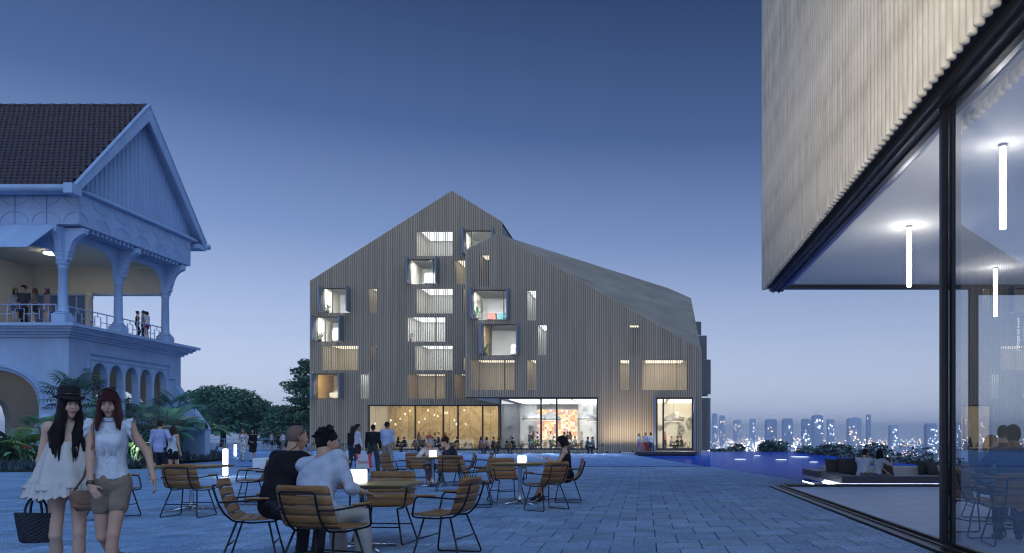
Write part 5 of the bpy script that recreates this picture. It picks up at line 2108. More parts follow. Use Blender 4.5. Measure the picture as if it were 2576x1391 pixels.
    if top:
        kind, col = top[0], top[1]
        t = .014 if kind != 'jacket' else .024
        add = [grow(p, t) for p in tor[:4]] + ([grow(p, t * .8) for p in tor[4:]] if f else [])
        if top[0] in ('short', 'long', 'roll', 'jacket'):
            for s in 'LR':
                a, e, w = A[s]
                add.append(grow(arm_p[s][2], t))
                if kind == 'short':
                    add.append(cone(a, a + (e - a) * .62, ar[0] + t, ar[1] + t + .012, .03))
                elif kind == 'roll':
                    add += [cone(a, e, ar[0] + t, ar[1] + t + .004, .03), cone(e, e + (w - e) * .22, ar[1] + t + .004, ar[1] + t + .006, .02)]
                else:
                    add += [cone(a, e, ar[0] + t, ar[1] + t, .03), cone(e, e + (w - e) * .93, ar[1] + t, ar[2] + t + .002, .02)]
        hem = sp.get('hem', -.06)
        if hem < -.12:
            add.append(cone(pel, pel + V3(0, 0, hem), .15, .15, .06) if not sp.get('skirted') else cone(pel, pel + V3(0, 0, hem), .15, .19, .06))
        nl = sp.get('neckline', .075)
        planes = [(pel + V3(0, 0, hem), -V3(0, 0, 1) if pose != 'sit' else -V3(0, 0, 1)), (neck - U * nl * .25 + Fw * nl * 0, U + Fw * sp.get('vneck', .35))]
        sdf_obj({'jacket': 'jacket'}.get(kind, 'shirt'), cloth(col), root, add, res, planes=planes, fold=sp.get('fold', .006 if res < .016 else 0), seed=len(label))
        if kind in ('short', 'roll', 'long') and not f and sp.get('collar', True):
            MB().lathe([(.070, -.02), (.064, .018), (.068, .02), (.078, -.02)], 12).mesh('collar')
            ring = [neck + Rs * .066 * math.cos(g) + Fw * (.062 * math.sin(g) + .012) - U * (.012 + .02 * max(0, math.sin(g))) for g in np.linspace(0, 2 * math.pi, 15)[:-1]]
            MB().tube([Vector(v) for v in ring], .014, 6, True).build('collar', cloth(col), root, True)
    bot = sp.get('bottom')
    if bot:
        kind, col = bot
        t = .014
        add = [grow(tor[0], t)]
        wl = sp.get('waistline', .11)
        planes = [(pel + U * wl, U)]
        for s in 'LR':
            hip, kn, an, fd, heel, toe = Lg[s]
            if kind == 'trousers':
                ex_ = sp.get('flare', .012)
                add += [cone(hip, kn, .094, .062 + ex_ * .6, .05), cone(kn, kn + (an - kn) * sp.get('crop', .97), .062 + ex_ * .6, .046 + ex_, .03)]
            elif kind == 'shorts':
                add += [cone(hip, hip + (kn - hip) * sp.get('cut', .45), .094, .090, .012)]
            elif kind == 'kneeshorts':
                add += [cone(hip, hip + (kn - hip) * .95, .100, .082, .04)]
            elif kind == 'skirt':
                add += [cone(hip, hip + (kn - hip) * sp.get('cut', .85), .102, .098, .10)]
        sdf_obj({'skirt': 'skirt', 'shorts': 'shorts', 'kneeshorts': 'shorts'}.get(kind, 'trousers'), cloth(col), root, add, res, planes=planes, fold=.005 if res < .016 else 0, seed=len(label) + 3, sub=[elli(pel - V3(0, 0, .25), (.007, .25, .13), None, .012)] if kind == 'shorts' else [])
    shoe = sp.get('shoes', (.03, .03, .035))
    if shoe:
        for s in 'LR':
            hip, kn, an, fd, heel, toe = Lg[s]
            up_ = .012
            add = [cone(heel + V3(0, 0, .004), toe + V3(0, 0, .0), .040, .032, .03), cone(heel + V3(0, 0, .03) + fd * .02, heel + V3(0, 0, 0), .038, .038, .03)]
            sdf_obj('shoe', cloth(shoe, .5), root, add, min(res, .016))
    hair = sp.get('hair', ('short', 'black'))
    if hair and hair[0] != 'bald':
        hm = 'hair_' + hair[1]
        cap = [elli(hc + hU * .036 - hF * .012, V3(.081, .098, .092) * fs, hA, .02), elli(hc - hF * .055 - hU * .02, V3(.068, .05, .075) * fs, hA, .03)]
        sub = [elli(hc + hF * .088 - hU * .040, (.064, .060, .088), hA, .012), ]
        if hair[0] in ('short', 'messy'):
            cap[1] = elli(hc - hF * .045 - hU * .012, V3(.072, .055, .072) * fs, hA, .03)
            sub.append(cone(hc + hR * .085 - hU * .05 + hF * .03, hc - hR * .085 - hU * .05 + hF * .03, .042, .042, .01))
        rg = np.random.RandomState(len(label) * 7 + 1)
        if hair[0] == 'messy':
            for _ in range(46):
                d = nrm3(rg.normal(size=3) + V3(0, 0, .7))
                d = nrm3(d - hF * max(0, d @ hF) * 1.0)
                b0 = hc + hU * .03 - hF * .012 + (hR * (d @ hR) * .070 + hF * (d @ hF) * .09 + hU * (d @ hU) * .085)
                cap.append(cone(b0, b0 + (d + rg.normal(size=3) * .7) * .020, .020, .012, .012))
        if hair[0] == 'bun':
            cap.append(elli(hc - hF * .085 + hU * .06, (.045, .04, .045), hA, .02))
        if hair[0] == 'pony':
            cap += [cone(hc - hF * .09 + hU * .03, hc - hF * .13 - hU * .06, .028, .026, .02), cone(hc - hF * .13 - hU * .06, hc - hF * .11 - hU * .20, .026, .012, .02)]
        if hair[0] == 'bob':
            for q in np.linspace(-1, 1, 9):
                g = q * 2.0
                b0 = hc + hR * .070 * math.sin(g) - hF * .078 * math.cos(g) + hU * .01
                cap.append(cone(b0, b0 + (hR * math.sin(g) - hF * math.cos(g)) * .022 - hU * .105, .030, .020, .02))
        if hair[0] == 'long':
            L = sp.get('hairlen', .34)
            for q in np.linspace(-1, 1, 13):
                g = q * 2.15
                b0 = hc + hR * .068 * math.sin(g) - hF * .076 * math.cos(g) + hU * .02
                o_ = hR * math.sin(g) - hF * math.cos(g)
                b1 = b0 + o_ * .020 - V3(0, 0, .13)
                b2 = b1 + o_ * .012 - V3(0, 0, L * rg.uniform(.45, .62)) + Fw * (.03 if abs(q) > .6 else -.0) + Fw * (-.01)
                cap += [cone(b0, b1, .028, .026, .02), cone(b1, b2, .026, .010, .014)]
        if sp.get('bangs'):
            for q in np.linspace(-1, 1, 7):
                b0 = hc + hU * .085 + hF * .062 + hR * q * .035
                b1 = hc + hU * .040 + hF * (.092 - .022 * q * q) + hR * q * .054
                cap.append(cone(b0, b1, .018, .010, .012))
        if hair[0] in ('long', 'bob') and not sp.get('bangs'):
            cap += [cone(hc + hU * .10 + hF * .03, hc + hU * .045 + hF * .075 + hR * .05, .022, .014, .02), cone(hc + hU * .10 + hF * .03, hc + hU * .045 + hF * .075 - hR * .05, .022, .014, .02)]
        pl = []
        sdf_obj('hair', hm, root, cap, max(res, .009), sub=sub if not sp.get('bangs') else [elli(hc + hF * .100 - hU * .046, (.060, .060, .080), hA, .008)])
        if sp.get('bangs'):
            pass
    hat = sp.get('hat')
    if hat:
        hm = cloth(hat[0], .85)
        c0 = hc + hU * .070 - hF * .012
        ax = [Vector(v) for v in hA]
        vs, fs_ = [], []
        tilt = hat[1] if len(hat) > 1 else 0
        pf = [(.128, -.012), (.130, -.004), (.094, .012), (.094, .02), (.088, .085), (.070, .100), (.0, .094)]
        n_ = 20
        for g in range(n_):
            for r_, zz in pf:
                vs.append(Vector(c0) + ax[0] * (r_ * math.cos(2 * math.pi * g / n_)) + ax[1] * (r_ * 1.12 * math.sin(2 * math.pi * g / n_)) + ax[2] * (zz + (.012 * math.cos(4 * math.pi * g / n_) if r_ > .12 else 0)))
        for g in range(n_):
            h_ = (g + 1) % n_
            for i in range(len(pf) - 1):
                fs_.append((g * len(pf) + i, h_ * len(pf) + i, h_ * len(pf) + i + 1, g * len(pf) + i + 1))
        MB().add(vs, fs_).build('hat', hm, root, True)
        ring = [Vector(c0) + ax[0] * (.0955 * math.cos(g)) + ax[1] * (.107 * math.sin(g)) + ax[2] * .028 for g in np.linspace(0, 2 * math.pi, 21)[:-1]]
        MB().tube(ring, .011, 5, True).build('hat_band', 'eye_dark', root, True)
    return J
# ================================================================== who is where
TOP_W, NAVY, BLACK, DENIM, KHAKI = (.62, .62, .64), (.03, .045, .09), (.012, .012, .015), (.05, .08, .15), (.34, .28, .22)
SHELL_BLUE = (.42, .47, .66)

# ---- the two walking women, left foreground
y1 = 6.4
J = person('woman in black straw hat and loose cream dress carrying a black basket', X(172, y1), y1, (.55, -.84),
           dict(f=True, h=1.62, res=.0085, skin='skin_c', pose='walk', yaw=24, pitch=4, hair=('long', 'black'), hairlen=.62, hat=((.016, .016, .02), 8), bangs=True,
                feet={'L': (-.09, .10, .085), 'R': (.09, -.08, .10)}, hands={'R': (.26, -.01, .80), 'L': (-.20, .10, .86)}, elbowR=(1, -.6, 0), elbowL=(-1, -.5, 0), curlR=1.1, curlL=.5,
                lean=1, shoes=(.02, .02, .025)))
root1 = J['root']
root1.scale = (root1.scale[0] * .90, root1.scale[1] * .90, root1.scale[2])


def dress(J, z_top, z_hem, cm):
    """loose sleeveless dress: bust to hem rings with pleats and two ruffles"""
    pel, Rs, Fw = J['pel'], J['Rs'], J['Fw']
    n = 72
    rows = 22
    vs, fs = [], []
    ch = J['chest']
    for i in range(rows + 1):
        t = i / rows
        z = z_top + (z_hem - z_top) * t
        w = .150 + .155 * t ** .9
        d = .118 + .125 * t ** .85
        if t > .80:
            q = (t - .80) / .20
            w += .030 * q + .010 * math.sin(q * 9)
            d += .030 * q
        for k in range(n):
            g = 2 * math.pi * k / n
            pl = (.004 + .022 * t) * math.sin(g * 9 + 1.2 * math.sin(t * 3 + g)) + (.020 * max(0, t - .80) / .2) * math.sin(g * 24)
            top_dip = 0.0
            if i == 0:
                top_dip = -.05 * max(0, math.sin(g)) ** 2
            c = ch * (1 - t) + V3(pel[0], pel[1] - .0, 0) * t
            vs.append((c[0] + Rs[0] * math.cos(g) * (w + pl) + Fw[0] * math.sin(g) * (d + pl), c[1] + Rs[1] * math.cos(g) * (w + pl) + Fw[1] * math.sin(g) * (d + pl), z + top_dip + .012 * math.sin(g * 5) * t))
    for i in range(rows):
        for k in range(n):
            l = (k + 1) % n
            fs.append((i * n + k, (i + 1) * n + k, (i + 1) * n + l, i * n + l))
    o = MB().add(vs, fs).build('dress', cm, J['root'], True)
    md = o.modifiers.new('thick', 'SOLIDIFY')
    md.thickness = .004
    return o


def ruffle(J, z, w, d, h, cm):
    n, rows = 160, 4
    vs, fs = [], []
    rg_ = random.Random(3)
    for i in range(rows + 1):
        t = i / rows
        for k in range(n):
            g = 2 * math.pi * k / n
            wv = .004 + .020 * t * math.sin(g * 34 + .8 * math.sin(g * 7))
            c = V3(J['pel'][0], J['pel'][1], 0)
            zz = z + .010 * math.sin(g * 5) - h * t * (1 + .12 * math.sin(g * 34))
            vs.append((c[0] + J['Rs'][0] * math.cos(g) * (w + wv + .02 * t) + J['Fw'][0] * math.sin(g) * (d + wv + .02 * t), c[1] + J['Rs'][1] * math.cos(g) * (w + wv + .02 * t) + J['Fw'][1] * math.sin(g) * (d + wv + .02 * t), zz))
    for i in range(rows):
        for k in range(n):
            l = (k + 1) % n
            fs.append((i * n + k, (i + 1) * n + k, (i + 1) * n + l, i * n + l))
    MB().add(vs, fs).build('hem_ruffle', cm, J['root'], True)


mat('cream_cotton', (.58, .55, .50), .85, var=.06, scale=6, bump=.2, bscale=120)
dress(J, 1.335, .90, 'cream_cotton')
ruffle(J, .955, .318, .258, .085, 'cream_cotton')
ruffle(J, .90, .335, .275, .075, 'cream_cotton')
for q in (-1, 1):
    a = J['chest'] + J['Rs'] * q * .085 + J['Fw'] * .105 + V3(0, 0, .05)
    b = J['sh']['L' if q < 0 else 'R'] * .62 + J['neck'] * .38 + V3(0, 0, .052)
    c = J['chest'] + J['Rs'] * q * .09 - J['Fw'] * .10 + V3(0, 0, .05)
    MB().tube([Vector(a), Vector(a * .4 + b * .6 + J['Fw'] * .035), Vector(b), Vector(b * .5 + c * .5 - J['Fw'] * .03), Vector(c)], .012, 6).build('shoulder_strap', 'cream_cotton', root1, True)
# brooch
mat('brooch', (.35, .30, .16), .4)
bc = J['chest'] + J['Fw'] * .155 + V3(0, 0, -.04) + J['Rs'] * (-.055)
MB().ell(bc, (.030, .008, .030), [Vector(J['Rs']), Vector(J['Fw']), Vector((0, 0, 1))], 14, 6).build('brooch', 'brooch', root1, True)
MB().ell(bc + J['Fw'] * .006, (.021, .008, .021), [Vector(J['Rs']), Vector(J['Fw']), Vector((0, 0, 1))], 12, 6).build('brooch_stone', 'eye_dark', root1, True)
# long front locks over the chest
locks = []
rg = np.random.RandomState(5)
hR, hF, hU = J['hA']
for q in (-1, 1):
    for k in range(7):
        a = J['hc'] + hR * q * (.070 - .004 * k) + hF * (-.03 + .013 * k) + hU * .02
        b = a + hR * q * .016 - V3(0, 0, .15)
        c = V3(*J['chest']) + J['Rs'] * q * (.145 - .016 * k + rg.uniform(-.008, .008)) + J['Fw'] * (.075 + .011 * k) + V3(0, 0, .10)
        e = c + J['Fw'] * .035 - V3(0, 0, .20 + .10 * rg.rand()) + J['Rs'] * rg.uniform(-.02, .02)
        locks += [cone(a, b, .022, .022, .016), cone(b, c, .022, .018, .014), cone(c, e, .018, .006, .010)]
sdf_obj('front_hair', 'hair_black', root1, locks, .009)
# straw basket in her right hand
def w2(J, p):
    """local person point to world"""
    r = J['root']
    bpy.context.view_layer.update()
    return r.matrix_world @ Vector(p)


mat('straw_black', (.028, .03, .038), .7, var=.5, scale=60, bump=.9, bscale=70)
hw = w2(J, J['A']['R'][2])
bk = thing('straw_basket', 'black woven straw basket hanging from the hand of the woman in the hat', 'bag', (hw.x - .0, hw.y - .01, hw.z - .43), R(15))
bk.scale = (.86,) * 3
vs, fs = [], []
n, rows = 36, 15
for i in range(rows + 1):
    t = i / rows
    for k in range(n):
        g = 2 * math.pi * k / n
        w_ = .125 + .045 * t + (.006 if (i + k) % 2 else -.002)
        d_ = .06 + .012 * t + (.006 if (i + k) % 2 else -.002)
        if i == 0:
            w_, d_ = w_ * .85, d_ * .85
        vs.append((w_ * math.copysign(abs(math.cos(g)) ** .8, math.cos(g)), d_ * math.copysign(abs(math.sin(g)) ** .8, math.sin(g)), .27 * t - .018 * (t > .8) * math.cos(g) ** 2 * -1))
for i in range(rows):
    for k in range(n):
        l = (k + 1) % n
        fs.append((i * n + k, i * n + l, (i + 1) * n + l, (i + 1) * n + k))
fs.append(tuple(range(n))[::-1])
fs.append(tuple(rows * n + k for k in range(n)))
MB().add(vs, fs).build('basket', 'straw_black', bk)
for s in (-1, 1):
    MB().tube(arc_path([(-.07, s * .055, .22), (-.065, s * .05, .34), (-.03, s * .02, .43), (.03, s * .02, .43), (.065, s * .05, .34), (.07, s * .055, .22)], .04, 3), .011, 7).build('handle', 'straw_black', bk, True)

y2 = 6.25
J2 = person('woman in white ruffled blouse and khaki shorts looking down', X(280, y2), y2, (.30, -.95),
            dict(f=True, h=1.635, res=.0085, skin='skin_a', pose='walk', yaw=6, pitch=15, hair=('long', 'auburn'), hairlen=.20, bangs=True, lean=3,
                 feet={'R': (.03, -.34, .26), 'L': (-.02, .17, .09)}, kneeR=(.1, 1, .2), toeR=(0, .55, -.9), hands={'R': (.10, .24, .93), 'L': (-.40, .13, .98)}, elbowR=(1, -.7, -.2), elbowL=(-.6, -1, -.1),
                 curlR=.35, curlL=.35, palmR=(0, -1, 0), hdirR=(-.6, .25, -.8), top=('sleeveless', (.60, .61, .64)), hem=.03, neckline=.02, vneck=.1, fold=.007, bottom=('shorts', (.25, .19, .135)), cut=.42, waistline=.09,
                 shoes=(.015, .015, .02)))
root2 = J2['root']
root2.scale = (root2.scale[0] * .87, root2.scale[1] * .87, root2.scale[2])
mat('white_ruffle', (.62, .63, .66), .85, bump=.2, bscale=120)
for s, q in (('L', -1), ('R', 1)):
    c = J2['sh'][s]
    vs, fs = [], []
    n, rows = 40, 4
    for i in range(rows + 1):
        t = i / rows
        for k in range(n):
            g = 2 * math.pi * k / n
            r_ = .064 + .026 * t + .012 * t * math.sin(g * 9)
            out = J2['Rs'] * q * (-.012 + .055 * t) - V3(0, 0, .028 * t)
            p = c + out + J2['Fw'] * math.cos(g) * r_ + J2['U'] * math.sin(g) * (r_ + .004)
            vs.append(tuple(p))
    for i in range(rows):
        for k in range(n):
            l = (k + 1) % n
            fs.append((i * n + k, (i + 1) * n + k, (i + 1) * n + l, i * n + l))
    MB().add(vs, fs).build('ruffle_sleeve', 'white_ruffle', root2, True)
vs, fs = [], []
n, rows = 48, 4
for i in range(rows + 1):
    t = i / rows
    for k in range(n):
        g = 2 * math.pi * k / n
        r_ = .062 + .006 * t + .006 * t * math.sin(g * 12)
        p = J2['neck'] + J2['Fw'] * (.012 + math.sin(g) * r_) + J2['Rs'] * math.cos(g) * r_ + J2['U'] * (-.012 + .032 * t)
        vs.append(tuple(p))
for i in range(rows):
    for k in range(n):
        l = (k + 1) % n
        fs.append((i * n + k, (i + 1) * n + k, (i + 1) * n + l, i * n + l))
MB().add(vs, fs).build('ruffle_collar', 'white_ruffle', root2, True)
for k in range(6):
    p = J2['chest'] + J2['Fw'] * (.118 - .004 * k) + V3(0, 0, .11 - .055 * k)
    MB().ell(p, (.008, .006, .008), None, 8, 6).build('button', 'white_ruffle', root2, True)
for q in (-1, 1):
    for k in range(4):
        a = J2['chest'] + J2['Fw'] * .118 + J2['Rs'] * q * (.022 + .016 * k) + V3(0, 0, .10)
        MB().tube([Vector(a - J2['Fw'] * .004 * k), Vector(a - V3(0, 0, .20) - J2['Fw'] * (.012 + .004 * k))], .0045, 5).build('pleat', 'white_ruffle', root2, True)
mat('gold', (.55, .36, .10), .35, metal=.6)
hR, hF, hU = J2['hA']
MB().ell(J2['hc'] + hR * .088 - hU * .062 + hF * .004, (.010, .026, .026), [Vector(hR), Vector(hF), Vector(hU)], 12, 8).build('earring', 'gold', root2, True)
MB().tube([Vector(J2['hc'] + hU * (.036 + .098 * math.sin(g)) + hR * .085 * math.cos(g) + hF * .022) for g in np.linspace(.15, math.pi - .15, 14)], .008, 6).build('hair_band', 'eye_dark', root2, True)
for k_, q_ in enumerate((-.014, .014)):
    MB().ell(J2['hc'] + hU * .138 + hF * .022 + hR * (-.035 + q_), (.016, .008, .012), [Vector(hR), Vector(hF), Vector(hU)], 8, 6).build('bow', 'eye_dark', root2, True)
mat('bracelet', (.05, .045, .05), .5)
w_ = J2['A']['R']
for k in range(3):
    c = w_[2] * (.96 - .05 * k) + w_[1] * (.04 + .05 * k)
    d = nrm3(w_[2] - w_[1])
    a = nrm3(np.cross(d, V3(0, 0, 1)))
    b = np.cross(a, d)
    MB().tube([Vector(c + a * .030 * math.cos(g) + b * .030 * math.sin(g)) for g in np.linspace(0, 2 * math.pi, 15)[:-1]], .004, 5, True).build('bracelet', 'bracelet', root2, True)
# tan shoulder bag with strap
mat('tan_leather', (.30, .15, .085), .5, var=.15, scale=12)
mat('tan_leather_b', (.24, .115, .07), .5, var=.15, scale=12)
bp = w2(J2, V3(.24, -.12, .70))
tb = thing('shoulder_bag', 'tan leather flap shoulder bag at the hip of the woman in shorts', 'bag', bp, R(25))
MB().bbox(-.105, .105, -.05, .05, 0, .165, .035).build('body', 'tan_leather', tb)
fl = [(-.108, -.052, .17)] + [(-.108 * math.cos(t), -.056, .15 - .09 * math.sin(t)) for t in np.linspace(0, math.pi, 12)] + [(.108, -.052, .17)]
MB().prism(fl, (0, -.008, 0)).build('flap', 'tan_leather_b', tb)
MB().tube([Vector((.107 * math.cos(t), -.066, .15 - .088 * math.sin(t))) for t in np.linspace(.1, math.pi - .1, 14)], .004, 5).build('piping', 'tan_leather_b', tb)
sh_w = w2(J2, J2['sh']['R'] * .75 + J2['neck'] * .25 + V3(0, 0, .062))
fr_w = w2(J2, J2['chest'] + J2['Fw'] * .118 + J2['Rs'] * .105 + V3(0, 0, .02))
inv = Matrix.Rotation(-R(25), 4, 'Z') @ Matrix.Translation(-Vector(bp))
wa_w = w2(J2, V3(.20, .10, 1.0))
MB().tube([inv @ sh_w, inv @ (sh_w * .5 + fr_w * .5 + Vector((0, -.03, .03))), inv @ fr_w, inv @ wa_w, Vector((-.09, -.02, .16))], .009, 6).build('strap', 'tan_leather_b', tb, True)

# ---- the two seated men at the near table
ym = 7.06
J3 = person('seated man with dark hair in pale blue shirt and light trousers, back turned', X(800, ym), ym, (.34, .94),
            dict(h=1.82, res=.0095, build=1.10, pose='sit', pz=.545, py=-.04, lean=22, side=-12, hunch=.03, yaw=-34, pitch=6, roll=0, hair=('messy', 'black'), skin='skin_a', top=('roll', (.46, .50, .58)), hem=-.03, fold=.016,
                 bottom=('trousers', (.42, .40, .38)), flare=.03, hands={'R': (.17, .38, .70), 'L': (-.20, .42, .76)}, elbowR=(.6, -.9, -.6), elbowL=(-1, -.2, -.3), curlR=.4, curlL=.5, palmR=(0, 0, -1), palmL=(0, 0, -1),
                 feet={'L': (-.16, .44, .085), 'R': (.16, .40, .085)}, shoes=(.10, .09, .085), neckline=.03))
J4 = person('seated man with shaved head in black t-shirt beside the man in pale shirt', X(694, 7.6), 7.6, (.42, .9),
            dict(h=1.78, res=.0095, pose='sit', pz=.575, py=.02, lean=16, hunch=.03, yaw=-14, pitch=2, hair=('bald', 'black'), skin='skin_a', top=('short', (.012, .011, .014)), collar=False, hem=-.08, build=1.2, fold=.006,
                 bottom=('trousers', (.03, .03, .04)), hands={'R': (.12, .40, .76), 'L': (-.16, .42, .76)}, elbowR=(1, 0, -.4), elbowL=(-1, 0, -.4), curlR=.5, curlL=.5, palmR=(0, 0, -1), palmL=(0, 0, -1)))
hR, hF, hU = J4['hA']
mat('stubble', (.20, .115, .085), .7)
sdf_obj('hair', 'stubble', J4['root'], [elli(J4['hc'] + hU * .036 - hF * .010, V3(.0755, .0935, .0865), J4['hA'], .02), elli(J4['hc'] - hF * .035 - hU * .010, V3(.066, .055, .060), J4['hA'], .03)], .0095,
        sub=[elli(J4['hc'] + hF * .085 - hU * .03, (.085, .062, .080), J4['hA'], .012), cone(J4['hc'] + hR * .09 - hU * .04 + hF * .02, J4['hc'] - hR * .09 - hU * .04 + hF * .02, .035, .035, .01)])
mat('lens_green', (.05, .10, .07), .1)
MB().tube([Vector(J4['hc'] + hU * .118 + hR * .08 * c + hF * (.045 - .03 * abs(c))) for c in (-1, -.6, -.1, .1, .6, 1)], .006, 6).build('sunglasses', 'lens_green', J4['root'], True)
MB().tube([Vector(J4['hc'] + hR * .084 + hU * .10 + hF * .03), Vector(J4['hc'] + hR * .090 + hU * .005 - hF * .02), Vector(J4['hc'] + hR * .072 - hU * .09 - hF * .04), Vector(J4['neck'] + J4['Rs'] * .03 - J4['Fw'] * .075 - J4['U'] * .01), Vector(J4['neck'] - J4['Rs'] * .06 - J4['Fw'] * .06)], .004, 5).build('cord', 'eye_dark', J4['root'], True)

# ---- grey haired woman and man in dark jacket
person('seated grey haired woman in white shirt and patterned trousers', X(1082, 19.95), 19.95, (.28, -.95),
       dict(f=True, h=1.64, res=.0115, pose='sit', lean=18, pitch=22, yaw=6, hair=('bob', 'grey'), skin='skin_c', top=('roll', (.56, .53, .55)), hem=-.10, collar=False,
            bottom=('trousers', (.17, .10, .12)), crop=.72, flare=.002, hands={'R': (.10, .40, .74), 'L': (-.08, .42, .75)}, elbowR=(1, 0, -.3), elbowL=(-1, 0, -.3), feet={'L': (-.03, .52, .16), 'R': (.02, .40, .085)}, shoes=(.34, .20, .16)))
person('seated brown haired man in dark navy jacket with blue scarf', X(1150, 19.75), 19.75, (-.92, -.38),
       dict(h=1.72, res=.0115, pose='sit', lean=26, pitch=24, yaw=4, hair=('messy', 'brown'), skin='skin_c', top=('jacket', (.030, .032, .050)), hem=-.16, collar=False, bottom=('trousers', (.12, .13, .15)), crop=.8,
            hands={'R': (.10, .40, .76), 'L': (-.08, .42, .76)}, elbowR=(1, 0, -.4), elbowL=(-1, 0, -.4), feet={'L': (-.08, .42, .085), 'R': (.10, .34, .085)}, shoes=(.10, .20, .42)))
sc_ = MB()
# ---- woman with phone
J5 = person('seated dark haired woman in black sleeveless top looking at her phone', X(1424, 14.95), 14.95, (-.97, -.10),
            dict(f=True, h=1.68, res=.0105, pose='sit', py=-.02, lean=5, pitch=22, hair=('bob', 'black'), skin='skin_c', top=('sleeveless', (.014, .012, .013)), hem=.02, vneck=.1, neckline=.06, bottom=('skirt', (.014, .012, .014)), cut=.75, waistline=.10,
                 hands={'R': (.05, .36, .86), 'L': (-.05, .35, .85)}, elbowR=(.8, -.6, -.6), elbowL=(-.8, -.6, -.6), hdirR=(-.1, .9, .35), hdirL=(.1, .9, .35), palmR=(-.3, .2, 1), palmL=(.3, .2, 1), curlR=.6, curlL=.6,
                 feet={'L': (-.02, .58, .17), 'R': (.05, .50, .11)}, toeR=(.05, .8, -.55), toeL=(-.05, .8, -.5), shoes=(.06, .035, .03)))
mat('belt_brown', (.16, .06, .03), .5)
ring = [Vector(J5['waist'] + J5['Rs'] * .140 * math.cos(g) + J5['Fw'] * .112 * math.sin(g) - J5['U'] * .03) for g in np.linspace(0, 2 * math.pi, 25)[:-1]]
MB().tube(ring, .026, 6, True).build('belt', 'belt_brown', J5['root'], True)
mat('phone', (.55, .56, .58), .25)
pp = w2(J5, J5['A']['R'][2] * .5 + J5['A']['L'][2] * .5 + V3(0, .10, .045))
ph = MB().bbox(-.035, .035, -.07, .07, -.004, .004, .003).build('phone', 'phone')
ph.location = pp
ph.rotation_euler = (R(25), 0, math.atan2(.97, -.1))
tag(ph, 'pale phone in the hands of the seated dark haired woman', 'phone')
# platform heels
mat('heel_tan', (.26, .13, .05), .5)
for s in 'LR':
    hip, kn, an, fd, heel, toe = J5['L'][s]
    MB().tube([Vector(heel - V3(0, 0, .03)), Vector(heel - V3(0, 0, .10) - fd * .01)], [.018, .010], 6).build('heel', 'heel_tan', J5['root'])
    MB().tube([Vector(toe - V3(0, 0, .028) - fd * .05), Vector(toe - V3(0, 0, .03))], .022, 6).build('platform_sole', 'heel_tan', J5['root'])

# ---- group of four standing before the restaurant
rs = .014
yg = 27.7
person('woman with long dark hair in black jacket and jeans, leftmost of the standing four', X(880, yg), yg + .25, (.35, .94), dict(f=True, h=1.66, res=rs, hair=('long', 'brown'), hairlen=.26, top=('long', (.014, .012, .013)), hem=-.12, bottom=('trousers', (.035, .045, .07)), yaw=-20, feet={'L': (-.08, -.10, .085), 'R': (.08, .16, .085)}, shoes=(.25, .05, .04)))
J6 = person('woman with glasses and white blouse carrying a red and white shopping bag', X(899, yg - .2), yg - .2, (.85, .5), dict(f=True, h=1.72, res=rs, hair=('bun', 'black'), skin='skin_b', top=('long', (.56, .53, .60)), hem=-.06, collar=False, bottom=('trousers', (.05, .018, .022)), crop=.88, hands={'R': (.24, .16, .80)}, feet={'L': (-.08, .18, .085), 'R': (.10, -.06, .085)}, pitch=-4, shoes=(.03, .03, .03)))
person('man in black pullover and dark green trousers looking up', X(938, yg), yg, (-.25, .96), dict(h=1.70, res=rs, hair=('short', 'black'), skin='skin_b', top=('long', (.014, .014, .016)), collar=False, hem=-.12, bottom=('trousers', (.055, .055, .045)), flare=.03, pitch=-26, yaw=18, feet={'L': (-.20, .0, .085), 'R': (.19, -.05, .085)}, hands={'L': (-.24, .06, .88), 'R': (.24, .06, .88)}))
person('man in pale blue shirt and beige chinos seen from behind', X(973, yg + .1), yg + .1, (.12, .99), dict(h=1.80, res=rs, hair=('short', 'black'), skin='skin_b', top=('roll', SHELL_BLUE), hem=-.03, build=1.04, bottom=('trousers', KHAKI), flare=.02, yaw=-22, hands={'L': (-.22, .06, .86), 'R': (.23, .08, .86)}, feet={'L': (-.12, 0, .085), 'R': (.12, .06, .085)}))
# shopping bag
mat('bag_white', (.55, .50, .58), .6, var=.06)
mat('bag_red', (.62, .05, .04), .6)
hb_ = w2(J6, J6['A']['R'][2] + V3(0, .02, -.06))
bg = thing('shopping_bag', 'white and red plastic shopping bag with red script', 'bag', (hb_.x + .02, hb_.y - .06, hb_.z - .68), R(12))
MB().hexa([(-.24, -.08, 0), (.22, -.08, 0), (.22, .08, 0), (-.24, .08, 0), (-.20, -.03, .50), (.16, -.03, .50), (.16, .03, .50), (-.20, .03, .50)]).build('bag', 'bag_white', bg)
MB().hexa([(.222, -.078, 0), (.30, -.04, .02), (.30, .06, .02), (.222, .08, 0), (.162, -.03, .50), (.25, .0, .54), (.25, .02, .54), (.162, .03, .50)]).build('side_gusset', 'bag_red', bg)
MB().hexa([(-.20, -.09, .34), (-.15, -.09, .34), (-.15, -.03, .34), (-.20, -.03, .34), (-.25, -.04, .53), (-.17, -.04, .53), (-.17, .03, .53), (-.25, .03, .53)]).build('top_corner', 'bag_red', bg)
MB().tube([(-.12, 0, .48), (-.03, 0, .66), (.0, 0, .66), (.10, 0, .48)], .010, 5).build('handle', 'bag_white', bg)


def text_mesh(s, size, m):
    c = bpy.data.curves.new('script', 'FONT')
    c.body = s
    c.size = size
    c.shear = .3
    c.extrude = .001
    c.align_x = 'CENTER'
    to = bpy.data.objects.new('tmp_text', c)
    COL.objects.link(to)
    bpy.context.view_layer.update()
    me = bpy.data.meshes.new_from_object(to.evaluated_get(bpy.context.evaluated_depsgraph_get()))
    bpy.data.objects.remove(to)
    me.materials.clear()
    me.materials.append(M(m))
    return me


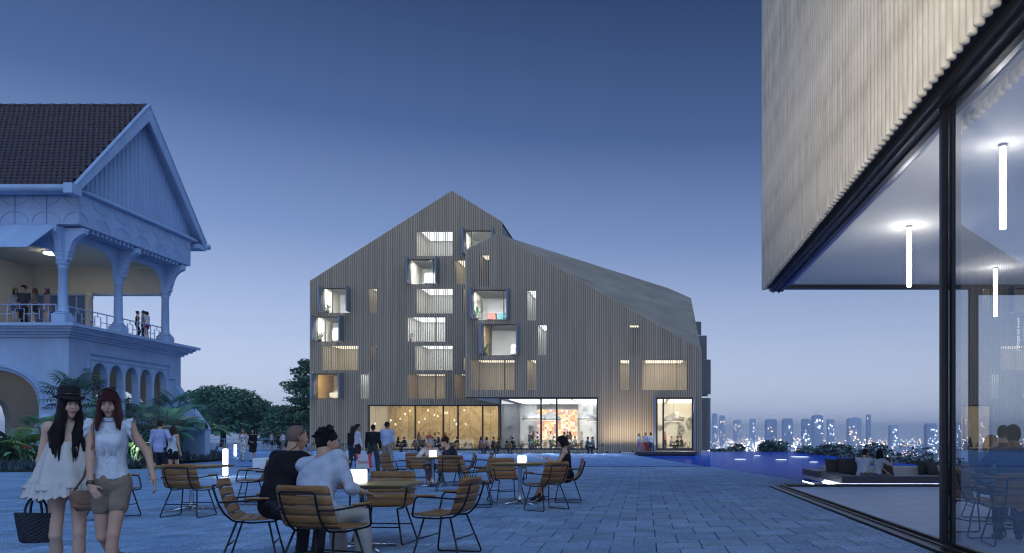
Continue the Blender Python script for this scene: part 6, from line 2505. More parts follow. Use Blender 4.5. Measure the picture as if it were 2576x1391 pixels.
tx = link('lettering', text_mesh('foulo', .17, 'bag_red'), bg)
tx.location = (0.0, -.078, .18)
tx.rotation_euler = (R(95), 0, 0)
MB().hexa([(-.16, -.088, .04), (.12, -.088, .04), (.12, -.076, .04), (-.16, -.076, .04), (-.16, -.078, .14), (.12, -.078, .14), (.12, -.066, .14), (-.16, -.066, .14)]).build('label_strip', 'cream_cotton', bg)

# ---- walking couple, left, and others on the plaza
yc = 22.7
person('man in lilac shirt and jeans walking away with his arm round the woman', X(402, yc), yc, (-.1, 1), dict(h=1.74, res=rs, hair=('short', 'brown'), top=('roll', (.36, .40, .62)), hem=-.14, bottom=('trousers', (.025, .028, .04)), pose='walk', feet={'L': (-.10, -.30, .20), 'R': (.08, .18, .085)}, toeL=(0, .6, -.8), hands={'L': (-.28, .04, .86), 'R': (.34, .05, 1.08)}, shoes=(.45, .06, .04)))
person('woman with very long dark hair in white vest and black shorts, walking away', X(431, yc), yc + .05, (.12, 1), dict(f=True, h=1.58, res=rs, hair=('long', 'brown'), hairlen=.62, top=('sleeveless', (.55, .58, .62)), hem=-.12, bottom=('shorts', (.012, .012, .016)), pose='walk', feet={'L': (-.08, -.20, .14), 'R': (.06, .16, .085)}, toeL=(0, .7, -.6), hands={'L': (-.30, .0, 1.0)}, shoes=(.40, .30, .24)))
yw = 40.6
mat('floral', (.50, .38, .32), .8, var=.75, scale=16, hue=(.9, .75, .6), detail=1)
Jf = person('woman with ginger hair in a floral jumpsuit walking toward the camera', X(612, yw), yw, (.2, -1), dict(f=True, h=1.70, res=.017, hair=('long', 'ginger'), hairlen=.22, skin='skin_c', top=('sleeveless', (.501, .38, .32)), hem=-.06, bottom=('trousers', (.502, .38, .32)), flare=.05, pose='walk', feet={'L': (-.06, .14, .085), 'R': (.06, -.10, .10)}, hands={'R': (.16, .18, 1.02)}))
for ch in [c for c in bpy.data.objects if c.parent == Jf['root'] and c.name.split('.')[0] in ('shirt', 'trousers')]:
    ch.data.materials[0] = M('floral')
person('dark haired woman in black jacket and skirt walking beside the floral jumpsuit', X(637, yw - .3), yw - .3, (.05, -1), dict(f=True, h=1.68, res=.017, hair=('long', 'black'), hairlen=.18, skin='skin_c', top=('long', (.012, .012, .014)), hem=-.16, bottom=('skirt', (.012, .012, .015)), pose='walk', feet={'L': (-.06, -.10, .10), 'R': (.06, .14, .085)}, hands={'L': (-.10, .24, 1.05)}))
far = .022
yr = 76.5
person('man in white shirt and dark shorts by the far balustrade', X(683, yr), yr, (1, .1), dict(h=1.72, res=far, hair=('short', 'black'), top=('short', TOP_W), bottom=('kneeshorts', (.03, .03, .04)), shoes=(.3, .2, .1)))
person('woman in dark print blouse with her back turned at the far balustrade', X(699, yr), yr, (.3, 1), dict(f=True, h=1.64, res=far, hair=('bun', 'brown'), top=('short', (.05, .02, .025)), bottom=('trousers', (.012, .012, .015)), crop=.7))
person('woman in white top between the others at the far balustrade', X(707.5, yr + .4), yr + .4, (-.2, -1), dict(f=True, h=1.62, res=far, hair=('long', 'brown'), top=('short', TOP_W), bottom=('trousers', (.10, .09, .08))))
person('man in white shirt and khaki shorts at the far balustrade', X(714, yr), yr, (-1, .2), dict(h=1.74, res=far, hair=('short', 'brown'), top=('roll', (.66, .68, .72)), hem=-.12, bottom=('kneeshorts', (.33, .27, .20)), shoes=(.5, .5, .5)))

# ---- balcony
yb = 34.2
mb_ = .018
person('woman in straw hat and white cardigan, leftmost on the balcony', X(37, yb), yb, (.95, -.3), dict(f=True, h=1.64, res=mb_, hair=('long', 'brown'), hairlen=.2, hat=((.42, .30, .14), 0), skin='skin_c', top=('long', (.50, .46, .46)), bottom=('shorts', (.10, .13, .2)), hands={'R': (.10, .22, 1.05), 'L': (-.05, .24, 1.08)}), 6.16)
person('man in dark cardigan and brown felt hat on the balcony', X(57, yb), yb + .1, (.1, -1), dict(h=1.76, res=mb_, hair=('short', 'brown'), hat=((.10, .03, .025), 0), skin='skin_c', top=('long', (.06, .06, .07)), hem=-.14, bottom=('trousers', (.014, .014, .018))), 6.16)
person('woman with long auburn hair and tan shawl on the balcony', X(90, yb), yb, (-.9, -.4), dict(f=True, h=1.68, res=mb_, hair=('long', 'red'), hairlen=.40, skin='skin_c', top=('long', (.28, .20, .15)), hem=-.20, bottom=('skirt', (.03, .025, .025)), cut=.5, hands={'R': (.08, .22, .95), 'L': (-.06, .24, .95)}), 6.16)
person('woman in pink coat and banded hat next to the corner column', X(118, yb), yb + .05, (-.5, -.9), dict(f=True, h=1.66, res=mb_, hair=('long', 'red'), hairlen=.16, hat=((.55, .52, .48), 0), skin='skin_c', top=('long', (.40, .24, .22)), hem=-.30, skirted=True, bottom=('shorts', (.25, .16, .14))), 6.16)
ye = 38.6
person('woman in black dress at the far balcony end', X(345, ye), ye, (.7, .5), dict(f=True, h=1.42, res=mb_, hair=('bun', 'black'), top=('sleeveless', (.02, .015, .015)), bottom=('trousers', (.012, .012, .014)), flare=.05), 6.12)
person('man in pale shirt between two women at the far balcony end', X(357, ye), ye + .15, (-.6, -.2), dict(h=1.45, res=mb_, hair=('messy', 'black'), top=('short', (.35, .40, .48)), bottom=('trousers', (.03, .04, .07))), 6.12)
person('woman in white top and red shorts at the far balcony end', X(374, ye), ye - .1, (-1, 0), dict(f=True, h=1.38, res=mb_, hair=('bob', 'black'), top=('short', TOP_W), bottom=('shorts', (.40, .04, .06)), hands={'L': (-.05, .22, 1.0)}), 6.12)

# ---- platform group
yp = 59.6
person('woman with ponytail and tan handbag on the pool platform', X(1607, yp), yp, (.9, .3), dict(f=True, h=1.60, res=far, hair=('pony', 'red'), skin='skin_c', top=('short', TOP_W), bottom=('trousers', (.40, .18, .42)), hands={'R': (.15, .2, 1.0)}), -.05)
person('man in white shirt and red trousers on the pool platform', X(1624, yp), yp + .2, (.3, -1), dict(h=1.64, res=far, hair=('messy', 'brown'), skin='skin_c', top=('roll', (.62, .62, .70)), hem=-.12, bottom=('trousers', (.60, .03, .03)), hands={'L': (-.24, .2, 1.05)}), -.05)
person('man in white shirt and navy trousers on the pool platform, back turned', X(1637, yp), yp - .1, (-.7, .6), dict(h=1.66, res=far, hair=('short', 'black'), skin='skin_b', top=('roll', (.68, .68, .74)), hem=-.04, build=1.08, bottom=('trousers', (.03, .05, .14))), -.05)

# ---- lounge couple
yl = 21.9
person('man in pale shirt leaning his head on his hand in the sunken lounge', X(2168, yl), yl, (.55, .8), dict(h=1.74, res=.0115, pose='sit', pz=.20, lean=26, hair=('short', 'black'), skin='skin_a', top=('roll', (.50, .60, .72)), bottom=('trousers', (.14, .14, .15)), yaw=-18, hands={'R': (.16, .30, .66), 'L': (.12, .32, .25)}, elbowR=(.6, .3, -1), feet={'L': (-.1, .5, -.2), 'R': (.14, .5, -.2)}, hdirR=(-.5, -.3, .8), palmR=(-1, -.2, 0)), -.02)
person('woman with long dark hair raising her hand in the sunken lounge', X(2203, yl), yl - .1, (.75, .6), dict(f=True, h=1.64, res=.0115, pose='sit', pz=.20, lean=12, hair=('long', 'black'), hairlen=.24, skin='skin_a', top=('short', (.46, .52, .60)), bottom=('trousers', (.10, .10, .12)), yaw=-8, hands={'R': (.30, .30, .74), 'L': (.10, .40, .28)}, elbowR=(.8, .4, -.8), feet={'L': (-.1, .5, -.2), 'R': (.14, .5, -.2)}, hdirR=(-.2, 0, 1)), -.02)

# ---- people in the pavilion
person('blonde woman with ponytail in blue grey jumper in the glass pavilion', X(2482, 11.5), 11.5, (.92, .2), dict(f=True, h=1.66, res=.0115, pose='sit', pitch=6, hair=('pony', 'blond'), skin='skin_c', top=('long', (.20, .27, .36)), hem=-.08, bottom=('trousers', (.05, .07, .13)), hands={'R': (.10, .42, .78), 'L': (-.10, .42, .78)}, elbowR=(1, 0, -.4), elbowL=(-1, 0, -.4)), .013)
person('brown haired man in olive jacket seen from behind in the pavilion', X(2521, 11.9), 11.9, (.6, .8), dict(h=1.80, res=.013, pose='sit', pz=.58, hair=('short', 'brown'), skin='skin_c', top=('jacket', (.10, .09, .045)), hem=-.1, bottom=('trousers', (.03, .03, .04))), .013)
person('dark haired man in navy jumper, back turned, at the right edge', X(2556, 9.0), 9.0, (.25, .97), dict(h=1.82, res=.0105, pose='sit', lean=14, hair=('short', 'black'), skin='skin_b', top=('long', (.035, .06, .13)), hem=-.08, build=1.08, collar=False, bottom=('trousers', (.02, .03, .06)), hands={'R': (.14, .42, .78), 'L': (-.14, .42, .78)}, elbowR=(1, 0, -.4), elbowL=(-1, 0, -.4)), .013)

# ---- diners on the terrace (seated) and guests inside
def diner(u, y, sgn, label, top, hair='black', f=False, kind='long', bottom=(.03, .035, .05), dx=0, face=None, z=0.0, h=1.68):
    fc = face or (-sgn, .1)
    person(label, X(u, y) + dx, y, fc, dict(f=f, h=h, res=.026, pose='sit', hair=(('long' if f else 'short'), hair), hairlen=.14, top=(kind, top), hem=-.08, bottom=('trousers', bottom), lean=8,
                                            hands={'R': (.12, .40, .76), 'L': (-.12, .40, .76)}, elbowR=(1, 0, -.4), elbowL=(-1, 0, -.4)), z, 'diners')


DN = [(822, 66, -1, 'diner in grey green top left of the bollards', (.13, .16, .16), 'brown', False), (836, 65.2, 0, 'diner in purple top with her back turned left of the bollards', (.12, .04, .11), 'brown', True),
      (853, 66, 1, 'diner in blue shirt next to the building corner', (.06, .12, .25), 'grey', False),
      (999, 66, -1, 'diner in black top facing right under the left chevron pane', (.012, .012, .016), 'black', True), (1019, 66, 1, 'diner in dark suit under the left chevron pane', (.02, .022, .035), 'black', False),
      (1042, 66, -1, 'diner in teal waistcoat at the first chevron mullion', (.06, .11, .13), 'black', False), (1063, 66, 1, 'diner in grey suit right of the first chevron mullion', (.07, .08, .10), 'grey', False),
      (1086, 67, -1, 'diner in blue shirt behind the grey haired woman', (.05, .11, .2), 'black', False), (1106, 67, 1, 'diner in navy top behind the brown haired man', (.02, .03, .06), 'black', True),
      (1152, 65, 1, 'lone diner in black facing left between the chevron panes', (.012, .012, .016), 'black', False),
      (1207, 58.5, -1, 'diner in violet jumper left of the glass corner', (.14, .06, .22), 'black', True), (1227, 58.5, 1, 'diner in pale blue blouse left of the glass corner', (.22, .29, .40), 'brown', True),
      (1239, 58.8, -1, 'diner in navy suit before the glass corner', (.025, .045, .10), 'black', False), (1258, 58.8, 1, 'diner in dark green top at the glass corner', (.05, .07, .07), 'brown', True),
      (1274, 58.5, -1, 'diner in black suit right of the glass corner', (.016, .016, .02), 'grey', False), (1293, 58.5, 1, 'diner in dark navy suit facing left, right of the glass corner', (.02, .025, .04), 'black', False),
      (1476, 58.5, -1, 'diner in blue shirt near the right end of the shop window', (.06, .14, .26), 'black', False), (1493, 58.5, 1, 'diner in pale jacket by the right frame of the shop window', (.24, .30, .34), 'brown', False)]
for u, y, s, l, c, h, f in DN:
    diner(u, y, s, l, c, h, f, face=(-s, .15) if s else (.1, 1))
IN = [(1336, 66, 'guest in teal at the inner table left of the mullion', (.03, .22, .24), 'black', True, -1), (1355, 66, 'guest in olive at the inner table left of the mullion', (.12, .12, .06), 'brown', False, 1),
      (1391, 65.5, 'guest in green before the glowing panels', (.10, .15, .05), 'brown', False, -1), (1409, 65.5, 'guest in red before the glowing panels', (.42, .05, .05), 'black', True, 1),
      (1431, 66.2, 'guest in white top right of the glowing panels', (.5, .5, .5), 'brown', True, -1), (1449, 66.2, 'guest in grey right of the glowing panels', (.2, .2, .2), 'black', False, 1),
      (1687, 65.5, 'guest in grey shirt at the table in the terrace door', (.24, .23, .2), 'black', False, -1), (1706, 65.5, 'guest in black at the table in the terrace door', (.02, .02, .02), 'black', False, 1),
      (1716, 66.5, 'guest with back turned by the right leaf of the terrace door', (.04, .035, .03), 'brown', False, 1)]
for u, y, l, c, h, f, s in IN:
    diner(u, y, s, l, c, h, f, z=.06)


def guest(u, y, label, top, f=False, hair='black', face=(0, -1), bottom=(.03, .03, .04), h=1.70):
    person(label, X(u, y), y, face, dict(f=f, h=h, res=.026, hair=(('long' if f else 'short'), hair), hairlen=.16, top=('long', top), bottom=('trousers', bottom), hands={'R': (.12, .26, 1.05)}), .06, 'guests standing inside')


GS = [(1053, 78.2, 'standing guest in brown at the bar right of the first mullion', (.22, .13, .07), True, 'brown', (.8, -.5)), (1066, 78.4, 'standing guest in cream shirt at the bar', (.55, .48, .36), False, 'brown', (-.3, -1)),
      (1079, 78.2, 'standing guest in dark red at the bar', (.20, .05, .05), False, 'black', (.4, -1)), (1094, 78.6, 'standing guest in pale top at the bar', (.55, .5, .42), True, 'brown', (1, -.2)),
      (1104, 78.3, 'standing guest in white shirt beside the second mullion', (.6, .58, .52), False, 'black', (-.8, -.5)), (1121, 78.7, 'standing guest in rust top right of the second mullion', (.3, .12, .06), True, 'red', (-.2, -1)),
      (1333, 67.0, 'standing guest in black cap left of the dome lamp', (.05, .04, .04), False, 'black', (.9, -.4)), (1342, 67.4, 'standing guest in tan behind the left shop pane', (.3, .2, .13), True, 'brown', (-.5, -.9)),
      (1352, 66.9, 'tall standing guest in white left of the second mullion', (.62, .6, .56), False, 'brown', (-.4, .9)), (1385, 66.9, 'waiter in white shirt before the glowing panels', (.66, .64, .6), False, 'black', (.8, -.5)),
      (1419, 67.0, 'standing guest in mustard right of the last mullion', (.3, .22, .08), True, 'black', (.7, .6)), (1428, 67.5, 'standing guest in black by the glowing panels', (.03, .03, .03), False, 'brown', (.2, .9)),
      (1435, 67.0, 'standing guest in brown jacket by the glowing panels', (.10, .06, .04), True, 'black', (-.8, .5)), (1464, 67.2, 'standing blonde guest in white near the relief wall', (.6, .55, .5), True, 'blond', (-.9, -.3)),
      (1672, 66.8, 'standing blonde guest in red and white by the terrace door mullion', (.5, .2, .15), True, 'blond', (.8, -.4))]
for u, y, l, c, f, h, fc in GS:
    guest(u, y, l, c, f, h, fc)
# ================================================================== trees and planting
def leaf_cloud(name, centers, radii, n, size, m, parent, seed=0, flat=.5, shell=.55, world=True, aspect=.55):
    """n small leaves spread through a union of blobs, denser toward the outside"""
    rg = np.random.RandomState(seed)
    C = np.array(centers, float)
    Rr = np.array(radii, float)
    wts = np.prod(Rr, axis=1) ** (2 / 3)
    k = rg.choice(len(C), n, p=wts / wts.sum())
    d = rg.normal(size=(n, 3))
    d /= np.linalg.norm(d, axis=1)[:, None]
    r = shell + (1 - shell) * rg.rand(n) ** .6
    lump = 1 + .16 * np.sin(d[:, 0] * 5 + k) * np.sin(d[:, 1] * 6 + k * 2) + .10 * np.sin(d[:, 2] * 9 + k * 3)
    p = C[k] + d * Rr[k] * (r * lump)[:, None]
    a = rg.normal(size=(n, 3))
    a[:, 2] *= flat
    a /= np.linalg.norm(a, axis=1)[:, None]
    nn = d * .6 + rg.normal(size=(n, 3)) * .6 + np.array([0, 0, .5])
    b = np.cross(nn, a)
    b /= np.linalg.norm(b, axis=1)[:, None] + 1e-9
    s = size * rg.uniform(.6, 1.35, n)[:, None]
    V = np.stack([p - a * s * .5, p + b * s * aspect * .5, p + a * s * .5, p - b * s * aspect * .5], 1).reshape(-1, 3)
    Q = np.arange(4 * n).reshape(n, 4)
    return link(name, np_mesh(name, V, Q, m), parent, world)


def tree(label, x, y, z0, blobs, n, size, mats, limbs=True, trunk_r=.22, seed=0, group=None, name='tree'):
    """blobs: (dx, dy, z, rx, ry, rz) relative to the trunk foot"""
    t = thing(name, label, 'tree', (x, y, z0), group=group)
    rg = random.Random(seed)
    zc = max(b[2] for b in blobs)
    MB().tube([(0, 0, -.6), (.06, .03, zc * .3), (-.05, 0, zc * .62), (.03, 0, zc * .9)], [trunk_r * 1.25, trunk_r, trunk_r * .7, trunk_r * .3], 9).build('trunk', 'bark', t, True)
    if limbs:
        for b in blobs[:9]:
            h = zc * rg.uniform(.28, .55)
            MB().tube([(0, 0, h), (b[0] * .5, b[1] * .5, h * .4 + b[2] * .6 - .1), (b[0] * .95, b[1] * .95, b[2])], [trunk_r * .5, trunk_r * .3, trunk_r * .1], 6).build('limb', 'bark', t, True)
    c = [(b[0], b[1], b[2]) for b in blobs]
    r = [(b[3], b[4], b[5]) for b in blobs]
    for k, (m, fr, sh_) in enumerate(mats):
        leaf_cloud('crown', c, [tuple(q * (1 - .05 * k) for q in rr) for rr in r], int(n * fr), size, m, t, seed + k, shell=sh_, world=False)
    return t


def blob_ball(rx, rz, zc, n, seed, br=.42):
    rg = random.Random(seed)
    out = [(0, 0, zc, rx * .62, rx * .62, rz * .66)]
    for _ in range(n):
        g = rg.uniform(0, 6.28)
        e = rg.uniform(-.6, 1.0)
        ce = math.sqrt(max(0, 1 - e * e))
        q = rg.uniform(br * .75, br * 1.2)
        out.append((math.cos(g) * ce * rx * (1 - q * .8), math.sin(g) * ce * rx * .8 * (1 - q * .8), zc + e * rz * (1 - q * .8), rx * q, rx * q, rz * q * .8))
    return out


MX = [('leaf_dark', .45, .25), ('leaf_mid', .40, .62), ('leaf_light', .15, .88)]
yt = 88.0
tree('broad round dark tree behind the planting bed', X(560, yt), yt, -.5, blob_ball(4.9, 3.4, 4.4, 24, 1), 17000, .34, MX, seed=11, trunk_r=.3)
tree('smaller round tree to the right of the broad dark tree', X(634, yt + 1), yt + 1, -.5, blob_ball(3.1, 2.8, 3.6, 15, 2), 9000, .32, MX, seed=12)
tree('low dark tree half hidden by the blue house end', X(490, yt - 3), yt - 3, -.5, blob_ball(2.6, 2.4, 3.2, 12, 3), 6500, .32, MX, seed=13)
bl_ = []
rg = random.Random(4)
for k in range(11):
    z = 1.6 + k * .82
    w = 4.3 * (1 - k / 12.5) + .5
    for j in range(6):
        g = rg.uniform(0, 6.28)
        bl_.append((math.cos(g) * w * .62, math.sin(g) * w * .62, z + rg.uniform(-.2, .2), w * .48, w * .48, .42))
    bl_.append((0, 0, z, w * .5, w * .5, .55))
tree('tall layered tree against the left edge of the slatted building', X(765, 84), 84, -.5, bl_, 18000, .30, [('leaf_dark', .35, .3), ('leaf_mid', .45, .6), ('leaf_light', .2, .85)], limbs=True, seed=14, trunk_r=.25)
tree('bushy tree below the tall layered tree', X(715, 83), 83, -.5, blob_ball(2.4, 2.4, 2.3, 14, 6), 8500, .27, [('leaf_dark', .4, .3), ('leaf_mid', .4, .6), ('leaf_light', .2, .85)], seed=15)
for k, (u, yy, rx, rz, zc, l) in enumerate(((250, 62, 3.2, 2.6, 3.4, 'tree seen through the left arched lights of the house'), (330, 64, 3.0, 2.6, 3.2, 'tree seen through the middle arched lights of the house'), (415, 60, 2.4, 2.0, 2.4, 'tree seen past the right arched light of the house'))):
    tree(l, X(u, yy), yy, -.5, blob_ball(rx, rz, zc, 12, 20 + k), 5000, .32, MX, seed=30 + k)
# trees on the slope below the pool
for k, (u, yy, rx, rz, vt, l) in enumerate(((1822, 84, 1.9, 1.5, 1117, 'small tree at the pool edge beside the slatted building'), (1862, 86, 1.8, 1.5, 1118, 'second small tree along the far pool edge'), (1950, 84, 2.4, 1.9, 1107, 'round dark tree in the middle of the far pool edge'),
                                            (2035, 66, 1.9, 1.4, 1121, 'low tree right of the round tree at the pool edge'), (2098, 58, 2.2, 1.9, 1115, 'wide tree behind the sofa couple'), (2185, 50, 2.4, 2.0, 1110, 'tall tree behind the woman in the lounge'),
                                            (2262, 44, 2.0, 1.7, 1132, 'dark shrub tree left of the black post'), (2335, 40, 2.4, 2.0, 1128, 'broad shrub tree meeting the black post'), (2430, 40, 2.5, 2.0, 1140, 'shrub tree behind the pavilion mullion'), (2520, 42, 2.6, 2.2, 1128, 'shrub tree at the right edge behind the pavilion'))):
    xx = X(u, yy)
    zt = Z(vt, yy)
    zb = float(terrain_z(np.array(xx), np.array(yy)))
    tree(l, xx, yy, zb, blob_ball(rx, rz, zt - zb - rz * .95, 11, 50 + k), 5200, .20 + yy * .0012, [('leaf_blue', .5, .3), ('leaf_dark', .3, .6), ('frond_grey', .2, .85)], seed=60 + k, trunk_r=.14)

# ---- planting bed along the house
bed = [(-31, 27.4), (X(120, 27.6), 27.6), (X(260, 28.6), 28.6), (X(345, 30.6), 30.6), (X(420, 35), 35), (X(465, 40), 40), (X(500, 47), 47), (X(512, 55), 55), (X(490, 62), 62), (X(400, 60), 60), (-25.5, 42.2), (-22.5, 42.0), (-22.4, 32.4), (-31, 31.6)]
struct(MB().prism([(x, y, .10) for x, y in bed[::-1]], (0, 0, -.14)).build('planting_bed', 'soil'), 'structure')


def in_poly(x, y, poly):
    r = False
    for (x0, y0), (x1, y1) in zip(poly, poly[1:] + poly[:1]):
        if (y0 > y) != (y1 > y) and x < (x1 - x0) * (y - y0) / (y1 - y0) + x0:
            r = not r
    return r


# ground cover of thin upright blades
def blades(name, m, n, hmin, hmax, w, seed, test, label):
    rg = np.random.RandomState(seed)
    xs, ys = [], []
    while len(xs) < n:
        x, y = rg.uniform(-31, -17), rg.uniform(27.4, 62)
        if y > 34 and rg.rand() < .45:
            continue
        if in_poly(x, y, bed) and test(x, y):
            xs.append(x)
            ys.append(y)
    xs, ys = np.array(xs), np.array(ys)
    h = rg.uniform(hmin, hmax, n) * (1 + .35 * np.sin(xs * 2.1) * np.sin(ys * 1.7))
    g = rg.uniform(0, 6.28, n)
    d = np.stack([np.cos(g), np.sin(g), np.zeros(n)], 1)
    q = np.stack([-np.sin(g), np.cos(g), np.zeros(n)], 1)
    lean = rg.uniform(.15, .7, n)[:, None] * h[:, None]
    b = np.stack([xs, ys, np.full(n, .08)], 1)
    V = np.stack([b - q * w * .5, b + q * w * .5, b + d * lean * .45 + np.array([0, 0, 1]) * h[:, None] * .65 + q * w * .45, b + d * lean + np.array([0, 0, 1]) * h[:, None]], 1).reshape(-1, 3)
    o = link(name, np_mesh(name, V, np.arange(4 * n).reshape(n, 4), m))
    return struct(o, 'stuff', label)


def front(x, y):      # metres behind the bed edge, roughly
    return not in_poly(x + 1.5, y - 1.5, bed)


blades('ground_cover', 'leaf_blue', 15000, .18, .42, .035, 1, lambda x, y: not in_poly(x + 1.0, y - 1.1, bed), 'dark blue green edging plants along the bed')
blades('bed_foliage', 'leaf_dark', 9000, .30, .80, .06, 2, lambda x, y: in_poly(x + .7, y - .8, bed), 'dark green leafy ground cover in the bed')
blades('bed_foliage', 'leaf_mid', 3500, .30, .75, .06, 3, lambda x, y: in_poly(x + .9, y - 1.0, bed), 'mid green leaves among the ground cover')


# leaf forms, shared by all plants
def fan_leaf():
    mb = MB()
    mb.tube([(0, 0, 0), (0, .3, .30), (0, .62, .46)], [.014, .011, .008], 4)
    c = Vector((0, .62, .46))
    for k in range(17):
        g = R(-125 + 250 * k / 16)
        d = Vector((math.sin(g), math.cos(g) * .9, .28 * math.cos(g)))
        s = Vector((math.cos(g), -math.sin(g) * .9, 0)) * .022
        L = .46 * (1 - .15 * abs(k - 8) / 8)
        m_ = c + d * L * .55 + Vector((0, 0, .02))
        e = c + d * L + Vector((0, 0, -.10))
        mb.add([c, m_ - s, e, m_ + s], [(0, 1, 2, 3)])
    return mb


def pinnate_leaf(L=1.5, droop=.55):
    mb = MB()
    pts = []
    for i in range(13):
        t = i / 12
        pts.append(Vector((0, L * (t * .8 - .1 * t * t), L * (.75 * t - droop * t * t))))
    mb.tube(pts, [.014 * (1 - .8 * i / 12) for i in range(13)], 4)
    for i in range(2, 13):
        t = i / 12
        for s in (-1, 1):
            for hh in (0, .5):
                j = min(i, 11)
                p = pts[j].lerp(pts[j + 1], hh)
                l = .34 * math.sin(math.pi * (.15 + .8 * t))
                d = Vector((s * .85, .5, -.28)).normalized()
                e = p + d * l
                w_ = Vector((0, .016, .008))
                mb.add([p, p + d * l * .5 - w_, e, p + d * l * .5 + w_], [(0, 1, 2, 3)])
    return mb


def blade_leaf(L=.9):
    mb = MB()
    vs = []
    for i in range(6):
        t = i / 5
        w_ = .028 * (1 - t) ** .7 + .002
        y = L * (.55 * t + .12 * t * t)
        z = L * (.95 * t - .45 * t * t)
        vs += [(-w_, y, z), (w_, y, z)]
    mb.add(vs, [(2 * i, 2 * i + 1, 2 * i + 3, 2 * i + 2) for i in range(5)])
    return mb


def broad_leaf(L=1.1):
    mb = MB()
    mb.tube([(0, 0, 0), (0, .12 * L, .4 * L), (0, .25 * L, .62 * L)], [.018, .013, .010], 4)
    vs = []
    n = 8
    for i in range(n + 1):
        t = i / n
        w_ = .20 * L * math.sin(math.pi * min(1, .06 + .94 * t)) ** .7 * (1 if i < n else .1)
        y = L * (.25 + .62 * t)
        z = L * (.62 + .42 * t - .48 * t * t)
        vs += [(-w_, y, z + w_ * .35), (0, y, z), (w_, y, z + w_ * .35)]
    fs = []
    for i in range(n):
        a = 3 * i
        fs += [(a, a + 1, a + 4, a + 3), (a + 1, a + 2, a + 5, a + 4)]
    return mb.add(vs, fs)


LF = {}


def leafmesh(kind, m):
    if (kind, m) not in LF:
        LF[(kind, m)] = {'fan': fan_leaf, 'pin': pinnate_leaf, 'blade': blade_leaf, 'broad': broad_leaf}[kind]().mesh('leaf', m)
    return LF[(kind, m)]


def plant(name, label, cat, x, y, kind, ms, n, s, h0=0.0, emin=-10, emax=60, seed=0, z=.08, flower=0):
    t = thing(name, label, cat, (x, y, z))
    rg = random.Random(seed)
    if h0 > .15:
        MB().tube([(0, 0, -.1), (.03, 0, h0 * .5), (0, 0, h0)], [.09 * s + .03, .07 * s + .02, .07 * s + .02], 8).build('trunk', 'bark', t, True)
    for k in range(n):
        o = bpy.data.objects.new('frond' if kind in ('fan', 'pin') else 'leaf', leafmesh(kind, rg.choice(ms)))
        COL.objects.link(o)
        o.parent = t
        e = rg.uniform(emin, emax)
        o.matrix_local = Matrix.Translation((0, 0, h0)) @ Matrix.Rotation(2 * math.pi * (k + rg.random() * .7) / n * 2.4, 4, 'Z') @ Matrix.Rotation(R(e), 4, 'X') @ Matrix.Scale(s * rg.uniform(.8, 1.15), 4)
    for k in range(flower):
        g = rg.uniform(0, 6.28)
        a = Vector((.28 * math.cos(g), .28 * math.sin(g), rg.uniform(.55, .95) * s))
        MB().tube([(0, 0, .1), a * .7, a], .010, 4).build('stem', 'leaf_light', t)
        f = MB()
        for q in range(7):
            r_ = q / 7 * 6.28
            d = Vector((math.cos(r_) * .8, math.sin(r_) * .8, .7)).normalized()
            w_ = Vector((-math.sin(r_), math.cos(r_), 0)) * .03
            f.add([a, a + d * .09 - w_, a + d * .17, a + d * .09 + w_], [(0, 1, 2, 3)])
        f.build('flower', 'flower', t)
    return t


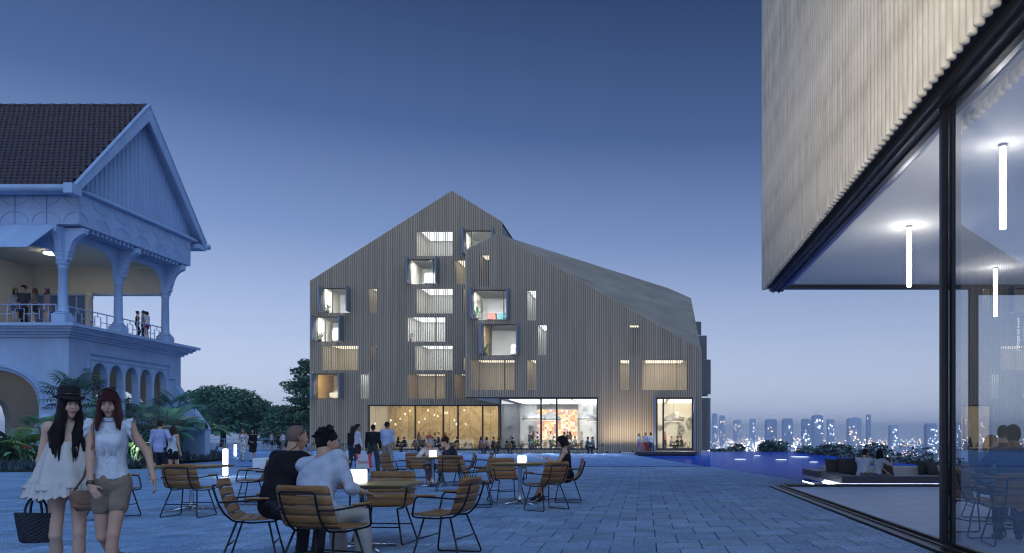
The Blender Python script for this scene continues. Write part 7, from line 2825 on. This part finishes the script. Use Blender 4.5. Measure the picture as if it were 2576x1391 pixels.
D_, M_, L_, Y_, B_, G_ = 'leaf_dark', 'leaf_mid', 'leaf_light', 'leaf_lime', 'leaf_blue', 'frond_grey'
PLN = [('fan_palm', 'tall fan palm behind the hat of the woman in cream', 'palm', 196, 31.3, 'fan', (D_, M_, B_), 22, 1.0, 2.3, -35, 45),
       ('fan_palm', 'fan palm between the heads of the two walking women', 'palm', 222, 30.2, 'fan', (D_, M_), 16, .85, 1.3, -25, 40),
       ('fan_palm', 'bright fan palm left of the woman in the hat', 'palm', 108, 29.2, 'fan', (L_, Y_, M_), 14, .75, 1.1, -15, 40),
       ('fan_palm', 'low lime fan palm below the house arch', 'palm', 72, 28.9, 'fan', (Y_, L_), 13, .75, .35, -5, 45),
       ('feather_palm', 'upright feather palm before the arched lights', 'palm', 402, 33.6, 'pin', (M_, L_, G_), 18, 1.15, 1.35, -15, 40),
       ('fan_palm', 'fan palm at the corner of the house buttress', 'palm', 442, 37.5, 'fan', (D_, M_), 18, 1.0, 2.0, -30, 40),
       ('fan_palm', 'grey fan palm left of the feather palm', 'palm', 362, 32.0, 'fan', (G_, B_, D_), 18, .9, 1.4, -30, 35),
       ('fan_palm', 'fan palm before the foot of the far buttress', 'palm', 474, 42.5, 'fan', (D_, M_), 15, 1.0, 1.1, -15, 45),
       ('fan_palm', 'fan palm at the far right of the bed', 'palm', 508, 50, 'fan', (D_, L_), 15, 1.25, 1.3, -20, 45),
       ('yucca', 'spiky grey yucca right of the woman in the blouse', 'plant', 345, 30.9, 'blade', (G_, M_, B_), 34, 1.05, .5, -25, 45),
       ('yucca', 'spiky yucca above the walking couple', 'plant', 418, 34.2, 'blade', (G_, B_, L_), 36, 1.2, 1.1, -40, 45),
       ('yucca', 'spiky dark shrub under the house arch', 'plant', 20, 28.5, 'blade', (D_, B_, M_), 30, .85, .2, -10, 50),
       ('yucca', 'dark spiky shrub left of the basket', 'plant', 135, 28.9, 'blade', (D_, M_), 32, .95, .25, -10, 50),
       ('banana_plant', 'broad leaved plant behind the walking man', 'plant', 385, 32.6, 'broad', (D_, B_, M_), 9, 1.15, 0, -5, 30),
       ('banana_plant', 'broad leaved plant behind the long haired woman', 'plant', 455, 38.5, 'broad', (D_, M_), 9, 1.3, 0, -5, 30),
       ('banana_plant', 'lit broad leaved plant right of the walking couple', 'plant', 484, 43, 'broad', (L_, Y_, M_), 9, 1.35, 0, -5, 30),
       ('banana_plant', 'broad leaved plant at the right end of the bed', 'plant', 504, 47, 'broad', (M_, L_), 9, 1.4, 0, -5, 28),
       ('banana_plant', 'broad leaved plant at the left picture edge', 'plant', 28, 29.6, 'broad', (D_, M_), 8, .9, 0, -5, 30),
       ('banana_plant', 'broad dark plant behind the basket arm', 'plant', 152, 29.8, 'broad', (D_, B_), 8, 1.0, 0, -5, 30),
       ('ginger_lily', 'red flowering plant at the left picture edge', 'plant', 14, 28.4, 'broad', (M_, D_), 7, .7, 0, 0, 30, 4),
       ('ginger_lily', 'red flowering plant below the house arch', 'plant', 58, 28.2, 'broad', (M_, L_), 7, .6, 0, 0, 30, 3),
       ('ginger_lily', 'red flowering plant beside the woman in the blouse', 'plant', 334, 30.4, 'broad', (M_, L_), 7, .8, 0, 0, 30, 2),
       ('ginger_lily', 'red flowering plant at the right end of the bed', 'plant', 497, 45, 'broad', (M_, L_), 7, 1.15, 0, 0, 28, 5)]
for k, p in enumerate(PLN):
    nm, lb_, ct, u, y, kd, ms, n, s, h0, e0, e1 = p[:12]
    s *= {'fan': 1.45, 'pin': 1.4, 'blade': 1.55, 'broad': 1.4}[kd]
    n = int(n * 1.25)
    plant(nm, lb_, ct, X(u, y), y, kd, ms, n, s, h0, e0, e1, 100 + k, flower=p[12] if len(p) > 12 else 0)
# ================================================================== lamps that wash the facades
def spot(name, label, loc, aim, power, cone_deg, col, blend=.6, size=.08):
    t = thing(name, label, 'lamp', loc)
    d = (Vector(aim) - Vector(loc)).normalized()
    q = d.to_track_quat('-Z', 'Y')
    l = bpy.data.lights.new(name, 'SPOT')
    l.energy = power
    l.color = col
    l.spot_size = R(cone_deg)
    l.spot_blend = blend
    l.shadow_soft_size = size
    o = bpy.data.objects.new('light', l)
    COL.objects.link(o)
    o.parent = t
    o.rotation_euler = q.to_euler()
    h = MB().lathe([(.0, .14), (.06, .14), (.08, .10), (.10, .015), (.09, .02), (.0, .06)], 14)
    b = h.build('housing', 'frame_dark', t, True)
    b.rotation_euler = q.to_euler()
    f = MB().box(-.05, .05, -.05, .05, -loc[2], -.02 if loc[2] > .1 else -loc[2] + .02)
    f.build('bracket', 'frame_dark', t)


spot('floodlight', 'added unseen floodlight washing the timber pole screen', (-3.2, .6, .5), (3.0, 12.6, 9.6), 4300, 50, (1.0, .95, .87), .75, .15)  # lamp added out of view to give the pole screen its glow
for k, u in enumerate((1528, 1560, 1592, 1630)):
    spot('uplight', 'small uplight at the facade foot, %s right of the shop window' % ('first', 'second', 'third', 'fourth')[k], (X(u, 60.1), 60.1, .18), (X(u + 2, 61.4), 61.5, 3.6), 260, 105, (1.0, .90, .74), 1.0, .1)
# house lamps: ground floor room; the balcony one is added to brighten its interior
mat('balcony_fill_lamp', (.9, .9, .9), .5, emit=(1.0, .92, .80), estr=40.0)
for k, (x, y, z, m, l) in enumerate(((-27.2, 36.3, 5.30, 'lamp_warm', 'flat ceiling lamp in the ground floor room of the blue house'), (-28.0, 36.6, 9.90, 'balcony_fill_lamp', 'added ceiling lamp brightening the balcony of the blue house'))):
    t = thing('ceiling_lamp', l, 'ceiling lamp', (x, y, z))
    MB().lathe([(.0, 0), (.28, 0), (.28, .05), (0, .05)], 18).build('diffuser', m, t)
    MB().lathe([(.0, .05), (.34, .05), (.34, .095), (0, .095)], 18).build('plate', 'steel_satin', t)

for k, (u, y, l) in enumerate(((478, 41.6, 'small garden spotlight among the broad leaves at the right end of the bed'), (505, 45.6, 'small garden spotlight under the last fan palm'), (84, 28.3, 'small garden spotlight under the lime fan palm'), (352, 30.3, 'small garden spotlight beside the grey yucca'))):
    spot('garden_spotlight', l, (X(u, y), y, .22), (X(u, y) - .25, y + .7, 1.3), 85, 110, (.92, 1.0, .78), 1.0, .05)
# ================================================================== evening haze over the plain
hz = bpy.data.materials.new('haze')
hz.use_nodes = True
nt = hz.node_tree
nt.nodes.clear()
ho = nt.nodes.new("ShaderNodeOutputMaterial")
pv = nt.nodes.new("ShaderNodeVolumePrincipled")
pv.inputs['Color'].default_value = (.78, .89, 1.0, 1)
pv.inputs['Density'].default_value = .00030
pv.inputs['Anisotropy'].default_value = .2
nt.links.new(pv.outputs[0], ho.inputs['Volume'])
MATS['haze'] = hz
struct(MB().box(-4900, 4900, -300, 7000, -46.5, 104).build('haze', 'haze'), 'stuff', 'thin blue evening haze over the plain')
